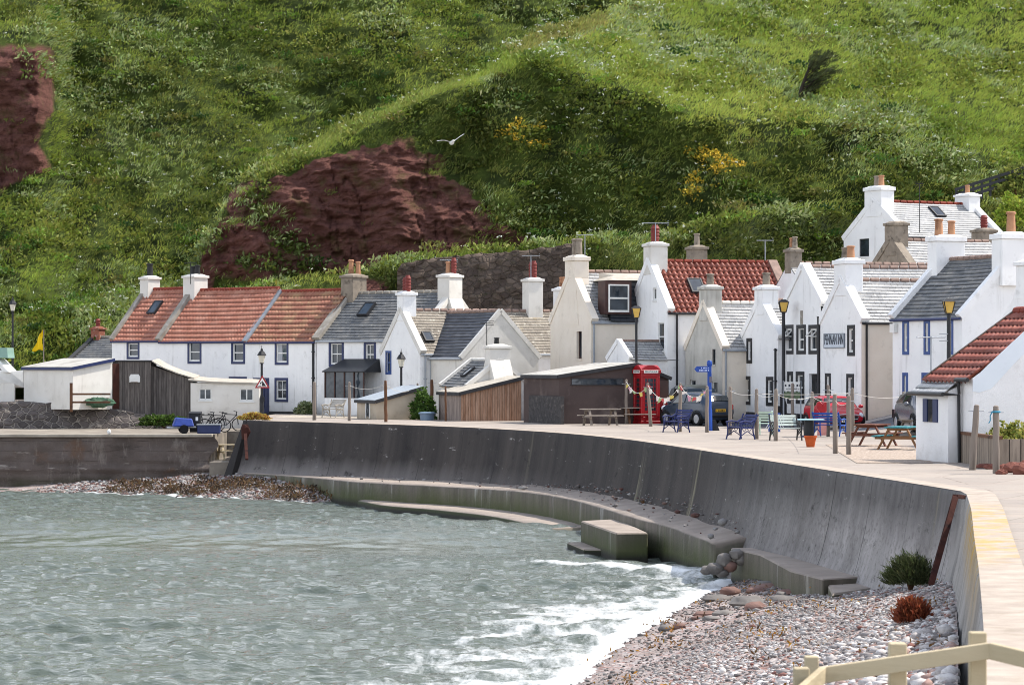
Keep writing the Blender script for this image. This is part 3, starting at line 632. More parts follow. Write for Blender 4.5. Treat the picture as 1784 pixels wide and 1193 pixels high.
for xx in Xs:
    y1 = float(np.interp(xx, YTX, YTY)) + .2 + (1.2 if xx > -14.4 else 0); yy = np.linspace(y1 - 11, y1, 60); Vs.append(np.stack([np.full(60, xx), yy, spit_z(np.full(60, xx), yy)], -1))
tag(np_mesh('far_shingle', np.concatenate(Vs), grid_faces(190, 60), M_BEACH, smooth=True), 'small shingle spit in the corner by the quay', None, None, 'structure')
ICO_V = np.array([(0, 0, 1)] + [(math.cos(a) * .894, math.sin(a) * .894, .447) for a in [2 * math.pi * k / 5 for k in range(5)]] + [(math.cos(a) * .894, math.sin(a) * .894, -.447) for a in [2 * math.pi * (k + .5) / 5 for k in range(5)]] + [(0, 0, -1)])
ICO_F = np.array([(0, 1 + k, 1 + (k + 1) % 5) for k in range(5)] + [(1 + k, 6 + k, 1 + (k + 1) % 5) for k in range(5)] + [(1 + (k + 1) % 5, 6 + k, 6 + (k + 1) % 5) for k in range(5)] + [(11, 6 + (k + 1) % 5, 6 + k) for k in range(5)])
def pebbles(pos, size, col, rng, flat=.55):
    n = len(pos); a = rng.uniform(0, 2 * np.pi, n); ca, sa = np.cos(a), np.sin(a); sc = size[:, None] * np.stack([rng.uniform(.8, 1.5, n), rng.uniform(.6, 1, n), rng.uniform(flat * .6, flat * 1.3, n)], -1)
    P_ = ICO_V[None] * sc[:, None, :] * rng.uniform(.8, 1.15, (n, 12, 1)); x = P_[..., 0] * ca[:, None] - P_[..., 1] * sa[:, None]; y = P_[..., 0] * sa[:, None] + P_[..., 1] * ca[:, None]
    V = np.stack([x, y, P_[..., 2]], -1) + pos[:, None, :]; Fc = (ICO_F[None] + (np.arange(n) * 12)[:, None, None]).reshape(-1, 3)
    return V.reshape(-1, 3), Fc, np.repeat(col, 12, 0)
def stone_mat(name):
    x = N(name); c = x.n('Attribute', attribute_name='tint').outputs['Color']; v = x.coord('World')
    x.base(x.mix(x.ramp(x.noise(v, 20, 4), .3, .7, 0, .35), c, (.05, .045, .04, 1)), .8, .3); return x.m
M_STONE = stone_mat('pebble'); rng = np.random.default_rng(5); PB = Heap()
n = 60000; Yp = 24 + (80 - 24) * rng.random(n) ** 1.0; xw = np.interp(Yp, WLY, WLX); xr = np.interp(-Yp, -WY, WX) - .45; t = rng.random(n) ** .8; Xp = xw + (xr - xw) * (t * 1.04 - .02)
Zp = beach_z(Xp, Yp); sz = np.clip(rng.lognormal(-3.5, .42, n), .014, .11) * (.8 + .9 * sstep(56, 36, Yp) * t ** 2)
pal = np.array([srgb(h)[:3] for h in ('cbc7c4', 'b5afac', '9b9593', 'dad6d3', '7d7877', 'a88a80', 'bda298', '8a5d54', 'e6e3e0')])
cc = pal[rng.choice(9, n, p=[.2, .2, .16, .1, .12, .07, .06, .04, .05])]; wet = sstep(-2.45, -3.1, Zp + (fbm(Xp / 2, Yp / 3, 3, 44) - .5) * .5); cc = cc * (1 - .6 * wet[:, None]) * (.72 + .4 * fbm(Xp / 1.2, Yp / 2, 3, 45)[:, None]) * (.82 + .3 * sstep(60, 40, Yp)[:, None]); kp = (rng.random(n) > wet * .75)
PB.add(*pebbles(np.stack([Xp, Yp, Zp + sz * .25], -1)[kp], sz[kp], cc[kp], rng))
n = 12000; Xp = rng.uniform(-26, -6.8, n); Yp = 122 + rng.random(n) * 16.3; Zp = spit_z(Xp, Yp); ok = (Zp > -3.32) & (Yp < np.interp(Xp, YTX, YTY) - .05) & (Xp > -20.5 - rng.random(n) * 2); sz = rng.uniform(.04, .13, n)
PB.add(*pebbles(np.stack([Xp, Yp, Zp + .02], -1)[ok], sz[ok], pal[rng.choice(9, ok.sum())] * .55, rng))
Q = []
for i in range(6, len(AP)):
    k = nearest(AP[i]); inn = Vector((FOOT[k].x, FOOT[k].y, 0)); dens = 12 if i > len(AP) * .45 else 3
    for q in range(dens):
        t = random.random() ** 1.8 * .8; p = inn.lerp(AP[i], t) + Vector((random.uniform(-.5, .5), random.uniform(-.5, .5), 0)); m = float(sstep(14, 30, i) * .22 + sstep(len(AP) - 30, len(AP) - 12, i) * .3); Q.append((p.x, p.y, AP[i].z * (t if t < 1 else 1) + AP[i].z * (1 - t) + m * (1 - t) + .02))
Q = np.array(Q); PB.add(*pebbles(Q, rng.lognormal(-3.4, .55, len(Q)).clip(.015, .16), pal[rng.choice(9, len(Q))] * .42, rng))
PB.build('pebbles', M_STONE, 'grey and pink pebbles covering the beach')
SW_ = Heap(); n = 6000; Xp = rng.uniform(-26, -6.9, n); Yp = 122 + rng.random(n) * 16; Zp = spit_z(Xp, Yp); ok = (Zp > -3.3) & (Zp < -2.7) & (Yp < np.interp(Xp, YTX, YTY) - .1) & (Xp > -19) & (fbm(Xp / 1.6, Yp / .8, 3, 9) > .5)
SW_.add(*blades(np.stack([Xp, Yp, Zp + .03], -1)[ok], np.tile([0, 0, 1.], (ok.sum(), 1)), 6, .26, .07, 1.35, lerp3('2e2822', '755d42', rng.random(ok.sum())), rng, (0, 0, 0), .15))
n = 700; Yp = rng.uniform(40, 74, n); xw = np.interp(Yp, WLY, WLX); xr = np.interp(-Yp, -WY, WX) - .5; t = rng.random(n); Xp = xw + (xr - xw) * t; ok = (fbm(Xp / .8, Yp / 1.6, 3, 19) > .62)
SW_.add(*blades(np.stack([Xp, Yp, beach_z(Xp, Yp) + .03], -1)[ok], np.tile([0, 0, 1.], (ok.sum(), 1)), 6, .13, .035, 1.25, lerp3('3a2c20', 'a3762e', rng.random(ok.sum())), rng, (0, 0, 0), .15))
SW_.build('seaweed', M_LEAF, 'brown seaweed washed up along the waterline')
# larger stones at the water's edge, each its own rock
M_ROCK = mat('red_rock', '6a4e46', '84685e', 3, .8, .35, .6, 9, c3='3c3330', sc3=1.5, space='World'); M_ROCK2 = mat('grey_rock', '5c5855', '7e7974', 3, .75, .35, .6, 9, c3='34302c', sc3=1.5, space='World')
rocks = [(1272, 1034, .32, .13, 0), (1248, 1044, .5, .09, 1), (1305, 1054, .6, .16, 1), (1316, 1066, .35, .17, 0), (1365, 1050, .55, .13, 1), (1345, 1026, .7, .1, 0), (1330, 1020, .42, .09, 1), (1318, 1031, .35, .09, 0), (1392, 1031, .3, .09, 0), (1375, 1034, .5, .08, 0), (1360, 1040, .2, .1, 1),
         (1232, 1072, .4, .08, 0), (1262, 1073, .35, .1, 1), (1216, 1078, .2, .06, 0), (1184, 1094, .2, .09, 0), (1160, 1097, .22, .08, 1), (1240, 1080, .3, .07, 1)]
for k, (x, y, r, h, q) in enumerate(((1246, 990, .42, .2, 1), (1262, 976, .36, .26, 1), (1284, 966, .36, .2, 1), (1232, 993, .3, .16, 1), (1272, 986, .34, .2, 0), (1258, 998, .3, .14, 1), (1292, 974, .3, .2, 1))): rocks.append((x, y, r, h, q + 2))
rl = ['flat red boulder', 'low dark boulder']
for k, (x, y, r, h, q) in enumerate(rocks):
    if q > 1:
        q -= 2; p = P(x, y, 77.6); mb = MB(); mb.blob((0, 0, 0), (r * .62, r * .55, h * .8), (12, 9), .13, k); o = mb.build('boulder', M_ROCK2 if q else M_ROCK, smooth=True); o.location = (p.x, p.y, p.z); tag(o, 'broken boulder heaped at the near end of the concrete apron', 'boulder', 'boulders heaped at the apron end'); continue
    zz = float(beach_z(np.array([G(x, y, -3.1).x]), np.array([G(x, y, -3.1).y]))[0]); zz = max(zz, -3.5)
    p = G(x, y, zz); mb = MB(); mb.blob((0, 0, 0), (r * .8, r * .6, h * 1.1), (11, 8), .16, k); o = mb.build('boulder', M_ROCK2 if q else M_ROCK, smooth=True); o.location = (p.x, p.y, zz + h * .35)
    tag(o, rl[1 - q] .replace('flat red', 'reddish') if False else ('dark weedy boulder' if q else 'reddish boulder') + ' among the stones at the edge of the shingle', 'boulder', 'boulders at the waterline')
# ------------------------------------------------------------------ sea
def water_mat():
    x = N('water'); v = x.coord('World'); fo = x.n('Attribute', attribute_name='foam').outputs['Fac']
    x.base(srgb('4e564d'), .05, .5); x.b.inputs['IOR'].default_value = 1.333
    n1 = x.noise(x.coord('World', (.6, 1, 1)), 4, 5, .6); n2 = x.noise(x.coord('World', (.4, 1, 1)), 9, 4, .6)
    x.bump(x.math('ADD', n1, x.math('MULTIPLY', n2, .25)), .6, .14)
    bn_ = [q for q in x.t.nodes if q.type == 'BUMP'][0]; x.l(x.ramp(x.n('Attribute', attribute_name='calm').outputs['Fac'], 0, 1, .6, .15), bn_.inputs['Strength'])
    fn = x.math('ADD', x.noise(x.coord('World', (1, .45, 1)), 2.2, 8, .72), x.math('MULTIPLY', x.noise(v, 12, 4, .7), .25))
    fm = x.math('MULTIPLY', x.ramp(x.math('ADD', fo, x.math('MULTIPLY', fn, .9)), .95, 1.3), .82)
    d = x.n('BsdfDiffuse'); d.inputs[0].default_value = (.82, .84, .85, 1); mx = x.n('MixShader')
    x.l(fm, mx.inputs[0]); x.l(x.b.outputs[0], mx.inputs[1]); x.l(d.outputs[0], mx.inputs[2]); x.l(mx.outputs[0], x.out.inputs['Surface']); return x.m
yy = np.concatenate([np.linspace(20, 50, 120), np.linspace(50.12, 140, 700)]); nx = 560
Yw = np.repeat(yy[:, None], nx, 1); xl = -.205 * Yw - 3; xr2 = np.minimum(np.interp(-Yw, -WY, WX) - .2, .205 * Yw + 3); uu = np.linspace(0, 1, nx)[None]; Xw = xl + (xr2 - xl) * uu
rng = np.random.default_rng(3); H = np.zeros_like(Xw)
for k in range(80):
    lam = .32 * (7 ** rng.random()); th = R(-80) + rng.normal(0, .6); kx, ky = 2 * np.pi / lam * math.cos(th), 2 * np.pi / lam * math.sin(th)
    a = .0058 * lam ** .95; H += a * np.sin(kx * Xw + ky * Yw + rng.uniform(0, 6.28))
mod = .5 + 1.0 * fbm(Xw / 9, Yw / 6, 3, 3); calm = np.exp(-((Yw - 93.5 - np.sin(Xw * .3)) / 4.2) ** 2) * sstep(5, -4, Xw) + .5 * np.exp(-((Yw - 72 - Xw * .2) / 2.5) ** 2) * sstep(-2, -6, Xw); H *= mod * (1 - .72 * calm)
xw = np.interp(Yw, WLY, WLX); shore = xw - Xw                                                 # metres out from the waterline
# low swell that breaks where it nears the beach
yc = 86.2 - np.where(Xw > 0, .82, .15) * Xw + .4 * np.sin(Xw * .6); sw1 = np.exp(-((Yw - yc) / np.where(Yw < yc, 1.1, 2.2)) ** 2) * .22 * sstep(-16, -3, Xw)
yc2 = 66 + (Xw) * .35; sw2 = np.exp(-((Yw - yc2) / 2.0) ** 2) * .1; yc3 = 100 + Xw * .05 + np.sin(Xw * .25); sw3 = np.exp(-((Yw - yc3) / np.where(Yw < yc3, 5.5, 3.5)) ** 2) * .62 * sstep(6, -3, Xw)
H = H + sw1 + sw2 + sw3
foam = .78 * sstep(1.5, .1, shore)
foam = np.maximum(foam, .7 * np.exp(-((Yw - yc + .4) / .5) ** 2) * sstep(-1.2, 2, Xw))
foam = np.maximum(foam, (.2 + .52 * fbm(Xw / 2.2, Yw / 1.3, 4, 8)) * sstep(9, 1.5, shore) * (Yw < yc + 1))
foam = np.maximum(foam, .62 * np.exp(-((Yw - 61 - (Xw + 2) * 1.7) / .9) ** 2) * sstep(7, 2, shore))
foam = np.where(Yw > 100, np.maximum(.6 * sstep(.6, 0, np.abs(Yw - np.interp(Xw, YWX, YWY) + .2)), 0) * (Xw < -6.5), foam)
V = np.stack([Xw, Yw, WATER + H * np.where(shore > 0, 1, .4)], -1).reshape(-1, 3)
tag(np_mesh('sea', V, grid_faces(len(yy), nx), water_mat(), smooth=True, attrs={'foam': foam.ravel(), 'calm': calm.ravel()}), 'rippled grey green sea with foam at the beach', None, None, 'structure')
mb = MB(); mb.face([(-600, -200, -3.95), (600, -200, -3.95), (600, 600, -3.95), (-600, 600, -3.95)]); tag(mb.build('seabed', mat('seabed', '4a463c', space='World')), 'dark sea bed and far ground', None, None, 'structure')
mb = MB(); V = [(-600, -100), (-600, 190), (-30, 190), (-31.65, 140), (-7.05, 20.05), (3, 20.05), (3, -100)]
mb.face([(x, y, WATER) for x, y in V]); tag(mb.build('open_sea', water_mat()), 'open sea left of the bay', None, None, 'structure')
# ------------------------------------------------------------------ building kit
def harl(name, c1, c2, stain='8d8a80', amt=.56, bump=.5):
    x = N(name); v = x.coord('Object'); st = x.coord('Object', (2.2, 2.2, .14))
    c = x.mix(x.ramp(x.noise(v, .9, 5), .3, .7), srgb(c1), srgb(c2))
    c = x.mix(x.math('MULTIPLY', x.ramp(x.noise(st, 1.3, 6, .65), amt, amt + .16), x.ramp(x.noise(v, .45, 4, .6), .42, .66, 0, .5)), c, srgb(stain)); c = x.mix(x.ramp(x.noise(v, 1.7, 7, .7), .56, .74, 0, .35), c, srgb(stain))
    sep = x.n('SeparateXYZ'); x.l(v, sep.inputs[0])
    c = x.mix(x.math('MULTIPLY', x.ramp(x.math('ADD', sep.outputs[2], x.math('MULTIPLY', x.noise(v, 2.5, 4), .5)), .7, .1), .5), c, srgb(stain))
    x.base(c, .85, .25); x.bump(x.noise(v, 34, 5, .7), bump, .02); return x.m
W_WHITE = harl('harl_white', 'f0f0ee', 'e6e6e5'); W_WHITE2 = harl('harl_old_white', 'dddad3', 'cdc9c0', '86827a', .55); W_CREAM = harl('harl_cream', 'e9dfd0', 'dfd3c2', '9a8f7e', .6)
W_GREY = harl('harl_grey', 'c8c5bd', 'aeaba2', '6f6b62', .5, .5); W_BLOCK = harl('block_white', 'e2dfd8', 'd3cfc6', '98918a', .6, .5); W_ROUGH = harl('harl_rough', 'eeeeee', 'e2e2e2', 'b5b1aa', .66, 1.0); W_BUFF = harl('harl_buff', 'b8ad9c', 'a39886', '6d6557', .55, .5)
STONE = mat('chimney_stone', '94897b', '766d62', 2.2, .9, .2, .6, 10, c3='575047', sc3=3)
PAINT_NAVY = mat('navy_paint', '1b2850', '222f5c', 3, .5, .4); PAINT_BLUE = mat('blue_paint', '33508a', '2c467c', 3, .5, .4); PAINT_BLACK = mat('black_paint', '17181b', '222327', 3, .55, .4)
PAINT_WHITE = mat('white_paint', 'e6e6e2', 'd8d8d4', 4, .5, .4); PAINT_BROWN = mat('brown_paint', '3a2724', '4a322d', 4, .6, .3); LEAD = mat('lead', '7d858d', '959ba1', 2.5, .5, .4, .2, 6); TERRA = mat('terracotta', 'a3765a', 'b28867', 6, .8, .2, .3, 20, c3='6e4a36', sc3=3); POT_RED = mat('pot_red', '6f2f2a', '7f3a32', 6, .6, .3); POT_BLACK = mat('pot_black', '232323', '303030', 5, .7, .3)
IRON = mat('black_iron', '1a1b1e', '26272b', 4, .5, .4); PIPE_GREY = mat('pipe_grey', '8f959c', 'a2a7ac', 4, .5, .4); RIDGE_T = mat('ridge_tile', '9c8478', '7e6c63', 3, .85, .2); RIDGE_R = mat('ridge_red', '8a4234', '6d352c', 3, .8, .2); SKEW_G = mat('skew_stone', 'a39d93', '837d73', 2, .9, .2, .4, 16, c3='c9c6c0', sc3=1.3)
def glass_mat():
    x = N('window_glass'); v = x.coord('Object'); x.base(x.mix(x.ramp(x.noise(v, 1.1, 2), .35, .65), srgb('1a2026'), srgb('39424a')), .04, .6); x.b.inputs['IOR'].default_value = 1.5
    x.bump(x.noise(v, 1.2, 2), .04, .2); return x.m
GLASS = glass_mat()
CURTAIN = mat('net_curtain', 'b9bcc0', '8f9499', 5, .9, .1, 0, stretch=(9, 9, .3))
def roof_mat(name, tw, th, c1, c2, c3, rough=.6, spec=.4, lich=('b9b6ae', .62), gap='33322f', moss=None, mort=.012):
    x = N(name); uv = x.coord('UV'); br = x.n('TexBrick', Scale=1.0); x.l(uv, br.inputs['Vector'])
    br.inputs['Brick Width'].default_value = tw; br.inputs['Row Height'].default_value = th; br.inputs['Mortar Size'].default_value = mort; br.inputs['Mortar Smooth'].default_value = .3; br.inputs['Bias'].default_value = 0
    br.offset = .5; br.inputs['Color1'].default_value = srgb(c1); br.inputs['Color2'].default_value = srgb(c2); br.inputs['Mortar'].default_value = srgb(gap)
    c = x.mix(x.ramp(x.noise(uv, .9, 6, .65), .45, .7), br.outputs['Color'], srgb(c3)); c = x.mix(x.ramp(x.noise(x.coord('UV', (1, .8, 1)), 4.5, 7, .75), lich[1], lich[1] + .1), c, srgb(lich[0]))
    if moss: c = x.mix(x.math('MULTIPLY', x.ramp(x.noise(uv, .55, 5, .7), .6, .72), .8), c, srgb(moss))
    x.base(c, rough, spec); x.bump(x.noise(uv, 14, 5, .7), .25, .015); return x.m
SL_MID = roof_mat('slate_grey', .32, .24, '6c6e70', '565a5e', '7a7874', lich=('a8a59c', .58)); SL_DARK = roof_mat('slate_dark', .34, .26, '4c4f57', '3f434b', '585b62', lich=('77787a', .66)); SL_PALE = roof_mat('slate_pale', .3, .21, 'a3a4a4', '8e9092', 'afafad', .5, .5, ('c9c6be', .55), gap='5c5955'); SL_MOSS = roof_mat('slate_mossy', .28, .2, '92897c', '7b746a', '9a9284', .7, .3, ('beb8aa', .54), moss='8a7434', gap='544d45'); SL_BLACK = roof_mat('slate_black', .34, .28, '30343c', '272b33', '3a3d44', .5, .4, ('5a5d62', .68), gap='15171a')
PT_ORANGE = roof_mat('pantile_orange', .27, .34, 'ad7461', '9c6652', 'ba8a76', .6, .3, ('cfa28c', .6), gap='8f5240', mort=.004); PT_BROWN = roof_mat('pantile_brown', .27, .34, 'a06d5a', '8e5e4d', 'a88868', .65, .3, ('a89468', .58), gap='6a3a26', mort=.004); PT_RED = roof_mat('pantile_red', .3, .34, '84483a', '733c2e', '95594a', .5, .4, ('b58472', .62), gap='5c2b20', mort=.004); FELT = mat('felt_roof', 'b3aca0', '9b958a', 1.5, .85, .2, .3, 12, c3='c6c0b4', sc3=2.5); SHEET = mat('sheet_roof', 'b5b2aa', 'a29f98', 1.2, .6, .3, .1, 6, c3='8c877d', sc3=1.2)

def roof_mesh(name, P0, u, Lu, s, Ls, kind, m, parent, xf, clip=None, seed=0, step=1.):
    """tiled slope: P0 eave corner, u along the eave, s up the slope; each course is a real lapped step"""
    rnd = np.random.default_rng(seed + int(Lu * 100)); P0, u, s = np.array(P0), np.array(u), np.array(s); n = np.cross(u, s); n = n / np.linalg.norm(n)
    if n[2] < 0: n = -n
    ch = .34 if kind == 'pantile' else .22; nr = max(2, int(round(Ls / ch))); tw = .27 if kind == 'pantile' else .55; npts = 7 if kind == 'pantile' else 1
    na = max(2, int(Lu / tw) * npts + 1); a = np.linspace(0, Lu, na); V, UV = [], []
    prof = .062 * (np.sin(2 * np.pi * a / tw) + .35 * np.sin(4 * np.pi * a / tw + .6)) * .8 if kind == 'pantile' else 0 * a
    rows = []
    for k in range(nr):
        b0, b1 = Ls * k / nr, Ls * (k + 1) / nr; jit = rnd.normal(0, .004, na)
        rows += [(b0 - .02, -.015 + 0 * jit, k), (b0 - .02, (.034 if kind == 'pantile' else .022 * step) + jit, k), (b1, .004 + jit * .3, k + 1)]
    sag = -.035 * np.sin(np.pi * a / Lu) * (1 if Lu > 3 else .3)
    for b, h, k in rows:
        off = prof + h + sag + .008 * (vnoise(a * .7, a * 0 + b, 3) - .5)
        p = P0[None] + u[None] * a[:, None] + s[None] * b + n[None] * off[:, None]; V.append(p); UV.append(np.stack([a, np.full(na, min(max(b + .003, 0), Ls))], -1))
    V = np.concatenate(V); UV = np.concatenate(UV)
    if xf is not None: V = np.array([(xf @ Vector(p))[:] for p in V])
    Fc = grid_faces(len(rows), na)
    if clip is not None: V = clip(V)
    return np_mesh(name, V, Fc, m, parent, uv=UV, smooth=False)

class House:
    def __init__(h, name, label, O, t, W, L, eave, ridge, orient, wall, cat='house', base=-.4, parent=None, off=(0, 0, 0), group=None):
        h.W, h.L, h.eave, h.ridge, h.o, h.wall, h.base = W, L, eave, ridge, orient, wall, base
        if parent is None: h.root = thing(name, label, cat, O, t, group); h.xf = None; h.Mw = Matrix.Translation(Vector(O)) @ Matrix.Rotation(t, 4, 'Z')
        else: h.root = parent.root; h.xf = Matrix.Translation(Vector(off)); h.Mw = parent.Mw @ h.xf
        h.holes = {'front': [], 'right': [], 'left': [], 'back': []}; h.todo = []
    def mb(h): return MB(h.xf)
    def fm(h, face, a, z, d):
        return {'front': (a, d, z), 'right': (h.W - d, a, z), 'left': (d, a, z), 'back': (a, h.L - d, z)}[face]
    def fbox(h, mb, face, a0, a1, z0, z1, d0, d1):
        p, q = h.fm(face, a0, z0, d0), h.fm(face, a1, z1, d1); mb.box([min(x, y) for x, y in zip(p, q)], [max(x, y) for x, y in zip(p, q)])
    def ray(h, px, py):
        inv = h.Mw.inverted(); o = inv @ Vector((0, 0, CH)); d = (inv.to_3x3() @ Vector(((px - HX) / F, 1, -(py - HY) / F))); return o, d
    def at(h, face, px, py):
        o, d = h.ray(px, py)
        if face in ('front', 'back'): k = ((0 if face == 'front' else h.L) - o.y) / d.y; p = o + d * k; return p.x, p.z
        k = ((h.W if face == 'right' else 0) - o.x) / d.x; p = o + d * k; return p.y, p.z
    def rect(h, face, x0, y0, x1, y1):
        ym = (y0 + y1) / 2; xm = (x0 + x1) / 2; a0, a1 = h.at(face, x0, ym)[0], h.at(face, x1, ym)[0]; z0, z1 = h.at(face, xm, y1)[1], h.at(face, xm, y0)[1]
        return min(a0, a1), z0, max(a0, a1), z1
    def win(h, face, x0, y0, x1, y1, sur=None, mg=.1, bars='sash', frame=None, minw=.0, name='window', curtain=False, rec=.13, label=None):
        a0, z0, a1, z1 = h.rect(face, x0, y0, x1, y1)
        if a1 - a0 < minw: c = (a0 + a1) / 2; a0, a1 = c - minw / 2, c + minw / 2
        g = mg if sur else 0; hole = (a0 + g, z0 + g, a1 - g, z1 - g); h.holes[face].append(hole); h.todo.append((face, hole, sur, g, bars, frame or PAINT_WHITE, name, curtain, rec, label))
    def panel(h, mb, face, poly, holes, rec=.13):
        bm = bmesh.new()
        def loop(pts):
            vs = [bm.verts.new((p[0], p[1], 0)) for p in pts]
            for i in range(len(vs)): bm.edges.new((vs[i], vs[(i + 1) % len(vs)]))
        loop(poly)
        for a0, z0, a1, z1 in holes: loop([(a0, z0), (a1, z0), (a1, z1), (a0, z1)])
        bmesh.ops.triangle_fill(bm, use_beauty=True, use_dissolve=False, edges=bm.edges[:], normal=(0, 0, 1))
        for f in bm.faces: mb.face([h.fm(face, v.co.x, v.co.y, 0) for v in f.verts])
        bm.free()
        for a0, z0, a1, z1 in holes:
            for (p, q) in (((a0, z0), (a1, z0)), ((a1, z0), (a1, z1)), ((a1, z1), (a0, z1)), ((a0, z1), (a0, z0))): mb.face([h.fm(face, p[0], p[1], 0), h.fm(face, q[0], q[1], 0), h.fm(face, q[0], q[1], rec), h.fm(face, p[0], p[1], rec)])
    def outline(h, face):
        n = h.W if face in ('front', 'back') else h.L; gable = (face in ('front', 'back')) == (h.o == 'G'); b = h.base
        return [(0, b), (n, b), (n, h.eave), (n / 2, h.ridge), (0, h.eave)] if gable else [(0, b), (n, b), (n, h.eave), (0, h.eave)]
    def walls(h, name='wall', faces=('front', 'right', 'left', 'back'), plinth=None, ph=.35):
        mb = h.mb()
        for f in faces: h.panel(mb, f, h.outline(f), h.holes[f])
        o = mb.build(name, h.wall, h.root)
        if plinth:
            mb = h.mb(); 
            for f in ('front', 'right', 'left'):
                n = h.W if f == 'front' else h.L
                segs = [(0 if f != 'front' else -.02, n + (.02 if f == 'front' else 0))]
                for (a0, z0, a1, z1) in h.holes[f]:
                    if z0 < ph: segs = [q for s0, s1 in segs for q in ((s0, min(s1, a0)), (max(s0, a1), s1)) if q[1] - q[0] > .02]
                for s0, s1 in segs: h.fbox(mb, f, s0, s1, h.base, ph, -.02, .01)
            mb.build('plinth', plinth, h.root)
        for face, (a0, z0, a1, z1), sur, g, bars, fr, nm, cur, rec, lab in h.todo:
            p = h.mb()
            if sur:
                for q in ((a0 - g, a0, z0 - g, z1 + g), (a1, a1 + g, z0 - g, z1 + g), (a0, a1, z1, z1 + g), (a0, a1, z0 - g, z0)): h.fbox(p, face, q[0], q[1], q[2], q[3], -.025, .02)
                wo = p.build(nm, sur, h.root)
            elif nm == 'window':
                h.fbox(p, face, a0 - .05, a1 + .05, z0 - .07, z0, -.04, .03); wo = p.build(nm, fr if fr is PAINT_WHITE else h.wall, h.root)
            if nm == 'door':
                p = h.mb(); h.fbox(p, face, a0, a1, z0, z1, rec - .05, rec - .01); d = p.build('door', fr, h.root)
                p = h.mb()
                for q in range(4): h.fbox(p, face, a0 + .08 + (a1 - a0 - .16) * q / 4 + .03, a0 + .08 + (a1 - a0 - .16) * (q + 1) / 4 - .03, z0 + .2, z1 - .15, rec - .07, rec - .05)
                p.build('door_panel', fr, d); continue
            q = h.mb(); t = .055; d0, d1 = rec - .07, rec - .02
            bl = [(a0, a0 + t, z0, z1), (a1 - t, a1, z0, z1), (a0 + t, a1 - t, z1 - t, z1), (a0 + t, a1 - t, z0, z0 + t * 1.6)]
            zm = (z0 + z1) / 2; am = (a0 + a1) / 2
            if bars in ('sash', 'sash4'): bl.append((a0 + t, a1 - t, zm - .03, zm + .03))
            if bars in ('sash4',): bl += [(am - .016, am + .016, z0 + t * 1.6, zm - .03), (am - .016, am + .016, zm + .03, z1 - t)]
            if bars == 'two': bl.append((am - .03, am + .03, z0 + t, z1 - t))
            if bars == 'hopper': bl.append((a0 + t, a1 - t, z0 + (z1 - z0) * .62, z0 + (z1 - z0) * .66))
            for b in bl: h.fbox(q, face, *b, d0, d1)
            if bars == 'hopper':     # the open top light hung outwards
                zt, zb = z1 - t, z0 + (z1 - z0) * .66
                for (b0, b1) in ((a0 + t, a0 + t + .05), (a1 - t - .05, a1 - t)): q.bar(h.fm(face, (b0 + b1) / 2, zt, d0), h.fm(face, (b0 + b1) / 2, zb, d0 - .28), .05, .04)
                q.bar(h.fm(face, a0 + t, zb, d0 - .28), h.fm(face, a1 - t, zb, d0 - .28), .05, .05); q.bar(h.fm(face, a0 + t, zt, d0), h.fm(face, a1 - t, zt, d0), .05, .05)
            q.build('frame', fr, wo)
            q = h.mb(); h.fbox(q, face, a0, a1, z0, z1, d1 - .012, d1); q.build('pane', GLASS, wo)
            if cur: q = h.mb(); h.fbox(q, face, a0 + t, am - .02, z0 + .1, z1 - t, d0 + .012, d0 + .022); q.build('curtain', CURTAIN, wo)
        return o
    def slope(h, side, oh=.12, e0=0., e1=0.):
        """eave corner, along, length, up-slope, length"""
        run = (h.W if h.o == 'G' else h.L) / 2; rise = h.ridge - h.eave; k = math.hypot(run, rise); c, s = run / k, rise / k
        zl = h.eave - oh * s / c * c
        if h.o == 'G':
            if side == 'right': return (h.W + oh * c, -e0, h.eave - oh * s), (0, 1, 0), h.L + e0 + e1, (-c, 0, s), k + oh
            return (-oh * c, -e0, h.eave - oh * s), (0, 1, 0), h.L + e0 + e1, (c, 0, s), k + oh
        if side == 'front': return (-e0, -oh * c, h.eave - oh * s), (1, 0, 0), h.W + e0 + e1, (0, c, s), k + oh
        return (-e0, h.L + oh * c, h.eave - oh * s), (1, 0, 0), h.W + e0 + e1, (0, -c, s), k + oh
    def roof(h, kind, m, ridge_m, sides=None, oh=.12, e0=0., e1=0., rr=.09, name='roof'):
        sides = sides or (('left', 'right') if h.o == 'G' else ('front', 'back')); objs = {}
        for k, sd in enumerate(sides):
            P0, u, Lu, s, Ls = h.slope(sd, oh, e0, e1); n = Vector(u).cross(Vector(s)); n = -n if n.z < 0 else n
            P = Vector(P0) + n * .03; objs[sd] = roof_mesh(name, P, u, Lu, s, Ls, kind, m[k] if isinstance(m, (list, tuple)) else m, h.root, h.xf, seed=k)
        mb = h.mb()
        if h.o == 'G': a, b = (h.W / 2, -e0, h.ridge + .05), (h.W / 2, h.L + e1, h.ridge + .05)
        else: a, b = (-e0, h.L / 2, h.ridge + .05), (h.W + e1, h.L / 2, h.ridge + .05)
        A, B = Vector(a), Vector(b); nseg = max(2, int((B - A).length / .45))
        for q in range(nseg): mb.tube([A.lerp(B, q / nseg), A.lerp(B, (q + 1) / nseg - .012 / 1)], [rr, rr * 1.04], 8)
        mb.build('ridge', ridge_m, objs[sides[0]], smooth=True); h.roofs = objs; return objs
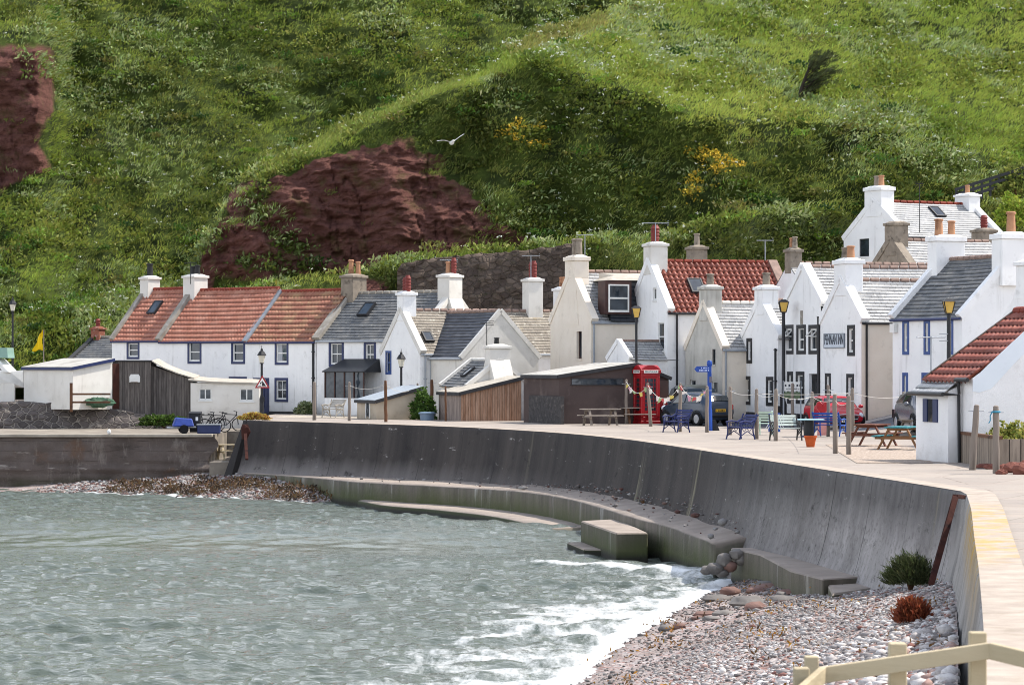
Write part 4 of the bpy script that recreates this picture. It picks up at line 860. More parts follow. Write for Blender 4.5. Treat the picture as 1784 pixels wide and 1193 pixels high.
    def skew(h, where, m, wd=.3, up=.16, sides=(0, 1), name='skew', ext=.1):
        """raised coping along a gable: where = coordinate of the gable along the ridge"""
        run = (h.W if h.o == 'G' else h.L) / 2; mb = h.mb(); q = lambda a, z: (a, where, z) if h.o == 'G' else (where, a, z)
        c = (h.ridge - h.eave) / run
        for sd in sides:
            e = -ext if sd == 0 else 2 * run + ext; z = h.eave - ext * c; P0, P1 = Vector(q(e, z + up * .5)), Vector(q(run, h.ridge + up * .5))
            mb.bar(P0, P1, wd, up + .1, (0, 0, 1)); mb.box([min(x, y) for x, y in zip(q(e - .06, z - .3), q(e + .12, z - .3))][:2] + [z - .12], [max(x, y) for x, y in zip(q(e - .06, z), q(e + .12, z))][:2] + [z + up * .9]) if False else None
        return mb.build(name, m, h.root)
    def chimney(h, x, y, w, d, z0, z1, m, pots=(), cap=.14, flare=0, label=None, capm=None):
        if h.o == 'G' and y < 1: y = d / 2 - .03
        mb = h.mb(); mb.box((x - w / 2, y - d / 2, z0), (x + w / 2, y + d / 2, z1))
        c = .07; mb.hexa([(x - w / 2 - c, y - d / 2 - c, z1 + .002), (x + w / 2 + c, y - d / 2 - c, z1 + .002), (x + w / 2 + c, y + d / 2 + c, z1 + .002), (x - w / 2 - c, y + d / 2 + c, z1 + .002)], [(x - w / 2 - c, y - d / 2 - c, z1 + cap), (x + w / 2 + c, y - d / 2 - c, z1 + cap), (x + w / 2 + c, y + d / 2 + c, z1 + cap), (x - w / 2 - c, y + d / 2 + c, z1 + cap)])
        mb.hexa([(x - w / 2, y - d / 2, z1 + cap), (x + w / 2, y - d / 2, z1 + cap), (x + w / 2, y + d / 2, z1 + cap), (x - w / 2, y + d / 2, z1 + cap)], [(x - w / 3, y - d / 4, z1 + cap + .1), (x + w / 3, y - d / 4, z1 + cap + .1), (x + w / 3, y + d / 4, z1 + cap + .1), (x - w / 3, y + d / 4, z1 + cap + .1)])
        if flare: mb.hexa([(x - w / 2 - flare, y - d / 2 + .01, z0 - flare), (x + w / 2 + flare, y - d / 2 + .01, z0 - flare), (x + w / 2 + flare, y + d / 2 - .01, z0 - flare), (x - w / 2 - flare, y + d / 2 - .01, z0 - flare)], [(x - w / 2 + .001, y - d / 2 + .01, z0 + .5), (x + w / 2 - .001, y - d / 2 + .01, z0 + .5), (x + w / 2 - .001, y + d / 2 - .01, z0 + .5), (x - w / 2 + .001, y + d / 2 - .01, z0 + .5)])
        o = mb.build('chimney', m, h.root, bevel=.015); zt = z1 + cap + .06
        for (dx, dy, r, ht, pm) in pots:
            p = h.mb(); z = zt; r *= .88
            if pm is POT_RED: pr = [(r * 1.05, z), (r, z + ht * .1)] + [q for k in range(4) for q in ((r * 1.0, z + ht * (.2 + .18 * k)), (r * 1.18, z + ht * (.23 + .18 * k)), (r * 1.18, z + ht * (.27 + .18 * k)), (r, z + ht * (.31 + .18 * k)))] + [(r * .7, z + ht)]
            else: pr = [(r * 1.1, z), (r * 1.05, z + .06), (r * .9, z + ht * .85), (r * 1.12, z + ht * .88), (r * 1.12, z + ht * .97), (r * .75, z + ht), (r * .7, z + ht * .9)]
            p.lathe(pr, (x + dx, y + dy, 0), 12); p.build('chimney_pot', pm, o, smooth=True)
        return o
    def gutter(h, side, m, pipe=(), r=.055, e0=0., e1=0., gz=None):
        P0, u, Lu, s, Ls = h.slope(side, .12, e0, e1); a = Vector(P0) - Vector(s).to_2d().to_3d().normalized() * .03 - Vector((0, 0, .02)); b = a + Vector(u) * Lu
        mb = h.mb(); mb.tube([a, b], r, 8); o = mb.build('gutter', m, h.root, smooth=True)
        for t in pipe:
            p = a.lerp(b, t); q = Vector(p); out = Vector(s).to_2d().to_3d().normalized(); q = p + out * .06; mb = h.mb(); mb.tube([p, q - Vector((0, 0, .12)), Vector((q.x, q.y, h.base + .2))], .05, 8); mb.build('downpipe', m, h.root, smooth=True)
        return o
    def pipe(h, face, a, z0, z1, m, r=.05):
        mb = h.mb(); mb.tube([h.fm(face, a, z1, -.07), h.fm(face, a, z0, -.07)], r, 8)
        for z in np.arange(z0 + .5, z1, 1.4): h.fbox(mb, face, a - .08, a + .08, z, z + .06, -.12, -.001)
        return mb.build('downpipe', m, h.root, smooth=True)
    def skylight(h, side, x0, y0, x1, y1, fm=None, up=.09, glass=None):
        P0, u, Lu, s, Ls = h.slope(side); P0, u, s = Vector(P0), Vector(u), Vector(s); n = u.cross(s); n = -n if n.z < 0 else n
        def hit(px, py):
            o, d = h.ray(px, py); k = (P0 + n * .05 - o).dot(n) / d.dot(n); p = o + d * k - P0; return p.dot(u), p.dot(s)
        a, b = hit((x0 + x1) / 2, (y0 + y1) / 2); top, bot = hit((x0 + x1) / 2, y0)[1], hit((x0 + x1) / 2, y1)[1]; hh = min(max(abs(top - bot), .5), 1.0); ww = hh * .72
        def bx(mb, a0, a1, b0, b1, n0, n1):
            q = lambda i, j, k: P0 + u * i + s * j + n * k
            mb.hexa([q(a0, b0, n0), q(a1, b0, n0), q(a1, b1, n0), q(a0, b1, n0)], [q(a0, b0, n1), q(a1, b0, n1), q(a1, b1, n1), q(a0, b1, n1)])
        mb = h.mb(); f = .07
        for r in ((a - ww / 2, a + ww / 2, b - hh / 2, b - hh / 2 + f), (a - ww / 2, a + ww / 2, b + hh / 2 - f, b + hh / 2), (a - ww / 2, a - ww / 2 + f, b - hh / 2 + f, b + hh / 2 - f), (a + ww / 2 - f, a + ww / 2, b - hh / 2 + f, b + hh / 2 - f)): bx(mb, *r, .0, .06 + up)
        o = mb.build('skylight', fm or IRON, h.root); mb = h.mb(); bx(mb, a - ww / 2 + f, a + ww / 2 - f, b - hh / 2 + f, b + hh / 2 - f, .02, .04 + up); mb.build('pane', GLASS, o); return o
def text_mesh(name, body, size, m, parent, Mx, ext=.004, sx=1.0):
    cu = bpy.data.curves.new('t', 'FONT'); cu.body = body; cu.size = size; cu.align_x = 'CENTER'; cu.align_y = 'CENTER'; cu.extrude = ext
    t = bpy.data.objects.new('t', cu); COL.objects.link(t); dg = bpy.context.evaluated_depsgraph_get(); me = bpy.data.meshes.new_from_object(t.evaluated_get(dg)); bpy.data.objects.remove(t); bpy.data.curves.remove(cu)
    me.materials.clear(); me.materials.append(m); me.transform(Mx @ Matrix.Diagonal((sx, 1, 1, 1))); o = bpy.data.objects.new(name, me); COL.objects.link(o); o.parent = parent; return o
def face_mx(loc, xdir, zdir=(0, 0, 1)):
    """text frame: x along xdir, y up"""
    x = Vector(xdir).normalized(); y = Vector(zdir); z = x.cross(y); return Matrix(((x.x, y.x, z.x, loc[0]), (x.y, y.y, z.y, loc[1]), (x.z, y.z, z.z, loc[2]), (0, 0, 0, 1)))
# ------------------------------------------------------------------ the row with orange roofs at the left
T1 = R(-44); u1 = Vector((math.cos(T1), math.sin(T1), 0)); A0 = Vector((-23.0, 165.0, 0))
h1 = House('terraced_cottage', 'end cottage of the terrace with orange pantiles, a roof window and black chimney pot', A0, T1, 4.35, 5.0, 4.05, 6.95, 'E', W_WHITE, 'cottage')
h1.win('front', 221, 594, 243, 625.6, PAINT_NAVY, .13); h1.walls(plinth=None)
h1.roof('pantile', PT_ORANGE, RIDGE_R, e1=0); h1.skew(.12, SKEW_G, .34, .2); h1.skylight('front', 258, 525, 283, 547, IRON)
h1.chimney(.35, 2.5, .75, .9, 6.2, 7.55, W_WHITE2, [(0, 0, .2, .75, POT_BLACK)]); h1.gutter('front', PAINT_NAVY)
h2 = House('terraced_cottage', 'middle terrace cottage with orange pantiles, two upper windows and a broad white chimney', A0 + u1 * 4.35, T1, 7.4, 5.0, 3.98, 6.83, 'E', W_WHITE, 'cottage')
h2.win('front', 327, 592.6, 351, 633.6, PAINT_NAVY, .13); h2.win('front', 403, 594.6, 427, 634, PAINT_NAVY, .13); h2.win('front', 399, 656, 430, 718, PAINT_NAVY, .12, 'none', PAINT_NAVY, name='door')
h2.walls(); h2.roof('pantile', PT_ORANGE, RIDGE_R); h2.skew(.0, SKEW_G, .42, .24); h2.chimney(.1, 2.5, 1.0, 1.0, 6.0, 7.55, W_WHITE2, [(-.18, 0, .17, .5, POT_BLACK), (.2, 0, .17, .55, POT_BLACK)]); h2.gutter('front', PAINT_NAVY)
h3 = House('terraced_cottage', 'terrace cottage with browner pantiles, lead strip on its roof and a tall blue door', A0 + u1 * 11.75, T1, 5.7, 5.0, 3.93, 6.64, 'E', W_WHITE, 'cottage')
h3.win('front', 479, 594.6, 502.6, 635.6, PAINT_NAVY, .13, curtain=True); h3.win('front', 478.7, 658, 502, 700, PAINT_NAVY, .13, 'sash4'); h3.win('front', 441, 658, 469, 719, PAINT_NAVY, .12, 'none', PAINT_NAVY, name='door')
h3.walls(plinth=PAINT_BLACK, ph=.12); h3.roof('pantile', PT_BROWN, RIDGE_R); h3.skew(.02, LEAD, .36, .1, (0,)); h3.gutter('front', PAINT_NAVY); h3.pipe('front', 5.55, 0, 3.8, IRON, .06)
O4 = A0 + u1 * 17.45 + Vector((.05, -.02, 0)); T4 = R(-38)
h4 = House('slate_house', 'white two storey house with grey slates and dark porch beside the orange roofed terrace', O4, T4, 7.2, 5.4, 3.97, 6.45, 'E', W_WHITE)
h4.win('front', 573, 594, 599, 639, PAINT_NAVY, .13, 'sash4'); h4.win('front', 634, 595, 655, 640, PAINT_NAVY, .13, 'sash4'); h4.win('front', 574, 664, 594, 706, PAINT_NAVY, .13, 'sash4'); h4.walls()
h4.roof('slate', SL_MID, SKEW_G); h4.skew(.05, SKEW_G, .5, .2); h4.skew(7.1, W_WHITE2, .4, .14); h4.skylight('front', 624, 528, 654, 552, IRON, .12)
h4.chimney(.25, 2.7, .85, 1.15, 5.7, 7.3, STONE, [(-.1, -.1, .16, .8, TERRA), (.18, .15, .15, .7, TERRA)]); h4.chimney(6.95, 2.7, .8, 1.1, 5.6, 7.2, W_WHITE2, [(-.12, 0, .15, .65, TERRA), (.18, .1, .15, .85, POT_RED)], flare=.25); h4.gutter('front', PIPE_GREY)
a, z = h4.at('front', 593, 706); b, _ = h4.at('front', 664, 706); b = min(b, 5.6)
mb = h4.mb(); mb.hexa([(a - .1, -1.35, 2.25), (b, -1.35, 2.25), (b, 0, 2.25), (a - .1, 0, 2.25)], [(a - .1, -1.36, 2.3), (b, -1.36, 2.3), (b - .1, -.02, 2.95), (a + .3, -.02, 2.95)]); po = mb.build('porch', SL_BLACK, h4.root)
mb = h4.mb(); mb.box((a, -1.25, -.3), (b - .1, -.01, .9)); mb.build('porch_wall', W_WHITE, po)
mb = h4.mb(); mb.box((a + .02, -1.2, .9), (b - .15, -1.15, 2.25)); mb.box((a + .02, -1.15, .9), (a + .07, -.02, 2.25)); mb.build('porch_glazing', GLASS, po)
mb = h4.mb()
for k in range(5): xx = a + (b - a - .15) * k / 4; mb.box((xx - .03, -1.24, .9), (xx + .04, -1.2, 2.25))
mb.build('porch_frame', PAINT_BROWN, po)
# ------------------------------------------------------------------ gable houses stepping along the street
O5 = Vector((-6.84, 150, 0)); T5 = R(-64)
h5 = House('gable_house', 'white gable house with pale mossy slates and red chimney pots behind the slim street lamp', O5, T5, 5.0, 9.6, 3.25, 5.42, 'G', W_WHITE)
h5.win('front', 672, 611, 682, 652, PAINT_BLUE, .09, 'sash', PAINT_BLUE); h5.win('front', 713, 671, 723, 680, PAINT_BLUE, .08, 'none', PAINT_BLUE); h5.walls()
h5.roof('slate', SL_MOSS, RIDGE_T); h5.skew(.12, W_WHITE2, .34, .2); h5.skylight('right', 735, 580, 755, 596, IRON, .12)
h5.chimney(2.5, .35, .78, .75, 4.9, 6.2, W_WHITE, [(-.14, 0, .16, .75, POT_RED), (.16, 0, .17, .85, POT_RED)]); h5.chimney(2.5, 7.6, .75, .85, 4.9, 7.0, W_WHITE2, [(-.12, 0, .16, .85, POT_RED), (.15, 0, .16, .9, POT_RED)]); h5.gutter('right', PIPE_GREY, (.06,)); h5.pipe('right', .25, 0, 3.2, PIPE_GREY)
w5 = House('', '', 0, 0, 3.9, 4.2, 3.05, 5.3, 'E', W_WHITE2, parent=h5, off=(5.0, .55, 0)); w5.walls('wing_wall', ('front', 'right', 'back')); w5.roof('slate', (SL_DARK, SL_PALE), RIDGE_T, e0=2.45, name='wing_roof'); w5.skew(3.85, W_WHITE2, .2, .12); w5.gutter('front', PIPE_GREY)
# small cottage in front with its chimney gable
R6 = P(850 + 20, 628, 139.0); u5 = Vector((math.cos(T5), math.sin(T5), 0)); v5 = Vector((-u5.y, u5.x, 0))
O6 = Vector((R6.x, R6.y, 0)) - u5 * 3.1 - v5 * 1.65
h6 = House('small_cottage', 'low slate roofed outhouse with a square white chimney behind the timber shed', O6, T5, 3.1, 3.3, 1.65, 2.86, 'E', W_WHITE2, 'cottage'); h6.walls(); h6.roof('slate', SL_MID, W_WHITE2); h6.skew(.05, W_WHITE2, .22, .12); h6.skew(3.05, W_WHITE2, .24, .1); h6.skylight('front', 806, 640, 824, 655, IRON, .05)
h6.chimney(2.9, 1.65, .5, 1.12, 2.4, 3.42, W_WHITE2, [(0, -.05, .14, .35, POT_BLACK)], flare=.55)
# cream house with the tall chimney
O7 = Vector((1.92, 143.5, 0)); T7 = R(-67)
h7 = House('cream_house', 'cream house with a very tall chimney on its gable and a slate hung dormer', O7, T7, 4.9, 6.4, 4.78, 7.2, 'G', W_CREAM)
h7.win('front', 1004.5, 577, 1013.5, 625, None, 0, 'none', PAINT_BROWN, rec=.2); h7.walls(); h7.roof('slate', SL_PALE, RIDGE_T); h7.skew(.14, W_CREAM, .36, .2)
mb = h7.mb(); mb.hexa([(2.45 - 1.0, -.02, 4.6), (2.45 + 1.0, -.02, 4.6), (2.45 + 1.0, .7, 4.6), (2.45 - 1.0, .7, 4.6)], [(2.45 - .62, -.02, 6.9), (2.45 + .62, -.02, 6.9), (2.45 + .62, .7, 6.9), (2.45 - .62, .7, 6.9)]); mb.build('chimney_breast', W_CREAM, h7.root)
h7.chimney(2.45, .34, 1.24, .74, 6.9, 7.75, W_CREAM, [(-.22, 0, .17, .85, STONE), (.25, 0, .19, .85, STONE)], cap=.2)
mb = h7.mb(); mb.hexa([(3.0, .95, 4.8), (5.12, .95, 4.8), (5.12, 5.2, 4.8), (3.0, 5.2, 4.8)], [(2.6, 1.25, 6.75), (4.55, 1.35, 6.75), (4.55, 5.0, 6.75), (2.6, 5.0, 6.75)]); dm = mb.build('dormer', SL_BLACK, h7.root)
roof_mesh('dormer_front', (5.15, .95, 4.76), (0, 1, 0), 4.3, Vector((-.57, 0, 2.0)).normalized(), 2.0, 'slate', SL_BLACK, dm, None, step=.35)
mb = h7.mb(); mb.hexa([(2.4, 1.0, 6.76), (4.8, 1.0, 6.76), (4.8, 5.3, 6.76), (2.4, 5.3, 6.76)], [(2.4, 1.5, 7.2), (3.4, 1.9, 7.05), (3.4, 4.6, 7.05), (2.4, 5.0, 7.2)]); mb.build('dormer_roof', FELT, dm)
dw = h7.at('right', 1055, 514)[0]; mb = h7.mb(); mb.box((4.35, dw - .15, 5.1), (5.2, dw + 1.25, 6.72)); mb.build('dormer_surround', PAINT_BROWN, dm)
mb = h7.mb()
for q in ((dw, dw + .07, 5.2, 6.55), (dw + 1.03, dw + 1.1, 5.2, 6.55), (dw + .07, dw + 1.03, 5.2, 5.3), (dw + .07, dw + 1.03, 6.48, 6.55), (dw + .07, dw + 1.03, 5.84, 5.92)): mb.box((5.2, q[0], q[2]), (5.26, q[1], q[3]))
mb.build('dormer_frame', PAINT_WHITE, dm); mb = h7.mb(); mb.box((5.2, dw + .07, 5.3), (5.22, dw + 1.03, 6.48)); mb.build('dormer_pane', GLASS, dm); h7.gutter('right', PIPE_GREY, (.02,))
p7 = House('lean_to', 'tiny white outhouse squeezed between the cream house and the red roofed house', P(1058, 700, 137.5) * 1, T7, 2.4, 3.2, 2.95, 3.75, 'G', W_WHITE, 'outhouse', base=-1.5); p7.root.location.z = 0
p7.win('front', 1072, 598, 1087, 620, PAINT_WHITE, .06, 'none', PAINT_WHITE); p7.walls(); p7.roof('slate', SL_PALE, RIDGE_T, rr=.06); p7.skew(.06, W_WHITE, .2, .12)
# white gable with the bright red roof
O8 = Vector((5.74, 141, 0)); T8 = R(-72)
h8 = House('red_roofed_house', 'tall white gable house with glossy red pantiles and a red chimney pot', O8, T8, 5.26, 6.6, 5.18, 7.62, 'G', W_WHITE)
h8.win('front', 1137.5, 501.5, 1143.5, 523, None, 0, 'none', PAINT_WHITE, minw=.35); h8.win('front', 1146, 562, 1157, 611, None, 0, 'sash', PAINT_WHITE, minw=.8); h8.walls()
h8.roof('pantile', PT_RED, RIDGE_R); h8.skew(.14, W_WHITE, .36, .22); h8.skew(6.5, RIDGE_T, .45, .14); h8.skylight('right', 1196, 481, 1230, 517, IRON, .1); h8.chimney(2.63, .42, 1.05, .85, 7.0, 8.35, W_WHITE2, [(-.05, 0, .22, .85, POT_RED)]); h8.gutter('right', IRON, (.07,))
mb = h8.mb(); mb.box((1.9, -.25, 3.55), (2.25, -.02, 3.78)); mb.build('floodlight', PIPE_GREY, h8.root)
h9 = House('grey_gable_cottage', 'weathered grey gable cottage with a squat chimney between the red roof and the inn', Vector((8.22, 136, 0)), R(-72.6), 4.7, 5.6, 3.42, 5.5, 'G', W_GREY, 'cottage')
h9.win('front', 1240.5, 608, 1246.5, 635, None, 0, 'none', PAINT_BLACK, minw=.4); h9.win('front', 1202, 661, 1212, 690, None, 0, 'none', PAINT_WHITE, minw=.7); h9.win('front', 1240, 664, 1250, 690, None, 0, 'none', PAINT_WHITE, minw=.7); h9.walls()
h9.roof('slate', SL_PALE, W_WHITE2); h9.skew(.14, W_CREAM, .36, .18); h9.chimney(2.35, .38, 1.0, .76, 4.7, 6.15, W_GREY, [(-.02, 0, .2, .55, STONE)]); h9.gutter('right', PIPE_GREY, (.03,))
mb = h9.mb(); mb.box((4.702, .02, -.3), (4.72, 5.5, 3.3)); mb.build('cream_side', W_CREAM, h9.root)
# the inn: two gables in one front, and the little gable beside it
h10 = House('gable_annexe', 'small white gable annexe with three slit windows joined to the inn', Vector((10.57, 132.5, 0)), R(-73.6), 4.6, 5.0, 3.85, 5.55, 'G', W_WHITE, 'annexe')
for q in ((1301, 589, 1310.5, 633), (1296, 655, 1307.5, 705), (1335, 656, 1347.5, 707)): h10.win('front', *q, PAINT_BLACK, .16, 'sash', PAINT_WHITE)
h10.walls(plinth=PAINT_BLACK, ph=.5); h10.roof('slate', SL_PALE, RIDGE_T); h10.skew(.14, W_WHITE, .36, .2); h10.chimney(2.3, .38, 1.05, .76, 4.9, 6.05, W_WHITE, [(0, 0, .2, .6, STONE)]); h10.pipe('front', 4.45, 0, 3.4, IRON)
OI = Vector((12.18, 128.5, 0)); TI = R(-72.8)
inn = House('inn', 'white inn with twin gables, black window surrounds and a name board', OI, TI, 4.15, 7.5, 5.3, 6.95, 'G', W_WHITE, 'inn')
for q, b in (((1367, 565.7, 1382.5, 617), 'hopper'), ((1388, 565.7, 1404, 617), 'sash'), ((1409, 565.7, 1426, 617), 'hopper')): inn.win('front', *q, PAINT_BLACK, .16, b, PAINT_WHITE)
inn.win('front', 1372, 647, 1381.5, 703, PAINT_BLACK, .16, 'sash', PAINT_WHITE); inn.win('front', 1387, 647, 1401.5, 703, PAINT_BLACK, .16, 'sash', PAINT_WHITE); inn.win('front', 1409.6, 651, 1426, 717, None, 0, 'none', mat('grey_door', '8b9098', '7b8088', 3, .6, .3), name='door', rec=.5)
inn.walls('left_gable_wall', ('front', 'left', 'back'), PAINT_BLACK, .5); inn.roof('slate', SL_PALE, RIDGE_T); inn.skew(.14, W_WHITE, .4, .2)
mb = inn.mb(); a, z = inn.at('front', 1397, 555); mb.box((a - .12, -.03, z - .25), (a + .12, .01, z + .35)); mb.build('vent', SKEW_G, inn.root); inn.pipe('front', 4.05, 0, 4.7, IRON, .07)
ib = House('', '', 0, 0, 4.3, 7.5, 4.5, 6.25, 'G', W_WHITE, parent=inn, off=(4.15, -.03, 0))
ib.win('front', 1476.5, 566, 1489.5, 620, PAINT_BLACK, .16, 'sash', PAINT_WHITE); ib.win('front', 1475, 651, 1488, 706, PAINT_BLACK, .16, 'sash', PAINT_WHITE); ib.win('front', 1439, 650, 1446.5, 704, PAINT_BLACK, .14, 'none', PAINT_WHITE, minw=.6)
ib.walls('right_gable_wall', plinth=PAINT_BLACK, ph=.55); ib.roof('slate', SL_PALE, RIDGE_T, name='right_roof'); ib.skew(.14, W_WHITE, .4, .2); ib.chimney(2.15, .4, 1.25, .8, 5.6, 6.95, W_WHITE, [(-.28, 0, .2, .5, STONE), (.25, 0, .19, .55, TERRA)], cap=.18); ib.gutter('right', IRON, (.03,))
mb = ib.mb(); mb.box((4.305, .02, -.3), (4.325, 7.4, 4.42)); mb.build('cream_side', W_CREAM, inn.root)
a0, z0, a1, z1 = ib.rect('front', 1437.5, 582, 1472, 605); mb = ib.mb(); mb.box((a0, -.05, z0), (a1, -.004, z1)); sg = mb.build('name_board', mat('sign_board', 'c8d0d8', 'bcc4cc', 3, .5, .3), inn.root)
mb = ib.mb()
for q in ((a0 - .03, a1 + .03, z0 - .03, z0), (a0 - .03, a1 + .03, z1, z1 + .03), (a0 - .03, a0, z0, z1), (a1, a1 + .03, z0, z1)): mb.box((q[0], -.065, q[2]), (q[1], -.004, q[3]))
mb.build('board_edge', mat('sign_edge', '6d7680', rough=.5), sg)
DARKTXT = mat('sign_text', '2c3440', rough=.5)
Mx = Matrix.Translation((4.15, -.03, 0)) @ face_mx(((a0 + a1) / 2, -.058, (z0 + z1) / 2 + .03), (1, 0, 0))
text_mesh('lettering', 'PENNAN INN', .62, DARKTXT, sg, Mx, .006, (a1 - a0 - .12) / (.62 * 6.0))
# long bright slate roof behind the inn
h17 = House('long_slate_house', 'white house with a long pale slate roof showing behind the inn gables', P(1345, 630, 136.5) + Vector((.1, 2.25, -2.8)), R(-72), 4.4, 8.6, 5.9, 7.45, 'G', W_WHITE); h17.walls(); h17.roof('slate', SL_PALE, RIDGE_T); h17.chimney(2.2, .5, .7, .6, 7.0, 8.0, STONE, [(-.15, 0, .14, .5, TERRA), (.18, 0, .14, .55, STONE)])
h19 = House('rear_cottage', 'cottage hidden behind the red pantile roof with only its stone chimney showing', P(1253, 630, 149) + Vector((-2.2, 1.9, -2.8)), R(-72), 4.4, 5, 4.4, 6.3, 'G', W_WHITE2, 'cottage'); h19.walls(); h19.roof('slate', SL_MID, RIDGE_T); h19.chimney(2.2, .1, .95, .8, 6.0, 8.6, STONE, [(0, 0, .17, .65, STONE)])
h20 = House('rear_house', 'house behind the cream gable with a white chimney and orange pots', P(957, 630, 153.5) + Vector((-.6, 1.2, -2.8)), R(-64), 4.6, 5, 4.0, 5.6, 'G', W_WHITE); h20.walls(); h20.roof('slate', SL_DARK, RIDGE_T); h20.skew(.14, W_WHITE, .34, .18); h20.chimney(2.3, .4, .85, .75, 5.0, 6.55, W_WHITE, [(-.15, 0, .15, .55, TERRA), (.2, 0, .15, .55, TERRA)])
# blue trimmed house at the right
O12 = Vector((15.65, 118, 0)); T12 = R(-68)
h12 = House('blue_trimmed_house', 'white house with blue window surrounds and grey slates right of the inn', O12, T12, 5.5, 4.7, 4.6, 6.97, 'E', W_WHITE)
for q in ((1572.6, 557.5, 1584, 618), (1609.7, 557.5, 1620.5, 618), (1651, 557.5, 1661, 618), (1572.6, 649, 1582, 701)): h12.win('front', *q, PAINT_BLUE, .13, 'sash', PAINT_WHITE)
h12.win('front', 1606, 649, 1620, 716, PAINT_BLUE, .13, 'none', PAINT_BLUE, name='door'); h12.walls(plinth=PAINT_BLACK, ph=.85); h12.roof('slate', SL_MID, RIDGE_T); h12.skew(.1, W_WHITE, .36, .22); h12.skew(5.4, W_WHITE, .3, .16); h12.gutter('front', PAINT_NAVY)
h12.chimney(.3, 2.35, .75, 1.35, 5.9, 7.75, W_WHITE, [(0, -.35, .19, .68, TERRA), (0, .25, .17, .62, TERRA)], cap=.2); h12.chimney(5.3, 2.35, .8, 1.3, 5.8, 7.65, W_WHITE, [(0, 0, .2, .85, TERRA)], cap=.2)
mb = h12.mb(); mb.box((.1, -.2, 4.0), (.45, -.02, 4.35)); mb.build('burglar_alarm', PAINT_WHITE, h12.root)
# upper house on the slope
h15 = House('hillside_house', 'white house highest on the slope with pale slates, two chimneys and a roof window', Vector((18.84, 163, 0)), R(-60), 5.5, 7.1, 9.75, 11.75, 'G', W_WHITE, base=3.0)
h15.win('front', 1499, 416, 1512, 447, None, 0, 'none', PAINT_BLACK, minw=.9); h15.walls(); h15.roof('slate', SL_PALE, RIDGE_R); h15.skew(.14, W_WHITE, .36, .2); h15.skew(6.95, W_WHITE, .4, .18); h15.skylight('right', 1622, 361, 1644, 377, IRON, .06)
h15.chimney(2.75, .45, 1.55, .9, 10.9, 12.35, W_WHITE, [(-.25, 0, .17, .6, STONE), (.2, 0, .18, .62, TERRA)], cap=.2); h15.chimney(2.75, 6.7, 1.3, .8, 10.9, 12.2, W_WHITE, [(0, 0, .15, .5, TERRA)], cap=.12); h15.gutter('right', IRON)
h16 = House('stone_chimney_house', 'house below the highest one with bright slates and a rough stone chimney at its gable', P(1545, 630, 147) + Vector((-.75, 1.8, -2.8)), R(-66), 4.4, 6.0, 7.25, 9.0, 'G', STONE, base=2.0); h16.walls(); h16.roof('slate', SL_PALE, RIDGE_T); h16.skew(.16, STONE, .45, .2); h16.chimney(2.2, .4, 1.0, .8, 8.2, 9.75, STONE); h16.gutter('right', PAINT_WHITE)
h18 = House('stone_cottage', 'dark slate cottage with rubble chimney and one red pot before the highest house', P(1712, 630, 154) + Vector((-1.2, 1.2, -2.8)), R(-66), 4.0, 4.0, 7.6, 9.0, 'G', STONE, 'cottage', base=3); h18.walls(); h18.roof('slate', SL_DARK, RIDGE_T); h18.chimney(2.0, .4, 1.1, .9, 8.4, 9.7, STONE, [(0, 0, .2, .75, POT_RED)])
h14 = House('chimney_gable_house', 'white house behind the near cottage with a wide flared chimney gable', Vector((16.4, 97.5, 0)), R(-68), 4.0, 5, 3.6, 5.4, 'G', W_WHITE); h14.walls(); h14.roof('slate', SL_PALE, RIDGE_T); h14.skew(.14, W_WHITE, .3, .15); h14.chimney(2.0, .45, 1.25, .9, 4.9, 6.0, W_WHITE, [(.2, 0, .18, .5, TERRA)], flare=.35)
# near white cottage with the strip of red tiles
T13 = R(-75); u13 = Vector((math.cos(T13), math.sin(T13), 0)); v13 = Vector((-u13.y, u13.x, 0)); O13 = Vector((11.55, 82, 0)) + v13 * .4
h13 = House('harled_cottage', 'nearest white harled cottage with red roof tiles and navy shutters', O13, T13, 3.0, 5.4, 2.35, 4.2, 'E', W_ROUGH, 'cottage'); h13.walls(); h13.roof('pantile', PT_RED, RIDGE_R, oh=.2, rr=.13); h13.skew(0, mat('verge_dark', '4a4038', rough=.8), .12, .06, (0,))
mb = h13.mb(); mb.prism([(-.4, -.3), (.9, -.3), (.9, 2.55), (-.4, 1.98)], 'x', -.02, 2.25); lt = mb.build('lean_to', W_ROUGH, h13.root)
roof_mesh('lean_to_roof', (-.1, -.55, 1.92), (1, 0, 0), 2.4, Vector((0, .8, .62)).normalized(), .75, 'slate', SL_PALE, lt, None); mb = h13.mb(); mb.tube([(-.15, -.6, 1.9), (2.35, -.6, 1.9)], .06); mb.tube([(2.3, -.56, 1.9), (2.33, -.12, 1.88), (2.33, -.1, 0)], .045); mb.build('gutter', IRON, lt, smooth=True)
mb = h13.mb(); mb.tube([(2.3, -.2, 2.3), (3.1, -.2, 2.3)], .06); mb.tube([(2.38, -.16, 2.3), (2.36, -.12, 1.9)], .045); mb.build('gutter', IRON, h13.root, smooth=True)

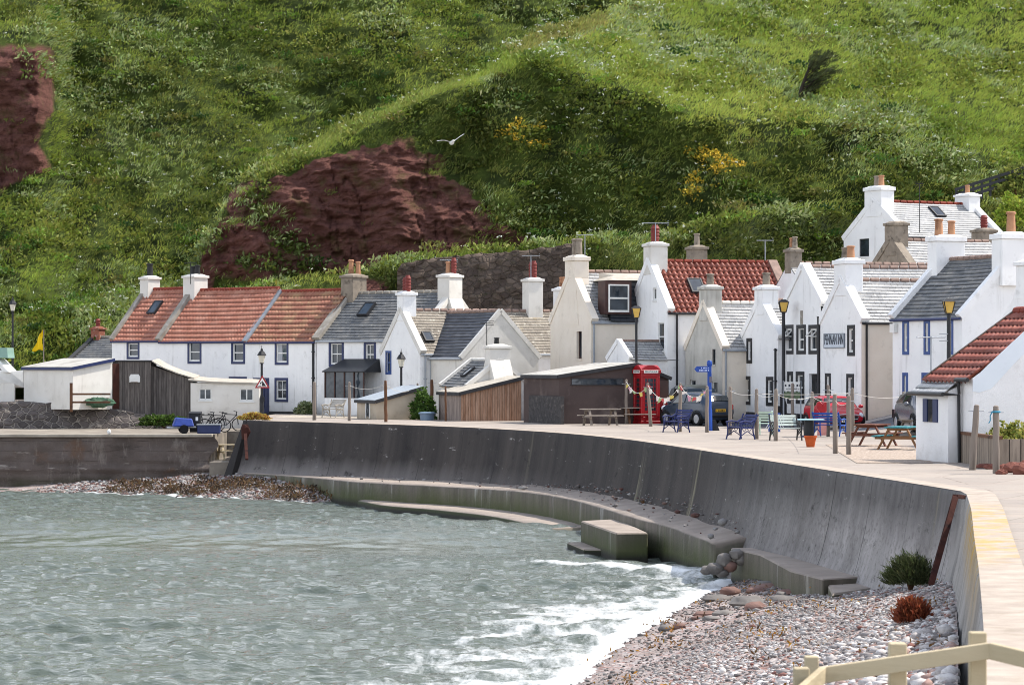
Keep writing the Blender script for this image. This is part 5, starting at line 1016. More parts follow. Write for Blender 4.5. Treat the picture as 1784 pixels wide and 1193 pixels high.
for x_ in (.55, 1.25): mb = h13.mb(); mb.box((x_, -.44, 1.1), (x_ + .3, -.402, 1.75)); mb.build('shutter', PAINT_NAVY, lt)
mb = h13.mb(); mb.box((.86, -.42, 1.1), (1.24, -.402, 1.75)); mb.build('window', GLASS, lt)
mb = h13.mb(); P_ = [(0, 2.3), (.5, 2.75), (2.7, 4.62), (2.7, 4.1), (1.25, 2.75), (.55, 2.05), (.2, 1.95), (0, 1.98)]; mb.prism(P_, 'x', 2.99, 3.012); mb.build('smooth_band', harl('smooth_white', 'dde4ea', 'd3dbe2', 'b5bcc2', .7, .05), h13.root)
h13.fbox
mb = h13.mb(); mb.box((3.0, 2.3, 1.05), (3.03, 2.75, 1.45)); mb.build('white_panel', PAINT_WHITE, h13.root)
# cottage at the far left behind the white shed
h0 = House('far_cottage', 'low slate cottage with a red brick chimney at the left end of the village', P(121, 630, 172.5) + Vector((0, 0, -2.8)), R(-30), 4.2, 4.6, 2.9, 4.25, 'E', W_WHITE2, 'cottage'); h0.walls(); h0.roof('slate', SL_MID, SKEW_G); h0.skew(.1, SL_DARK, .3, .12)
h0.chimney(.35, 2.3, .6, .65, 3.9, 4.75, mat('brick', '7c4a3e', '95624f', 9, .9, .2, .5, 18, c3='b5a79b', sc3=4), [(0, 0, .15, .5, POT_RED)], cap=.1)
# ------------------------------------------------------------------ sheds and garden walls
def boards(name, c1, c2, gapc, wd=.14):
    x = N(name); v = x.coord('Object', (1, 1, .12)); o = x.coord('Object'); sep = x.n('SeparateXYZ'); x.l(o, sep.inputs[0]); h = x.math('ADD', sep.outputs[0], sep.outputs[1])
    k = x.math('FLOOR', x.math('DIVIDE', h, wd)); f = x.math('FRACT', x.math('DIVIDE', h, wd)); wn = x.n('TexWhiteNoise', noise_dimensions='1D'); x.l(k, wn.inputs['W'])
    c = x.mix(wn.outputs['Value'], srgb(c1), srgb(c2)); c = x.mix(x.ramp(x.noise(v, 9, 6, .7), .42, .72), c, srgb(gapc)); e = x.ramp(x.math('ABSOLUTE', x.math('SUBTRACT', f, .5)), .44, .48)
    c = x.mix(e, c, (.012, .01, .009, 1)); x.base(c, .85, .2); x.bump(x.math('SUBTRACT', x.noise(v, 14, 5), e), .6, .02); return x.m
B_DARK = boards('boards_black', '5b5653', '77706b', '3f3a38', .13); B_WARM = boards('boards_warm', '94735e', 'a98d79', '70533f', .12); B_GREY = boards('boards_grey', '8d8078', '9d9087', '6d625b', .12); TIMBER = mat('timber_grey', '8b8178', '6f665e', 3, .9, .15, .5, 12, c3='4e4740', sc3=2, stretch=(1, 1, .15)); TIMBER_N = mat('timber_new', 'c2b497', 'a99b7f', 2, .85, .15, .4, 14, c3='857a62', sc3=2.5, stretch=(.3, .3, 1)); TIMBER_B = mat('timber_brown', '6a4a34', '553b2b', 3, .8, .25, .3, 12, c3='40342c', sc3=2); RENDER_BR = mat('render_brown', '574c49', '4b413f', .8, .92, .15, .5, 22, c3='6a5f5a', sc3=.7); RENDER_DK = mat('render_pebble', '4f4d4d', '3d3b3b', 6, .92, .15, 1.0, 16, c3='625e5b', sc3=5); NAVYTRIM = PAINT_NAVY; DARKTRIM = mat('dark_trim', '3b3b3d', '2d2d30', 3, .7, .3)
def rubble(name, c1, c2, c3, sc=2.6, pale='8d867e'):
    x = N(name); v = x.coord('World', (1, 1, 1.5)); w_ = x.n('TexNoise', Scale=1.5, Detail=3); x.l(v, w_.inputs['Vector']); d = x.n('Mix', data_type='VECTOR'); d.inputs[0].default_value = .12; x.l(v, d.inputs[4]); x.l(w_.outputs['Color'], d.inputs[5])
    vo = x.n('TexVoronoi', Scale=sc); ve = x.n('TexVoronoi', feature='DISTANCE_TO_EDGE', Scale=sc); x.l(d.outputs[1], vo.inputs['Vector']); x.l(d.outputs[1], ve.inputs['Vector'])
    s = x.n('SeparateColor'); x.l(vo.outputs['Color'], s.inputs[0]); c = x.mix(s.outputs[0], srgb(c1), srgb(c2)); c = x.mix(x.ramp(x.noise(v, 2.5, 6, .7), .55, .75), c, srgb(c3)); c = x.mix(x.ramp(ve.outputs['Distance'], .02, .07, 1, 0), c, srgb(pale))
    x.base(c, .95, .15); x.bump(x.math('ADD', x.ramp(ve.outputs['Distance'], .0, .14), x.math('MULTIPLY', x.noise(v, 9, 5, .7), .4)), .9, .08); return x.m
RUB = rubble('rubble_dark', '4b4644', '6a6360', '35312f'); RUB2 = rubble('rubble_brown', '4a403a', '665a50', '3a3d24', 2.4, '544b43')
def shed(name, label, corner, t, W, L, zb, e0, e1, wall, roofm, trim, cat='shed', oh=.1, back=None, wall2=None):
    """lean-to or low gable shed: front width W, depth L, eave e0 at the left side, e1 at the right; corner = front left ground point"""
    r = thing(name, label, cat, corner, t); zp = zb
    prof = [(0, zp), (W, zp), (W, e1)] + ([(back[0], back[1])] if back else []) + [(0, e0)]
    mb = MB(); mb.prism(prof, 'y', 0, L); mb.build('wall', wall, r)
    if wall2: mb = MB(); mb.box((-.02, .0, zp), (-.002, L, e0 - .05)); mb.build('side_wall', wall2, r)
    tops = [(0, e0)] + ([back] if back else []) + [(W, e1)]; ro = None
    for k, ((a, b), (c, d)) in enumerate(zip(tops[:-1], tops[1:])):
        sl = (d - b) / (c - a); a2, b2, c2, d2 = (a - oh, b - oh * sl, c, d) if k == 0 else (a, b, c, d)
        if k == len(tops) - 2: c2, d2 = c2 + oh, d2 + oh * sl
        mb = MB(); n = max(2, int((L + .3) / .5))
        for q in range(n):
            y0, y1 = -oh + (L + 2 * oh) * q / n, -oh + (L + 2 * oh) * (q + 1) / n - .012
            mb.hexa([(a2, y0, b2 + .005), (c2, y0, d2 + .005), (c2, y1, d2 + .005), (a2, y1, b2 + .005)], [(a2, y0, b2 + .05), (c2, y0, d2 + .05), (c2, y1, d2 + .05), (a2, y1, b2 + .05)])
        o = mb.build('roof' if k == 0 else 'rear_roof', roofm, r); ro = ro or o
        mb = MB(); mb.bar((a2, -oh - .012, b2 - .04), (c2, -oh - .012, d2 - .04), .025, .16); 
        if k == 0: mb.bar((a2 - .014, -oh, b2 - .05), (a2 - .014, L + oh, b2 - .05), .025, .14)
        mb.build('fascia', trim, r)
    return r
def px_at(p): return HX + p.x * F / p.y
# white boat shed, far left
ws = shed('white_shed', 'whitewashed shed with a pale sheet roof and navy edge at the far left', P(127, 630, 149.5) + Vector((0, 0, -2.8)), R(42), 2.45, 4.7, .3, 2.5, 2.92, W_BLOCK, SHEET, NAVYTRIM)
mb = MB(); mb.box((2.5, .05, .3), (2.95, .4, 2.7)); mb.build('rusty_post', mat('rust_plank', '4a2a22', '3a241f', 4, .85, .2), ws)
lw = thing('low_wall', 'low white block wall under the boat at the left edge', 'wall', (-27.6, 152.8, .3)); mb = MB(); mb.box((-2, 0, -.2), (1.1, .3, 1.35)); mb.build('wall', W_BLOCK, lw)
bt = thing('motor_boat', 'small white motor boat with a blue side window standing ashore', 'boat', (-28.3, 155, 1.2), R(-8))
mb = MB(); sec = [(-2.2, .8, 1.0), (-1, .95, .95), (.4, .9, 1.0), (1.4, .55, 1.08), (2.0, .06, 1.15)]; rings = [[(x, -w_, h_), (x, -w_ * .8, .45), (x, 0, .2), (x, w_ * .8, .45), (x, w_, h_)] for x, w_, h_ in sec]
for a, b in zip(rings[:-1], rings[1:]):
    for k in range(4): mb.face([a[k], a[k + 1], b[k + 1], b[k]])
    mb.face([a[0], b[0], b[4], a[4]])
mb.face(rings[0]); mb.build('hull', PAINT_WHITE, bt); mb = MB(); mb.prism([(-.9, 1.0), (1.5, 1.0), (.75, 1.75), (-.6, 1.8)], 'y', -.7, .7); cb = mb.build('cabin', PAINT_WHITE, bt, bevel=.05)
mb = MB(); mb.prism([(-.2, 1.15), (1.0, 1.15), (.55, 1.6), (-.2, 1.6)], 'y', -.712, -.702); mb.build('window', GLASS, cb); mb = MB(); mb.hexa([(.4, -.6, 1.8), (1.3, -.6, 1.8), (1.3, .6, 1.8), (.4, .6, 1.8)], [(.85, -.55, 2.35), (1.25, -.55, 2.35), (1.25, .55, 2.35), (.85, .55, 2.35)]); mb.build('windscreen', mat('green_glass', '7fa092', rough=.1), cb)
# black boarded shed and white block outhouse
D_ = 151.5
bs = thing('boarded_shed', 'dark weathered upright board shed with a basketball board on it', 'shed', (P(196, 630, D_).x, D_, 0)); X0 = P(196, 630, D_).x
zf = lambda y, D=151.5: CH - (y - HY) * D / F
mb = MB(); mb.box((0, 0, -.2), (2.0, 2.6, zf(630))); mb.build('wall', B_DARK, bs); mb = MB(); mb.hexa([(2.0, .35, -.3), (4.2, .25, -.3), (4.2, 2.6, -.3), (2.0, 2.6, -.3)], [(2.0, .35, zf(637)), (4.2, .25, zf(661)), (4.2, 2.6, zf(661)), (2.0, 2.6, zf(637))]); mb.build('side_wall', B_DARK, bs)
mb = MB(); mb.box((-.05, -.06, zf(630)), (2.05, 2.7, zf(628) + .02)); mb.build('roof', DARKTRIM, bs)
mb = MB(); pts = [(2.06, zf(630)), (2.7, zf(642)), (3.4, zf(651)), (4.3, zf(660))]
for (a, b), (c, d) in zip(pts[:-1], pts[1:]): mb.hexa([(a, .1, b), (c, .1, d), (c, 2.9, d + .12), (a, 2.9, b + .12)], [(a, .1, b + .06), (c, .1, d + .06), (c, 2.9, d + .18), (a, 2.9, b + .18)])
mb.build('lower_roof', FELT, bs)
bb = thing('basketball_board', 'small white basketball backboard and hoop on the dark boards', 'backboard', (X0 + 1.18, D_ - .03, zf(659))); mb = MB(); mb.prism([(-.28, -.2), (.28, -.2), (.28, .1), (.2, .22), (-.2, .22), (-.28, .1)], 'y', -.04, 0); mb.build('board', PAINT_WHITE, bb); mb = MB(); mb.tube([(.18 * math.cos(a), -.24 + .18 * math.sin(a), -.18) for a in [2 * math.pi * k / 14 for k in range(15)]], .012, 6); mb.build('hoop', mat('hoop', '8a8078'), bb)
wo = House('block_outhouse', 'white painted block outhouse with two small square windows and a curved felt roof', Vector((P(335, 630, 152).x, 151.2, 0)), R(1), 3.62, 2.8, 1.68, 1.69, 'E', W_BLOCK, 'outhouse', base=-.8)
wo.win('front', 347, 677, 368.5, 697, None, 0, 'two', PAINT_WHITE, rec=.1); wo.win('front', 418, 677, 441.5, 699, None, 0, 'two', PAINT_WHITE, rec=.1); wo.walls()
mb = MB(); pts = [(-.12, 1.86), (.5, 1.78), (1.3, 1.72), (2.4, 1.69), (3.75, 1.66)]
for (a, b), (c, d) in zip(pts[:-1], pts[1:]): mb.hexa([(a, -.12, b - .05), (c, -.12, d - .05), (c, 2.9, d + .1), (a, 2.9, b + .1)], [(a, -.12, b + .03), (c, -.12, d + .03), (c, 2.9, d + .2), (a, 2.9, b + .2)])
mb.build('roof', FELT, wo.root)
rw = thing('rubble_wall', 'dark rubble retaining wall under the white shed and boarded shed', 'wall'); V = []
for i in range(80):
    X = -70 + (70 - 17.2) * (i / 79) ** .55; zt = float(np.interp(X, [-34, -24, -20.4, -18.4, -17.2], [.7, .62, .2, -.05, -.35]))
    for j in range(14):
        t = j / 13; z = -.8 + (zt + .8) * t; V.append((X, 150.6 + .5 * t - (fbm(np.array([X * 1.8]), np.array([z * 3]), 3, 3)[0] - .5) * .35, z + (fbm(np.array([X * 1.4]), np.array([2.]), 2, 5)[0] - .5) * .2 * t))
    V.append((X, 156.5, zt + .1))
np_mesh('wall', np.array(V), grid_faces(80, 15), RUB, rw, smooth=True)
mb = MB(); pts = [P(124, 680, 149)]; b = pts[0]; fn = thing('timber_fence', 'short dark timber fence with two rails right of the white shed', 'fence', (b.x, 149.0, .5)); mb.box((-.07, -.06, -.3), (.07, .06, 1.2)); mb.build('post', TIMBER_B, fn); mb = MB(); mb.bar((0, 0, .62), (2.0, .3, .62), .06, .1); mb.build('rail', TIMBER_B, fn); mb = MB(); mb.bar((0, 0, .2), (2.0, .3, .2), .06, .1); mb.build('rail', TIMBER_B, fn)
# grey-buff outhouse, timber shed, brown boat shed
s1 = shed('buff_outhouse', 'small buff rendered outhouse with a sloping grey roof and a single slit window', G(656, 731, 0), R(22), 2.3, 2.9, -.3, .93, 1.55, W_BUFF, mat('grey_sheet', '9ea6ad', '8b949c', 1.5, .5, .4, .1, 5), DARKTRIM, 'outhouse')
mb = MB(); mb.box((-.03, 1.0, .1), (0.0, 1.5, .8)); mb.build('window', GLASS, s1); mb = MB()
for q in ((.93, 1.0, .05, .85), (1.5, 1.57, .05, .85)): mb.box((-.04, q[0], q[2]), (0, q[1], q[3]))
mb.build('window_frame', PAINT_WHITE, s1)
s2 = shed('timber_shed', 'timber shed of warm brown upright boards next to the brown boat shed', G(803, 733.5, 0), R(18), 3.0, 3.6, -.2, 1.35, 2.05, B_WARM, FELT, DARKTRIM, wall2=B_GREY)
s3 = shed('boat_shed', 'brown rendered boat shed with a low pitched sheet roof behind the picnic tables', G(974, 738.6, 0), R(20), 5.35, 4.6, -.2, 2.18, 2.1, RENDER_BR, SHEET, DARKTRIM, back=(3.75, 2.72))
mb = MB(); mb.hexa([(-.1, -.5, -.2), (.05, -.5, -.2), (.05, 3.6, -.2), (-.12, 3.6, -.2)], [(-.1, -.5, 1.25), (.05, -.5, 1.25), (.05, 3.6, 1.25), (-.12, 3.6, 1.25)]); mb.build('low_block', RENDER_DK, s3); mb = MB(); mb.box((.6, -.04, 1.78), (3.1, -.003, 2.02)); mb.build('window', GLASS, s3)
mb = MB(); mb.box((.55, -.06, 1.74), (3.15, -.01, 1.775)); mb.box((.55, -.06, 2.02), (3.15, -.01, 2.05)); mb.build('window_frame', DARKTRIM, s3); mb = MB(); mb.box((4.75, -.05, 1.15), (5.3, -.003, 1.95)); mb.build('side_window', mat('brown_glass', '5b4a44', rough=.2), s3); mb = MB(); mb.box((4.7, -.07, 1.08), (5.33, -.003, 1.14)); mb.build('window_sill', PAINT_WHITE, s3)
# rubble terrace wall behind the houses
tw_ = thing('terrace_wall', 'long brown rubble terrace wall with turf along its top behind the chimneys', 'wall'); V = []
for i in range(90):
    px = 692 + (1012 - 692) * i / 89; yt = float(np.interp(px, [692, 700, 780, 900, 1000, 1012], [470, 458, 447, 437, 424, 424])) + (vnoise(np.array([px / 7]), np.array([0.]), 2)[0] - .5) * 5
    for j in range(22):
        t = j / 21; y = 575 + (yt - 575) * t; D = 158.4 + .9 * t - (fbm(np.array([px / 14.]), np.array([y / 9.]), 3, 4)[0] - .5) * .7; V.append(P(px, y, D)[:])
    V.append((P(px, yt, 161.5) + Vector((0, 0, -.1)))[:])
np_mesh('wall', np.array(V), grid_faces(90, 23), RUB2, tw_, smooth=True)
# ------------------------------------------------------------------ telephone box, signs, lamps
RED = mat('phone_red', 'a3121c', '8d0f18', 2.5, .35, .5); GLOSS_RED = mat('car_red', 'b01326', 'a51122', 2, .18, .6); WHITE_TXT = mat('white_text', 'f0efe8', rough=.6)
pb = thing('telephone_box', 'red telephone box with a domed top beside the brown boat shed', 'phone box', G(1117, 738.4), R(21)); pb.scale = (1.06, 1.06, 1.06); mb = MB(); S = .9
mb.box((0, 0, 0), (S, S, .12)); mb.box((.03, .03, .12), (S - .03, S - .03, .3))
for (x, y) in ((.02, .02), (S - .14, .02), (.02, S - .14), (S - .14, S - .14)): mb.box((x, y, .3), (x + .12, y + .12, 2.0))
mb.box((.02, .02, 2.0), (S - .02, S - .02, 2.14)); mb.box((-.02, -.02, 2.14), (S + .02, S + .02, 2.3)); mb.build('cabinet', RED, pb, bevel=.012)
mb = MB(); n = 12; arc = [(-.02 + (S + .04) * k / n, 2.3 + .2 * math.sin(math.pi * k / n)) for k in range(n + 1)]; mb.prism([(-.02, 2.3)] + arc[1:-1] + [(S + .02, 2.3)], 'y', .0, S); mb.prism([(0, 2.3)] + [(a, z) for a, z in arc[1:-1]] + [(S, 2.3)], 'x', .002, S - .002); mb.build('dome', RED, pb, smooth=True)
for nm, f in (('door', lambda a, d, z: (a, d, z)), ('side_panel', lambda a, d, z: (d, a, z))):
    mb = MB()
    def bx(a0, a1, d0, d1, z0, z1): p, q = f(a0, d0, z0), f(a1, d1, z1); mb.box([min(i, j) for i, j in zip(p, q)], [max(i, j) for i, j in zip(p, q)])
    bx(.14, .2, .04, .08, .3, 2.0); bx(.7, .76, .04, .08, .3, 2.0); bx(.2, .7, .04, .08, .3, .55); bx(.2, .7, .04, .08, 1.93, 2.0)
    for k in range(9): z = .55 + 1.38 * k / 8; bx(.2, .7, .045, .075, z - .012, z + .012)
    bx(.3, .315, .045, .075, .55, 1.93); bx(.585, .6, .045, .075, .55, 1.93); d = mb.build(nm, RED, pb); mb = MB(); bx(.2, .7, .058, .062, .55, 1.93); mb.build('pane', GLASS, d)
    mb = MB(); bx(.12, .78, -.03, -.021, 2.16, 2.28); sgn = mb.build('sign', WHITE_TXT, pb); text_mesh('lettering', 'TELEPHONE', .115, PAINT_BLACK, sgn, face_mx(f(.45, -.034, 2.22), f(1, 0, 0) if nm == 'door' else (0, -1, 0)), .002, .95)
rb = thing('red_cabinet', 'small red cabinet fixed to the boat shed wall right of the telephone box', 'cabinet', s3.location, R(20)); mb = MB(); mb.box((4.78, -.28, .72), (5.32, -.06, 1.07)); mb.build('body', RED, rb, bevel=.02); mb = MB(); mb.box((4.95, -.24, -.0), (5.02, -.12, .72)); mb.build('leg', TIMBER_B, rb)
LAMPG = mat('lamp_glass', 'd8d4c4', 'c6c2b2', 3, .2, .5); AMBER = mat('lamp_amber', 'c9a24a', 'd8b45c', 3, .2, .5)
def lamp(label, px, ytop, D, zb, style, r=.06):
    top = P(px, ytop, D); h = top.z - zb; t = thing('street_lamp', label, 'street lamp', (top.x, D, zb), 0, 'street lamps along the village'); mb = MB(); hl = .95 if style == 'cone' else .62
    mb.lathe([(r * 2, 0), (r * 2, .9), (r * 1.5, 1.0), (r * 1.1, 1.1), (r, h - hl), (r * 1.8, h - hl + .02), (r * 1.8, h - hl + .06)], n=10); mb.build('post', IRON, t, smooth=True); mb = MB(); z = h - hl + .06
    if style == 'cone':
        mb.lathe([(.1, z), (.19, z + .38)], n=8); mb.build('lantern', LAMPG, t); mb = MB(); mb.lathe([(.24, z + .38), (.23, z + .42), (.12, z + .6), (.07, z + .62), (.06, z + .72), (.02, z + .76), (.012, z + .9)], n=8); mb.build('cap', IRON, t)
    else:
        mb.hexa([(-.11, -.11, z), (.11, -.11, z), (.11, .11, z), (-.11, .11, z)], [(-.2, -.2, z + .42), (.2, -.2, z + .42), (.2, .2, z + .42), (-.2, .2, z + .42)]); mb.build('lantern', AMBER, t); mb = MB(); mb.hexa([(-.24, -.24, z + .42), (.24, -.24, z + .42), (.24, .24, z + .42), (-.24, .24, z + .42)], [(-.1, -.1, z + .54), (.1, -.1, z + .54), (.1, .1, z + .54), (-.1, .1, z + .54)])
        for sx in (-1, 1):
            for sy in (-1, 1): mb.bar((sx * .115, sy * .115, z), (sx * .205, sy * .205, z + .42), .03, .03)
        mb.build('cap', IRON, t)
    return t
lamp('lamp with a conical black cap before the middle orange roofed cottage, behind the warning sign', 456, 602, 148.5, 0, 'cone'); lamp('lamp with conical black cap standing against the white mossy roofed gable house', 699, 608, 145, 0, 'cone'); lamp('lamp on the grassy bank at the far left beside the yellow flag', 22, 515, 168, 1.2, 'cone')
lamp('amber headed lamp between the cream house and red roofed gable', 1108.5, 532, 134.5, 0, 'box'); l2 = lamp('amber headed lamp in front of the inn between its two left gables', 1365, 521, 127.0, 0, 'box', .075); lamp('amber headed lamp before the blue trimmed house', 1653, 519, 107, .6, 'box', .075)
sp = thing('signpost', 'bright blue fingerpost pointing left on the promenade', 'signpost', G(1236, 750)); BLUE = mat('sign_blue', '1c49a0', '18408f', 3, .4, .4); mb = MB(); mb.lathe([(.12, 0), (.11, .85), (.085, .9), (.085, 2.62), (.11, 2.66), (.11, 2.8), (.06, 2.86)], n=12); mb.build('post', BLUE, sp, smooth=True)
mb = MB(); mb.prism([(-.52, 2.62), (-.62, 2.5), (-.52, 2.38), (.05, 2.38), (.05, 2.62)], 'y', -.115, -.09); pl = mb.build('finger', BLUE, sp); mb = MB()
def fake_words(mb, f, rows, h, seed):
    rnd = random.Random(seed)
    for (x0, x1, z) in rows:
        x = x0
        while x < x1:
            wq = rnd.uniform(.5, .9) * h
            if rnd.random() < .14: x += h * .6
            f(mb, x, min(x + wq, x1), z, z + h * rnd.uniform(.8, 1)); x += wq + h * .28
fake_words(mb, lambda m, a, b, c, d: m.box((a, -.119, c), (b, -.1155, d)), [(-.38, -.05, 2.52), (-.42, -.03, 2.425)], .055, 4); mb.build('lettering', mat('pale_text', 'c8d4ee', rough=.6), pl)
mb = MB(); mb.prism([(-.05, 0), (.42, 0), (.26, .42), (-.02, .42)], 'y', .05, .3); mb.build('base', PAINT_BLACK, sp); mb = MB(); mb.box((-.01, -.1, 1.95), (.09, -.085, 2.2)); mb.build('notice', mat('notice', '6a6670'), sp)  # black wedge beside the foot of the post
sg2 = thing('notice_board', 'white painted notice board on a frame in front of the inn windows', 'notice board', G(1380, 742)); k = G(1380, 742).y / F; mb = MB(); zb2 = CH - (681 - HY) * k; zt2 = CH - (665 - HY) * k; wq = 15 * k
mb.box((-wq, -.03, zb2), (wq, 0, zt2)); b2 = mb.build('board', PAINT_WHITE, sg2); mb = MB(); fake_words(mb, lambda m, a, b, c, d: m.box((a, -.034, c), (b, -.0305, d)), [(-wq * .85, wq * .85, zb2 + .2), ], .1, 9); fake_words(mb, lambda m, a, b, c, d: m.box((a, -.034, c), (b, -.0305, d)), [(-wq * .7, wq * .8, zb2 + .08)], .04, 3); mb.build('lettering', DARKTXT, b2)
mb = MB(); mb.box((-wq, -.03, zb2 - .32), (wq, 0, zb2 - .04)); mb.build('lower_panel', mat('green_panel', '4a5a44', '6d7d5e', 8, .6), sg2)
for sx in (-1, 1): mb = MB(); mb.box((sx * wq - .03, -.03, 0), (sx * wq + .03, .03, zt2 + .04)); mb.build('leg', PIPE_GREY, sg2)
ts = thing('warning_sign', 'red bordered triangular road sign on a black pole by the blue door', 'road sign', (P(457, 630, 147).x, 147, 0)); zc = CH - (667 - HY) * 147 / F; mb = MB()
tri = lambda r: [(r * math.sin(2 * math.pi * k / 3), zc + r * math.cos(2 * math.pi * k / 3) - .04) for k in range(3)]
mb.prism(tri(.44), 'y', -.02, 0); mb.build('border', RED, ts); mb = MB(); mb.prism(tri(.31), 'y', -.03, -.021); mb.build('face', WHITE_TXT, ts); mb = MB(); mb.prism([(.0, zc + .12), (.2, zc - .16), (-.02, zc - .16)], 'y', -.036, -.031); mb.prism([(-.13, zc - .02), (-.05, zc + .07), (-.02, zc + .03), (-.1, zc - .07)], 'y', -.036, -.031); mb.prism([(-.2, zc - .16), (-.05, zc - .16), (-.05, zc - .13), (-.2, zc - .13)], 'y', -.036, -.031); mb.build('symbol', PAINT_BLACK, ts); mb = MB(); mb.tube([(0, .04, -.2), (0, .04, zc + .2)], .04, 8); mb.build('pole', IRON, ts); mb = MB(); mb.box((-.12, -.03, .75), (.1, .09, 1.0)); mb.build('box', PAINT_BLACK, ts)
# ------------------------------------------------------------------ clothes poles, lines and bunting
POLES = [(547.5, 731.7, 547.5, 665, .09, 'grey pole where the orange roofed terrace meets the slate house'), (608.6, 733, 608.6, 665, .075, 'grey pole in front of the dark porch'), (672, 735, 671.5, 662.5, .075, 'dark brown pole before the buff outhouse'), (727, 729, 727.5, 667, .06, 'pole at the right rear corner of the buff outhouse'), (752.5, 727, 752, 661, .09, 'thick brown pole left of the timber shed'), (776.5, 733.5, 776, 672, .05, 'thin brown pole against the grey door of the timber shed'),
         (1091.4, 738.3, 1091, 660.6, .075, 'grey pole between the brown picnic tables holding the bunting'), (1134, 742.6, 1128.5, 667, .075, 'leaning grey pole in front of the telephone box'), (1185, 752, 1185, 667, .075, 'pole behind the left blue iron bench'), (1231.8, 753, 1231.8, 672, .075, 'grey pole just left of the blue fingerpost'), (1272, 757.5, 1272, 672.7, .075, 'grey pole behind the second blue iron bench'), (1318.3, 764.7, 1318, 677, .07, 'grey pole between the blue iron bench and the mint chair'), (1351.7, 768, 1351.7, 677.4, .075, 'grey pole left of the black iron seat'),
         (1380.7, 744, 1380.7, 667, .07, 'pole standing in front of the white notice board'), (1415, 760, 1415, 682, .07, 'grey pole behind the terracotta flower pot'), (1442.6, 760, 1442.6, 670, .065, 'brown topped pole beside the red heart ornament'), (1455.5, 790, 1454.5, 686, .075, 'weathered pole in front of the bright blue bench'), (1485, 762.6, 1485, 675.6, .07, 'rear pole in front of the red car'), (1479, 792, 1478.5, 688, .075, 'nearest weathered pole in front of the red car'), (1574.4, 757, 1574.4, 682, .07, 'grey pole before the blue trimmed house behind the teal picnic table'),
         (1693.6, 818.5, 1701.5, 704.5, .085, 'leaning round topped post left of the timber planter front'), (1736, 825, 1735, 706, .085, 'round topped post with blue cord by the shrub')]
PT = []
for k, (x0, y0, x1, y1, r, lab) in enumerate(POLES):
    b = G(x0, y0); t = P(x1, y1, b.y); o = thing('clothes_pole', lab, 'clothes pole', b, 0, 'clothes poles on the green'); d = t - b; mb = MB(); j = random.Random(k)
    n = 6; pts = [Vector((0, 0, -.15))] + [d * (q / n) + Vector((j.uniform(-.012, .012), j.uniform(-.01, .01), 0)) for q in range(1, n)] + [d * .985, d * 1.0]
    mb.tube(pts, [r * 1.08] + [r * (1.05 - .12 * q / n) for q in range(1, n)] + [r * .8, r * .35], 9); mb.build('post', TIMBER_B if lab.startswith(('dark', 'thick', 'thin')) else TIMBER, o, smooth=True); PT.append(t)
    mb = MB(); mb.tube([d * .9 + Vector((-.2, 0, 0)), d * .9 + Vector((.2, 0, 0))], .012, 6); mb.build('peg', PIPE_GREY, o)
    if k == 21: mb = MB(); mb.tube([d * .9 + Vector((-.1, -.1, .02)), d * .88 + Vector((-.16, -.1, -.05)), d * .78 + Vector((-.16, -.1, 0)), d * .74 + Vector((-.2, -.1, 0))], .014, 6); mb.tube([d * .905 + Vector((.095 * math.cos(a), .095 * math.sin(a), 0)) for a in [2 * math.pi * q / 10 for q in range(11)]], .025, 6); mb.build('cord', mat('blue_cord', '2f7f9a'), o)
ROPE = mat('rope', 'd5d2ca', 'bfbbb2', 5, .9)
def rope(a, b, sag, n=14): return [a.lerp(b, k / n) - Vector((0, 0, sag * 4 * (k / n) * (1 - k / n))) for k in range(n + 1)]
for (i, j, dz, lab) in ((10, 11, .1, 'from the second blue bench to the mint chair'), (11, 12, .12, 'passing over the mint chair'), (12, 14, .15, 'in front of the notice board'), (11, 17, .05, 'long high one across the inn front'), (14, 16, .12, 'above the terracotta pot'), (16, 18, .15, 'between the two nearest weathered poles'), (15, 17, .1, 'over the red car roof'), (17, 19, .12, 'from the red car to the blue trimmed house'), (1, 2, .2, 'in front of the dark porch'), (2, 3, .3, 'over the buff outhouse')):
    mb = MB(); mb.tube(rope(PT[i] - Vector((0, 0, .18)), PT[j] - Vector((0, 0, .18)), dz), .008, 5); tag(mb.build('washing_line', ROPE), 'pale washing line ' + lab, 'washing line', 'washing lines')
bu = thing('bunting', 'string of coloured rag bunting looped from pole to pole by the telephone box', 'bunting'); cols = [mat('rag_' + c, c, rough=.9) for c in ('e6dfd6', 'd9c76e', 'd9a3b4', 'e8e4de', '9fb884', 'c45a5a', 'f0ece4')]; rnd = random.Random(4); pts = []
for i, j, sg_ in ((6, 7, .42), (7, 8, .55), (8, 9, .42)): pts += rope(PT[i] - Vector((0, .1, .1)), PT[j] - Vector((0, .1, .1)), sg_, 12)
mb = MB(); mb.tube(pts, .012, 5); mb.build('string', ROPE, bu)
for k in range(1, len(pts) - 1):
    if rnd.random() < .8:
        p = pts[k]; a, h_ = rnd.uniform(.06, .11), rnd.uniform(.11, .24); s = rnd.uniform(-.1, .1); mb = MB(); mb.hexa([p + Vector((-a * .6 + s, .01, -h_)), p + Vector((a * .6 + s, .01, -h_ + .04)), p + Vector((a * .6 + s, .03, -h_ + .04)), p + Vector((-a * .6 + s, .03, -h_))], [p + Vector((-a, -.01, .01)), p + Vector((a, -.01, 0)), p + Vector((a, .01, 0)), p + Vector((-a, .01, .01))]); mb.build('flag', cols[k % 7], bu)
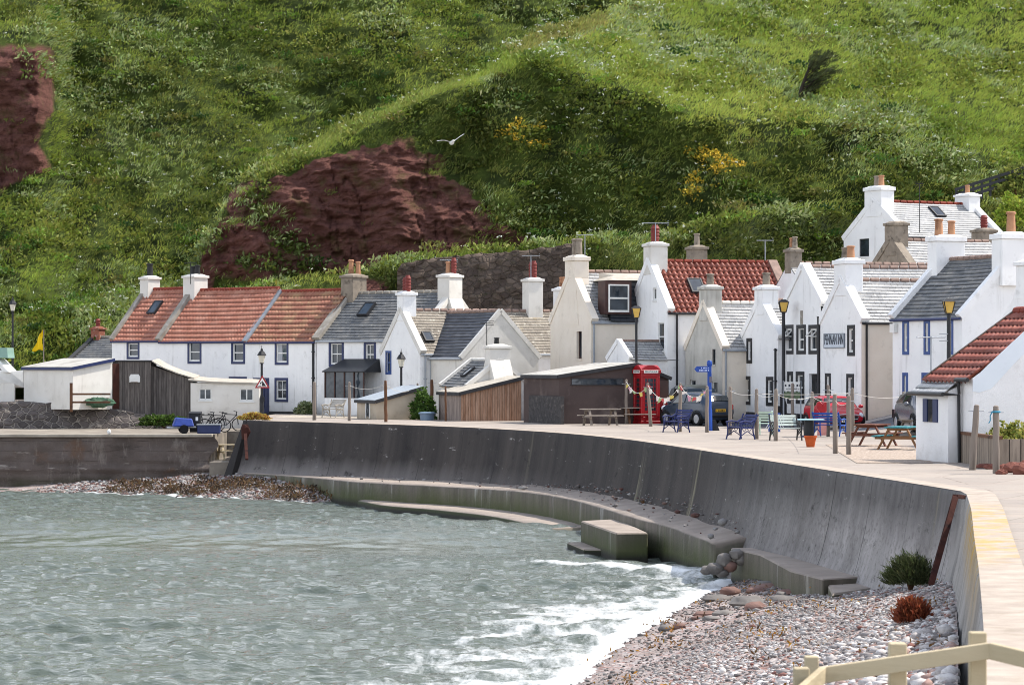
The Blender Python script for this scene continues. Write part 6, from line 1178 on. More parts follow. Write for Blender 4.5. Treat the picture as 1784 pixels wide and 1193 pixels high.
# ------------------------------------------------------------------ cars
TYRE = mat('tyre', '151516', '202022', 5, .85, .2); RIM = mat('wheel_rim', 'b5b8bc', '9da0a5', 5, .3, .5, metal=.6); LIGHT_R = mat('tail_light', 'a01018', rough=.15, spec=.6); LIGHT_W = mat('head_light', 'd6dbe0', 'b9c0c6', 8, .1, .7); PL_Y = mat('plate_yellow', 'd2a428', rough=.5); PL_W = mat('plate_white', 'e6e6e0', rough=.5); TRIM = mat('car_trim', '17181a', rough=.5); CGLASS = mat('car_glass', '1a2227', '2b363c', 1.2, .05, .7)
HATCH = [(-1.85, .4, .78, .8, .68, .58), (-1.78, .26, .95, 1.02, .79, .64), (-1.5, .22, .98, 1.38, .84, .60), (-.8, .22, .97, 1.47, .85, .62), (.1, .22, .95, 1.48, .85, .63), (.5, .22, .94, 1.41, .85, .61), (1.15, .22, .92, .97, .84, .72), (1.6, .24, .84, .88, .80, .64), (1.85, .34, .64, .68, .68, .5)]
MINI = [(-1.8, .4, .8, .82, .7, .62), (-1.74, .26, .93, .99, .78, .66), (-1.56, .2, .95, 1.33, .82, .60), (-.8, .2, .94, 1.41, .84, .61), (.15, .2, .92, 1.40, .84, .62), (.42, .2, .91, 1.36, .84, .61), (.85, .2, .91, .97, .83, .70), (1.45, .24, .86, .92, .80, .64), (1.72, .3, .70, .76, .72, .56), (1.8, .36, .58, .62, .62, .48)]
SUV = [(-2.1, .5, .95, .97, .8, .7), (-2.05, .4, 1.08, 1.14, .87, .74), (-1.9, .34, 1.12, 1.68, .9, .70), (-.9, .34, 1.1, 1.76, .9, .72), (.2, .34, 1.08, 1.75, .9, .72), (.5, .34, 1.07, 1.68, .9, .70), (1.1, .34, 1.05, 1.1, .9, .76), (1.8, .36, .98, 1.02, .86, .7), (2.1, .45, .75, .8, .76, .6)]
def car(name, label, loc, hd, ST, paint, plate, wr=.31):
    t = thing(name, label, 'car', loc, math.atan2(hd[1], hd[0]), 'cars parked in the village'); mb = MB(); secs = []
    for x, zb, be, tp, hw, tw in ST:
        half = [(0, zb), (hw * .85, zb), (hw * .98, zb + .16), (hw, (zb + be) / 2 + .06), (hw * .97, be), (tw + .01, tp - .06), (tw * .8, tp - .005), (0, tp + .012)]
        secs.append([(x, y, z) for y, z in half] + [(x, -y, z) for y, z in half[-2:0:-1]])
    ids = [[mb.pt(p) for p in s] for s in secs]; m = len(ids[0])
    for a, b in zip(ids[:-1], ids[1:]):
        for k in range(m): mb.idx([a[k], a[(k + 1) % m], b[(k + 1) % m], b[k]])
    mb.idx(ids[0]); mb.idx(ids[-1][::-1]); body = mb.build('body', paint, t, smooth=True); md = body.modifiers.new('round', 'SUBSURF'); md.levels = 1; md.render_levels = 2
    q = lambda i, k: Vector(secs[i][k])
    def pane(nm, c):
        n = (c[1] - c[0]).cross(c[3] - c[0]).normalized(); ctr = sum(c, Vector()) / 4
        if n.dot(ctr - Vector((0, 0, .9))) < 0: n = -n
        mb = MB(); mb.hexa([p - n * .05 for p in c], [p + n * .018 for p in c]); mb.build(nm, CGLASS, t, bevel=.012)
    for sd in (1, -1):
        sy = Vector((1, sd, 1)); lo = lambda x: Vector((x, np.interp(x, [s[0] for s in ST], [s[4] * .97 for s in ST]), np.interp(x, [s[0] for s in ST], [s[2] for s in ST]))); hi = lambda x: Vector((x, np.interp(x, [s[0] for s in ST], [s[5] + .01 for s in ST]), np.interp(x, [s[0] for s in ST], [s[3] - .06 for s in ST])))
        for a0, a1, b0, b1 in ((ST[2][0] + .12, -.32, ST[2][0] + .2, -.3), (-.24, ST[5][0] + .22, -.22, ST[5][0] - .06)): pane('side_window', [(l.lerp(h, f)) * sy for l, h, f in ((lo(a0), hi(a0), .1), (lo(a1), hi(a1), .1), (lo(b1), hi(b1), .9), (lo(b0), hi(b0), .9))])
    def cross(i, j, f0, f1, nm, kw):
        A = [Vector((ST[i][0], kw * ST[i][5], ST[i][3] - .02)), Vector((ST[j][0], kw * ST[j][5] * 1.0, ST[j][3] + .01))]; a, b = A[0].lerp(A[1], f0), A[0].lerp(A[1], f1); pane(nm, [a, b, Vector((b.x, -b.y, b.z)), Vector((a.x, -a.y, a.z))])
    cross(5, 6, .1, .88, 'windscreen', .93); cross(2, 1, .14, .85, 'rear_window', .9)
    fx, rx, hw = ST[-1][0], ST[0][0], max(s[4] for s in ST)
    for x in (ST[-1][0] - .62, ST[0][0] + .62):
        for sd in (1, -1):
            y = sd * (hw - .1); mb = MB(); mb.tube([(x, y - .1, wr), (x, y + .1, wr)], wr, 22); w_ = mb.build('wheel', TYRE, t, smooth=True); mb = MB(); mb.tube([(x, y + sd * .09, wr), (x, y + sd * .112, wr)], [wr * .66, wr * .6], 16); mb.build('rim', RIM, w_, smooth=True); mb = MB(); ar = [(x + (wr + .055) * math.cos(a), y + sd * .085, wr + (wr + .055) * math.sin(a)) for a in [math.pi * k / 10 for k in range(11)]]; mb.tube(ar, .022, 6); mb.build('wheel_arch', TRIM, t, smooth=True)
    zb_ = ST[-2][2]
    for sd in (1, -1):
        mb = MB(); mb.blob((fx - .16, sd * hw * .70, zb_ - .1), (.14, .15, .13), (12, 8), 0); mb.build('headlight', LIGHT_W, t, smooth=True); mb = MB(); mb.box((rx + .0, sd * hw * .72 - .1, ST[1][2] - .24), (rx + .16, sd * hw * .72 + .1, ST[1][2] - .02)); mb.build('tail_light', LIGHT_R, t, bevel=.03); mb = MB(); mb.blob((ST[5][0] + .28, sd * (hw + .09), ST[5][2] + .06), (.07, .11, .08), (10, 6), 0); mb.build('mirror', paint, t, smooth=True)
    mb = MB(); z0 = .5; mb.box((fx - .06, -.46, z0 - .1), (fx + .035, .46, z0 + .1)); mb.build('grille', TRIM, t, bevel=.04); mb = MB(); mb.box((fx + .036, -.26, .34), (fx + .05, .26, .45)); pw = mb.build('front_plate', PL_W, t); mb = MB(); fake_words(mb, lambda m, a, b, c, d: m.box((fx + .0505, a, c), (fx + .053, b, d)), [(-.2, .22, .36)], .07, 3); mb.build('plate_text', TRIM, pw)
    mb = MB(); mb.box((rx - .03, -.26, .62), (rx - .012, .26, .74)); py_ = mb.build('rear_plate', PL_Y, t); mb = MB(); fake_words(mb, lambda m, a, b, c, d: m.box((rx - .033, a, c), (rx - .0305, b, d)), [(-.2, .22, .64)], .07, 5); mb.build('plate_text', TRIM, py_); mb = MB(); mb.box((rx - .05, -hw * .75, .36), (rx + .2, hw * .75, .5)); mb.box((fx - .2, -hw * .72, .24), (fx + .0, hw * .72, .34)); mb.build('bumper', TRIM, t, bevel=.04)
    return t
car('parked_car', 'dark green van parked behind the blue hatchback beside the telephone box', (8.15, 131.6, 0), (-.2, .98), SUV, mat('car_green', '26302f', '2b3735', 2, .2, .6), PL_Y, .36)
car('parked_car', 'dark blue hatchback with a yellow rear plate parked by the fingerpost', (8.15, 126.6, 0), (-.5, .866), HATCH, mat('car_blue', '2a3442', '303b4a', 2, .2, .6), PL_Y)
rc = car('parked_car', 'red small car with a white bonnet edge facing out in front of the inn', (13.3, 118.6, 0), (.2, -.98), MINI, GLOSS_RED, PL_W)
mb = MB(); mb.tube([(1.83, -.5, .63), (1.86, 0, .67), (1.83, .5, .63), (1.85, .42, .47), (1.86, 0, .44), (1.85, -.42, .47), (1.83, -.5, .63)], .022, 6); mb.build('grille_ring', RIM, rc, smooth=True)
car('parked_car', 'dark grey car half hidden behind the nearest harled cottage', (15.0, 103.8, gz(15.0, 103.8)), (.1, -.99), HATCH, mat('car_grey', '54565c', '5d5f66', 2, .22, .6), PL_W)
# ------------------------------------------------------------------ seats and tables
def picnic(label, loc, rz, m, m2=None, top=1.5):
    t = thing('picnic_table', label, 'picnic table', loc, rz, 'picnic tables'); L = top / 2; m2 = m2 or m
    mb = MB()
    for k in range(5): y = -.36 + .15 * k; mb.box((-L, y, .70), (L, y + .135, .74))
    mb.build('table_top', m, t)
    for sd in (1, -1):
        mb = MB()
        for k in range(2): y = sd * (.58 + .15 * k); mb.box((-L, y - .065, .42), (L, y + .065, .46))
        mb.build('seat', m, t)
    for x in (-L * .68, L * .68):
        for sd in (1, -1): mb = MB(); mb.bar((x, sd * .28, .70), (x, sd * .66, 0), .05, .1, (1, 0, 0)); mb.build('leg', m2, t)
        mb = MB(); mb.box((x - .055, -.74, .34), (x - .026, .74, .42)); mb.box((x - .055, -.34, .62), (x - .026, .34, .7)); mb.build('crossbar', m2, t)
    return t
TSIL = mat('timber_silver', 'a59b90', '8a8076', 3, .85, .2, .3, 12); TEAL = mat('teal_paint', '2f7d84', '2a6f77', 3, .7, .3, c3='6d8a86', sc3=3); picnic('weathered brown picnic table nearest the low dark block', G(1046, 741), R(14), TSIL, TIMBER, 1.7); picnic('brown picnic table between the barbecue and the telephone box', G(1110, 738), R(10), TSIL, TIMBER_B, 1.4); picnic('dark brown picnic table in front of the red car', G(1520, 777), R(62), mat('timber_red', '6b4030', '553226', 3, .7, .3)); picnic('teal painted picnic table by the harled cottage', G(1572, 783), R(66), TEAL, mat('timber_mid', '8a6442', '74533a', 3, .8)); picnic('grey brown picnic table hidden behind the teal one', G(1602, 766), R(40), TIMBER); picnic('new pale picnic table on the landing behind the wall end', (-13.75, 139.3, -1.95), R(20), TIMBER_N, TIMBER_N, 1.1)
def iron_seat(label, loc, rz, m, slat, W=.85, ornate=True, nm='iron_bench'):
    t = thing(nm, label, 'bench', loc, rz, 'seats on the promenade'); mb = MB()
    for k in range(4): y = -.22 + .12 * k; mb.box((-W / 2, y, .42), (W / 2, y + .09, .45))
    mb.build('seat', slat, t); mb = MB()
    for k in range(4): z = .52 + .1 * k; yy = .27 + .06 * k; mb.hexa([(-W / 2, yy, z), (W / 2, yy, z), (W / 2, yy + .03, z), (-W / 2, yy + .03, z)], [(-W / 2, yy + .04, z + .075), (W / 2, yy + .04, z + .075), (W / 2, yy + .07, z + .075), (-W / 2, yy + .07, z + .075)])
    mb.build('backrest', slat, t)
    for x in (-W / 2, W / 2):
        mb = MB(); mb.tube([(x, -.33, 0), (x, -.27, .2), (x, -.26, .42), (x, -.3, .63)], .028, 7); mb.tube([(x, .34, 0), (x, .26, .25), (x, .25, .45), (x, .42, .92)], .028, 7); mb.tube([(x, -.34, .62), (x, -.1, .66), (x, .15, .62), (x, .34, .72)], .032, 7); mb.tube([(x, -.26, .41), (x, .25, .41)], .025, 6); mb.tube([(x, -.29, .12), (x, 0, .3), (x, .3, .12)], .02, 6)
        if ornate:
            for cy in (-.13, .1): mb.tube([(x, cy + .075 * math.cos(a), .52 + .075 * math.sin(a)) for a in [2 * math.pi * k / 10 for k in range(11)]], .014, 5); mb.tube([(x, cy - .1, .4), (x, cy, .28), (x, cy + .1, .4)], .014, 5)
        mb.build('end_frame', m, t, smooth=True)
    return t
NAVY_IRON = mat('navy_iron', '1a2762', '16204f', 4, .5, .4); SLATW = mat('slat_wood', '4a4a60', '3a3b52', 3, .7); iron_seat('left one of two navy cast iron seats, in front of the dark cars', G(1178, 753), R(-52), NAVY_IRON, NAVY_IRON); iron_seat('navy cast iron seat right of the blue fingerpost', G(1290, 765), R(-60), NAVY_IRON, NAVY_IRON)
iron_seat('black ornate iron seat with pale slats left of the terracotta pot', G(1369, 767), R(10), IRON, mat('slat_pale', 'b9c2bd', '9aa89f', 3, .7), 1.0)
BBLUE = mat('bright_blue', '20458f', '274f9c', 3, .6, .3); iron_seat('bright blue wooden bench in front of the red car', G(1446, 760), R(150), BBLUE, BBLUE, 1.05, False, 'wooden_bench')
MINT = mat('mint_paint', 'bcd2c6', 'a9c2b4', 3, .6); iron_seat('pale mint metal chair behind the clothes poles', G(1335, 757), R(165), MINT, MINT, .6, False, 'metal_chair')
iron_seat('pale metal garden seat against the slate house wall', G(580, 727.5), R(-38), SKEW_G, SKEW_G, .9, True, 'garden_seat')
tb = thing('cafe_table', 'pale blue topped table on a black barrel foot left of the bright blue bench', 'table', G(1409, 761)); mb = MB(); mb.box((-.55, -.35, .62), (.55, .35, .67)); mb.build('table_top', mat('pale_blue', 'a9cdd6', '9cc0ca', 3, .5), tb, bevel=.01); mb = MB(); mb.lathe([(.19, .06), (.2, .3), (.16, .62)], n=14); mb.build('leg', PAINT_BLACK, tb, smooth=True); mb = MB(); mb.lathe([(.32, 0), (.3, .06)], n=14); mb.build('base', NAVY_IRON, tb)
tr = thing('blue_planter', 'blue planter with white lattice beside the mint chair', 'planter', G(1349, 752), R(15)); mb = MB(); mb.box((-.2, -.15, 0), (.2, .15, .75)); mb.build('box', BBLUE, tr); mb = MB()
for k in range(-2, 3): mb.bar((-.2 + .1 * k - .05, -.165, .1), (.1 * k + .15, -.165, .7), .02, .02); mb.bar((.2 + .1 * k - .05, -.175, .1), (-.1 + .1 * k, -.175, .7), .02, .02)
mb.build('lattice', PAINT_WHITE, tr)
ht = thing('heart_ornament', 'red heart shaped ornament on a pink stand next to the bright blue bench', 'ornament', G(1433, 758)); pts = []
for k in range(24): a = 2 * math.pi * k / 24; pts.append((.021 * 16 * math.sin(a) ** 3 * .75, 1.05 + .02 * (13 * math.cos(a) - 5 * math.cos(2 * a) - 2 * math.cos(3 * a) - math.cos(4 * a))))
mb = MB(); mb.prism(pts, 'y', -.08, .08); mb.build('heart', mat('heart_red', 'b01018', '8f0d14', 9, .35, .5), ht, bevel=.02); mb = MB(); mb.hexa([(-.2, -.08, 0), (.2, -.08, 0), (.2, .08, 0), (-.2, .08, 0)], [(-.14, -.05, .8), (.14, -.05, .8), (.14, .05, .8), (-.14, .05, .8)]); mb.build('stand', mat('pink_paint', 'c98f88', 'b87d78', 4, .7), ht)
pot = thing('flower_pot', 'empty terracotta flower pot on the promenade', 'flower pot', G(1412, 778.5)); mb = MB(); mb.lathe([(.13, 0), (.19, .3), (.215, .3), (.22, .37), (.19, .37), (.18, .3), (.12, .06)], n=18); mb.build('pot', mat('pot_orange', 'b8592f', 'a64e28', 6, .8, .2), pot, smooth=True)
bq = thing('barbecue', 'black barrel barbecue with a domed lid between the brown picnic tables', 'barbecue', G(1080, 737)); mb = MB(); mb.tube([(-.33, 0, .92), (.33, 0, .92)], .26, 16); mb.build('lid', IRON, bq, smooth=True); mb = MB(); mb.box((-.1, -.25, .3), (.35, .22, .7)); mb.build('cabinet', PAINT_BLACK, bq); mb = MB()
for sx in (-.28, .28): mb.bar((sx, 0, 0), (sx, 0, .75), .05, .3)
mb.build('stand', IRON, bq)
bn = thing('litter_bin', 'black litter box fixed to the lamp post before the inn', 'bin', (l2.location.x - .14, l2.location.y - .16, 0)); mb = MB(); mb.box((-.2, -.15, .5), (.1, .08, .85)); mb.box((-.03, -.1, .85), (.1, .08, 1.35)); mb.build('body', PAINT_BLACK, bn, bevel=.02)
# ------------------------------------------------------------------ yard on the quay
wb = thing('wheelie_bin', 'black wheelie bin with a white label on the quay', 'bin', G(340, 754.5, QZ)); mb = MB(); mb.hexa([(-.24, -.26, .05), (.24, -.26, .05), (.24, .26, .05), (-.24, .26, .05)], [(-.29, -.34, .95), (.29, -.34, .95), (.29, .34, .95), (-.29, .34, .95)]); mb.build('body', PAINT_BLACK, wb, bevel=.02); mb = MB(); mb.hexa([(-.31, -.36, .95), (.31, -.36, .95), (.31, .36, .95), (-.31, .36, .95)], [(-.29, -.34, 1.0), (.29, -.34, 1.0), (.29, .32, 1.07), (-.29, .32, 1.07)]); mb.build('lid', PAINT_BLACK, wb); mb = MB(); mb.box((.06, -.345, .62), (.18, -.325, .8)); mb.build('label', PAINT_WHITE, wb)
tl = thing('boat_trailer', 'small trailer under a bright blue tarpaulin left of the black bin', 'trailer', G(316, 755, QZ), R(10)); mb = MB(); mb.hexa([(-.45, -.5, .35), (.6, -.5, .35), (.6, .5, .35), (-.45, .5, .35)], [(-.25, -.3, .78), (.5, -.35, .74), (.5, .3, .7), (-.3, .3, .8)]); mb.build('tarpaulin', mat('tarp', '26408f', '1f357c', 3, .5, .4, .8, 5), tl, bevel=.05); mb = MB(); mb.bar((-.7, 0, .3), (.7, 0, .32), .7, .06); mb.build('frame', PIPE_GREY, tl)
for sd in (-.55, .55): mb = MB(); mb.tube([(.1, sd - .06, .22), (.1, sd + .06, .22)], .22, 14); mb.build('wheel', TYRE, tl, smooth=True)
bx_ = thing('blue_trough', 'long dark blue trough with a pale rim right of the black bin', 'trough', G(364, 755, QZ)); mb = MB(); mb.box((-.55, -.25, 0), (.55, .25, .42)); mb.build('body', PAINT_NAVY, bx_, bevel=.03); mb = MB(); mb.box((-.58, -.28, .42), (.58, .28, .46)); mb.build('rim', PIPE_GREY, bx_)
def bicycle(label, loc, rz):
    t = thing('bicycle', label, 'bicycle', loc, rz, 'bicycles on the quay'); mb = MB(); A, B, C_2, D2, E2 = (0, 0, .33), (-.1, 0, .3), (-.2, 0, .85), (.42, 0, .82), (.5, 0, .33)
    for a, b in (((-.5, 0, .33), B), (B, C_2), (C_2, D2), (B, D2), ((-.5, 0, .33), (-.19, 0, .8)), (D2, E2)): mb.tube([a, b], .022, 6)
    mb.build('frame', IRON, t)
    for x in (-.5, .5):
        mb = MB(); mb.tube([(x + .32 * math.cos(a), 0, .33 + .32 * math.sin(a)) for a in [2 * math.pi * k / 18 for k in range(19)]], .026, 6)
        w_ = mb.build('wheel', TYRE, t, smooth=True); mb = MB()
        for k in range(8): a = math.pi * k / 8; mb.tube([(x + .3 * math.cos(a), 0, .33 + .3 * math.sin(a)), (x - .3 * math.cos(a), 0, .33 - .3 * math.sin(a))], .005, 4)
        mb.build('spoke', PIPE_GREY, w_)
    mb = MB(); mb.tube([(.42, 0, .8), (.4, 0, .98)], .02, 6); mb.tube([(.3, -.28, 1.0), (.42, -.2, .98), (.42, .2, .98), (.3, .28, 1.0)], .018, 6); mb.build('handlebar', IRON, t); mb = MB(); mb.hexa([(-.34, -.07, .88), (-.06, -.03, .9), (-.06, .03, .9), (-.34, .07, .88)], [(-.34, -.08, .93), (-.06, -.03, .93), (-.06, .03, .93), (-.34, .08, .93)]); mb.build('saddle', TRIM, t)
bicycle('black bicycle leaning nearest the end of the sea wall', P(398, 630, 145.2) + Vector((0, 0, QZ - CH)), R(12)); bicycle('black bicycle behind the blue trough', G(374, 752.5, QZ), R(-8)); bicycle('black bicycle right behind the black bin', G(358, 752.5, QZ), R(20))
by = thing('white_float', 'white fishing float sitting on the quay edge', 'float', G(190, 756.4, QZ + .02)); mb = MB(); mb.blob((0, 0, .12), (.1, .1, .13), (10, 8), .03); mb.build('ball', PAINT_WHITE, by, smooth=True)
np_ = thing('net_heap', 'heap of green fishing net and pale boards by the timber fence', 'net heap', (P(165, 630, 150).x, 150.2, .55)); mb = MB(); mb.blob((.2, 0, .12), (.8, .4, .26), (14, 9), .22, 3); mb.build('net', mat('net_green', '3c5a48', '59705c', 5, .95, .1, .9, 14), np_); mb = MB()
for k in range(4): mb.bar((-.9 + .1 * k, -.3 + .1 * k, .12 + .06 * k), (.7, -.35 + .1 * k, .2 + .05 * k), .12, .03)
mb.build('boards', TIMBER, np_)
fp = thing('flagpole', 'pale pole flying a drooping yellow flag above the white shed', 'flag', (P(76, 630, 160).x, 160, 0)); zt = CH - (574 - HY) * 160 / F; mb = MB(); mb.tube([(0, 0, 0), (0, 0, zt)], .03, 8); mb.build('pole', TIMBER, fp); V = []
for i in range(13):
    for j in range(11):
        u_, v_ = i / 12, j / 10; V.append((-.06 - .56 * u_ * (.25 + .75 * v_) + .03 * math.sin(v_ * 9 + u_ * 3), .12 * math.sin(u_ * 7 + v_ * 3) * u_, zt - .03 - 1.15 * v_ - .16 * u_ * (1 - v_) + .06 * math.sin(u_ * 6)))
fl = np_mesh('flag', np.array(V), grid_faces(13, 11), mat('flag_yellow', 'e8c71c', 'd8b410', 3, .7, .2), fp, smooth=True); md = fl.modifiers.new('th', 'SOLIDIFY'); md.thickness = .008
# ------------------------------------------------------------------ plants, birds, aerials
def hill_at(S, px, py):
    k = np.argmin((S['PX'] - px) ** 2 + (S['PY'] - py) ** 2); return Vector(S['V'].reshape(-1, 3)[k])
def bush(name, label, cat, loc, r, n, L, W, c1, c2, lean=.9, seed=1, nb=6, stem=True, wind=(0, 0, 0), m=None):
    g = np.random.default_rng(seed); t = thing(name, label, cat, loc); a = g.uniform(0, 2 * np.pi, n); ph = np.arccos(g.uniform(-.15, 1, n)); rr = g.uniform(.35, 1, n) ** .5 * (.75 + .5 * vnoise(a * 2, ph * 3, seed)); p = np.stack([r[0] * np.sin(ph) * np.cos(a), r[1] * np.sin(ph) * np.sin(a), r[2] * np.cos(ph)], -1) * rr[:, None] + np.array([0, 0, r[2] * .12])
    nn = p / np.linalg.norm(p, axis=-1, keepdims=True); V, Fc, C = blades(p, nn, nb, L, W, lean, lerp3(c1, c2, g.random(n)), g, wind, L * .25); o = np_mesh('foliage', V, Fc, m or M_LEAF, t, col=C); mb = MB(); rnd = random.Random(seed)
    for k in range(6): q = Vector((rnd.uniform(-1, 1) * r[0] * .6, rnd.uniform(-1, 1) * r[1] * .6, r[2] * rnd.uniform(.5, .9))); mb.tube([(0, 0, -.1), q * .5 + Vector((0, 0, .05)), q], [.03, .02, .01], 5)
    mb.build('stem', TIMBER_B, t); return t
bush('shrub', 'dense yellow green shrub beside the blue corded post', 'shrub', G(1775, 812) + Vector((0, 1.2, 0)), (.85, .7, .95), 1500, .11, .075, '5d6b2c', 'b3ae5c', .9, 3)
bush('shrub', 'dark green shrub at the right end of the buff outhouse', 'shrub', G(737, 731), (.6, .5, 1.25), 900, .13, .07, '2f4a1e', '5d7a34', .9, 5)
bush('shrub', 'pale green shrub right of the highest house', 'shrub', P(1770, 395, 164), (1.2, 1.2, 1.5), 900, .22, .12, '6f8a2c', 'a9b24a', .9, 6); bush('shrub', 'olive shrub above the chimney at the right edge', 'shrub', P(1772, 345, 168), (1.5, 1.2, 1.6), 900, .22, .12, '5a6a2a', '8f944a', .9, 7)
bush('wall_shrub', 'dark bristly shrub in the corner at the foot of the sea wall', 'shrub', P(1586, 1022, 58.9), (.44, .32, .5), 1100, .2, .016, '2c331c', '5d6640', .7, 8, 5, wind=(-.25, 0, .1)); bush('dock_plant', 'rust red dried dock clump on the shingle', 'plant', P(1590, 1086, 48.5), (.26, .24, .34), 420, .16, .03, '6d3422', '95553a', .6, 9, 5)
bush('dry_plant', 'dry brown weed on the mound of the apron', 'plant', P(1135, 886, 97), (.45, .3, .18), 260, .16, .03, '4a3424', '7a5a3a', .9, 10, 5)
bush('flower_clump', 'clump of red and yellow flowers on the end of the sea wall', 'flowers', G(442, 732) + Vector((0, .3, 0)), (.75, .3, .28), 500, .1, .07, '8a4a34', 'c9b95a', .9, 11); bush('planting', 'green and white plants before the browner tiled cottage', 'plant', G(531, 722), (.5, .4, .55), 400, .16, .06, '4c6030', '9aa07a', .7, 12); bush('ivy_tuft', 'green weeds at the foot of the dark boarded shed', 'plant', P(285, 742, 150) , (1.3, .4, .45), 500, .2, .09, '2f431c', '56702c', .9, 13)
tb_ = thing('blue_tub', 'blue grey plastic tub beside the dark green shrub', 'tub', G(741, 731.5) + Vector((.1, -.5, 0))); mb = MB(); mb.lathe([(.32, 0), (.36, .3), (.42, .31), (.42, .36), (.3, .4)], n=14); mb.build('tub', mat('tub_blue', '6d8296', '5d7186', 3, .5, .4), tb_, smooth=True)
# wind bent lone tree
tp_ = hill_at(B_, 1394, 170); tree = thing('wind_bent_tree', 'lone dark conifer bent to the right by the wind on the open hillside', 'tree', tp_); mb = MB(); g = np.random.default_rng(21); rnd = random.Random(21); tips = []; mb.tube([(0, 0, -.3), (.1, 0, .5), (.35, 0, 1.3), (.7, .1, 2.2)], [.16, .13, .09, .04], 8); tr_ = None
BARK = mat('dark_bark', '2e2822', '3f372e', 5, .9)
for k in range(22):
    h_ = .15 + 2.1 * k / 22; b = Vector((.05 + .25 * h_, 0, h_)); ln = rnd.uniform(1.2, 2.3) * (1.05 - .2 * abs(h_ - .9)); az = rnd.gauss(0, .8); d = Vector((math.cos(az), math.sin(az), rnd.uniform(.15, .75))).normalized(); mid = b + d * ln * .5; e = b + d * ln + Vector((.1, 0, rnd.uniform(-.05, .3))); mb.tube([b, mid, e], [.035, .02, .006], 5)
    for q in range(16): f = rnd.uniform(.15, 1.05); tips.append((b.lerp(e, f) + Vector((rnd.gauss(0, .1), rnd.gauss(0, .14), rnd.gauss(0, .09))))[:])
mb.build('trunk', BARK, tree); tips = np.array(tips); V, Fc, C = blades(tips, np.tile([.5, 0, .4], (len(tips), 1)), 9, .34, .04, .6, lerp3('252c1a', '596238', g.random(len(tips))), g, (.7, 0, .3), .07); np_mesh('crown', V, Fc, M_LEAF, tree, col=C)
# black rail fence on the slope
hf = thing('hill_fence', 'black three rail fence climbing the slope at the right edge', 'fence'); a, b = P(1666, 336, 168.3), P(1800, 292, 167.3); mb = MB(); n = 9
for k in range(n + 1): p = a.lerp(b, k / n); mb = MB(); mb.box((p.x - .06, p.y - .06, p.z - .85), (p.x + .06, p.y + .06, p.z + .22)); mb.build('post', IRON, hf)
for dz in (.17, -.14, -.45): mb = MB(); mb.bar(a + Vector((-.1, -.09, dz)), b + Vector((.1, -.09, dz)), .04, .17); mb.build('rail', IRON, hf)
def gull(name, label, loc, rz, flying, sc=1.0):
    t = thing(name, label, 'gull', loc, rz); t.scale = (sc, sc, sc); mb = MB(); pts = [(-.26, 0, .0), (-.18, 0, .0), (-.05, 0, -.01), (.08, 0, .0), (.16, 0, .04), (.21, 0, .07), (.26, 0, .07), (.29, 0, .055)] if flying else [(-.27, 0, .2), (-.17, 0, .23), (-.04, 0, .25), (.07, 0, .29), (.12, 0, .37), (.14, 0, .44), (.18, 0, .46), (.21, 0, .45)]
    mb.tube(pts, [.01, .05, .085, .085, .055, .05, .045, .012], 10); mb.build('body', PAINT_WHITE, t, smooth=True); GREYW = mat('gull_grey', 'b9bcc0', 'a5a9ae', 4, .8); mb = MB(); e = Vector(pts[-1]); mb.tube([e - Vector((.02, 0, 0)), e + Vector((.06, 0, -.015))], [.016, .004], 6); mb.build('bill', mat('bill', 'c9a02c'), t)
    if flying:
        for sd, up in ((1, .62), (-1, .04)):
            V = []
            for k in range(9):
                u_ = k / 8; y = sd * (.05 + .62 * u_ * math.cos(up * u_)); z = .03 + .62 * u_ * math.sin(up) * (1 if u_ < .5 else 1) + .05 * math.sin(math.pi * u_); c = .15 * (1 - u_ ** 2.2) + .012; x0 = .09 - .12 * max(0, u_ - .35); V += [(x0, y, z), (x0 - c * .5, y, z + .012), (x0 - c, y, z - .004), (x0 - c * .5, y, z - .012)]
            V = np.array(V); Fc = np.concatenate([np.array([[k * 4 + j, k * 4 + (j + 1) % 4, k * 4 + 4 + (j + 1) % 4, k * 4 + 4 + j] for j in range(4)]) for k in range(8)]); np_mesh('wing', V, Fc, PAINT_WHITE, t, smooth=True)
    else:
        for sd in (1, -1): mb = MB(); mb.tube([(.08, sd * .08, .28), (-.05, sd * .085, .26), (-.2, sd * .05, .22), (-.33, sd * .02, .19)], [.03, .05, .035, .008], 8); mb.build('wing', GREYW, t, smooth=True); mb = MB(); mb.tube([(0, sd * .035, .2), (.01, sd * .035, .0), (.06, sd * .035, .005)], .008, 5); mb.build('leg', mat('gull_leg', 'b08a6a'), t)
    return t
gull('flying_gull', 'white gull gliding in front of the hillside with wings raised', P(787, 249, 140), R(-70), True, 1.15); q = G(619, 867, -2.98); gull('standing_gull', 'white gull standing on the low ledge by the water', (q.x, q.y, -2.97), R(165), False, 1.15)
def aerial(label, base, h_, rz, n=7, ln=.9, m=None):
    t = thing('tv_aerial', label, 'aerial', base, rz, 'television aerials on the roofs'); m = m or PIPE_GREY; mb = MB(); mb.tube([(0, 0, 0), (0, 0, h_)], .022, 6); mb.build('mast', m, t); mb = MB(); mb.tube([(-ln * .6, 0, h_ - .03), (ln * .6, 0, h_ - .03)], .018, 6)
    for k in range(n): x = -ln * .5 + ln * k / (n - 1); mb.tube([(x, -.2, h_ - .03), (x, .2, h_ - .03)], .012, 5)
    for z in (-.1, .1): mb.tube([(ln * .55, -.25, h_ - .03 + z), (ln * .55, .25, h_ - .03 + z)], .012, 5)
    mb.build('antenna', m, t); return t
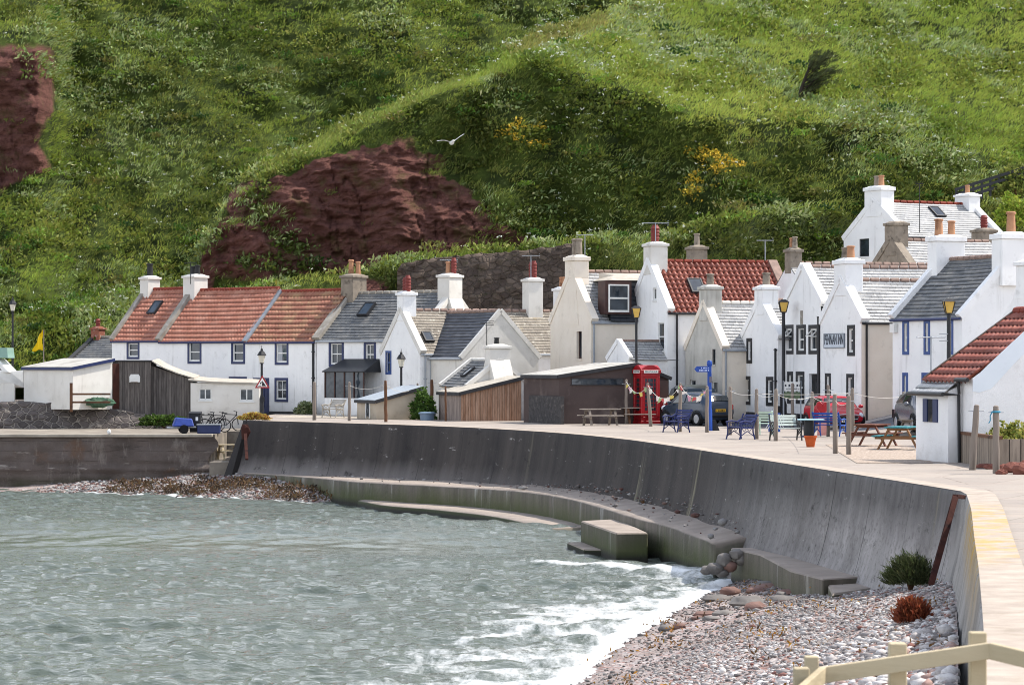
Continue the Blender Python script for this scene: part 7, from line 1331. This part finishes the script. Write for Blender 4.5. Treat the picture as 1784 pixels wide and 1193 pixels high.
aerial('long one on the red pot of the red pantiled house', P(1142, 424, 138.2), 1.0, R(5), 8, 1.1); aerial('aerial on a bent mast beside the very tall cream chimney', P(1019, 470, 142.5), 1.75, R(170), 5, .7); aerial('tall lattice mast left of the white and red potted chimney of the slate house', P(782, 515, 151.5), 1.9, R(10), 7, .8); aerial('aerial rising behind the tall white chimney with red pots', P(925, 496, 150.8), 1.55, R(0), 7, .8); aerial('black mast in front of the white wing gable', P(848, 640, 139.5), 2.2, R(60), 6, .5, IRON); aerial('tall mast before the roof of the highest house', P(1602, 405, 152), 2.6, R(90), 5, .5, IRON); aerial('grey grid aerial above the red tiles of the nearest cottage', P(1622, 655, 83), 1.15, R(20), 6, .75); aerial('aerial between the pots behind the red pantiles', P(1333, 455, 142), 1.05, R(0), 5, .7); aerial('black mast on the broad white chimney of the orange terrace', P(332, 495, 160), 1.2, R(0), 4, .6, IRON)
# ------------------------------------------------------------------ near right: planter, stones, rusty beam, foreground fence
b0, b1 = G(1676, 805), G(1741, 817); pln = thing('timber_planter', 'grey timber planter wall with a dark top rail by the nearest cottage', 'planter', b0, math.atan2(b1.y - b0.y, b1.x - b0.x)); Lp = (b1 - b0).length; mb = MB(); mb.box((0, -.05, -.1), (Lp, .05, .78)); mb.box((Lp - .1, .05, -.1), (Lp, 1.2, .78)); mb.build('boards', boards('planter_boards', '94887b', '85796c', '6a6057', .3), pln); mb = MB(); mb.box((-.03, -.08, .78), (Lp + .03, .08, .86)); mb.build('rail', TIMBER_B, pln)
M_RS = mat('red_sandstone', '7d5044', '68413a', 2.5, .9, .2, .6, 8, c3='a9705e', sc3=2)
for k, (x, y, r, h_) in enumerate(((1712, 815, .28, .1), (1728, 817, .2, .12), (1752, 821, .22, .16), (1768, 823, .3, .22), (1783, 826, .3, .24), (1790, 818, .25, .2), (1745, 826, .14, .1), (1757, 812, .22, .14))):
    p = G(x, y); mb = MB(); mb.blob((0, 0, h_ * .4), (r, r * .7, h_ * .8), (9, 7), .22, k + 30); o = mb.build('sandstone_block', M_RS); o.location = p; tag(o, 'rough red sandstone block edging the bed by the round topped posts', 'stone', 'red sandstone blocks edging the bed')
p = G(1776, 812); wbx = thing('white_stone', 'white painted square stone among the red blocks', 'stone', p); mb = MB(); mb.box((-.18, -.15, 0), (.2, .15, .26)); mb.build('stone', PAINT_WHITE, wbx, bevel=.02)
RUST = mat('rust', '3a231f', '4b2b24', 5, .9, .2, .6, 14, c3='241918', sc3=4); bm_ = thing('rusty_beam', 'rusty steel beam leaning in the corner of the sea wall', 'steel beam'); a, b = P(1664, 864, 59.2), P(1621, 1018, 58.0); mb = MB(); mb.bar(a, b, .11, .025, (0, 1, 0)); mb.bar(a + Vector((0, -.12, 0)), b + Vector((0, -.12, 0)), .11, .025, (0, 1, 0)); mb.bar(a + Vector((0, -.06, 0)), b + Vector((0, -.06, 0)), .025, .1, (0, 1, 0)); mb.build('beam', RUST, bm_); mb = MB(); mb.bar(a, P(1682, 866, 59.6), .12, .08); mb.build('bracket', RUST, bm_)
rb2 = thing('rusty_bracket', 'rust stained iron bracket on the far end of the sea wall', 'bracket'); mb = MB(); a = P(427, 752, 133.6); mb.blob(a, (.22, .12, .35), (8, 6), .2, 2); mb.bar(a, P(430, 800, 132.6), .14, .1); mb.build('iron', RUST, rb2)
FD = 16.7; ff = thing('post_and_rail_fence', 'blurred pale timber post and rail fence in the near right corner', 'fence'); q = lambda x, y, D=FD: P(x, y, D)
for (x, yt, wd, D) in ((1703, 1100, .095, 16.75), (1563.5, 1119, .1, 16.75), (1413.5, 1142, .085, 17.6), (1396, 1162, .09, 16.4)):
    t = q(x, yt, D); mb = MB(); mb.box((t.x - wd / 2, t.y - wd / 2, -2.6), (t.x + wd / 2, t.y + wd / 2, t.z)); mb.build('post', TIMBER_N, ff, bevel=.006)
for a, b in ((q(1434, 1175, 16.6), q(1724, 1132.7, 16.6)), (q(1725, 1132.7, 16.6), q(1850, 1163, 16.2)), (q(1434, 1174, 16.6), q(1380, 1222, 15.9))): mb = MB(); mb.bar(a, b, .04, .094); mb.build('rail', TIMBER_N, ff, bevel=.004)
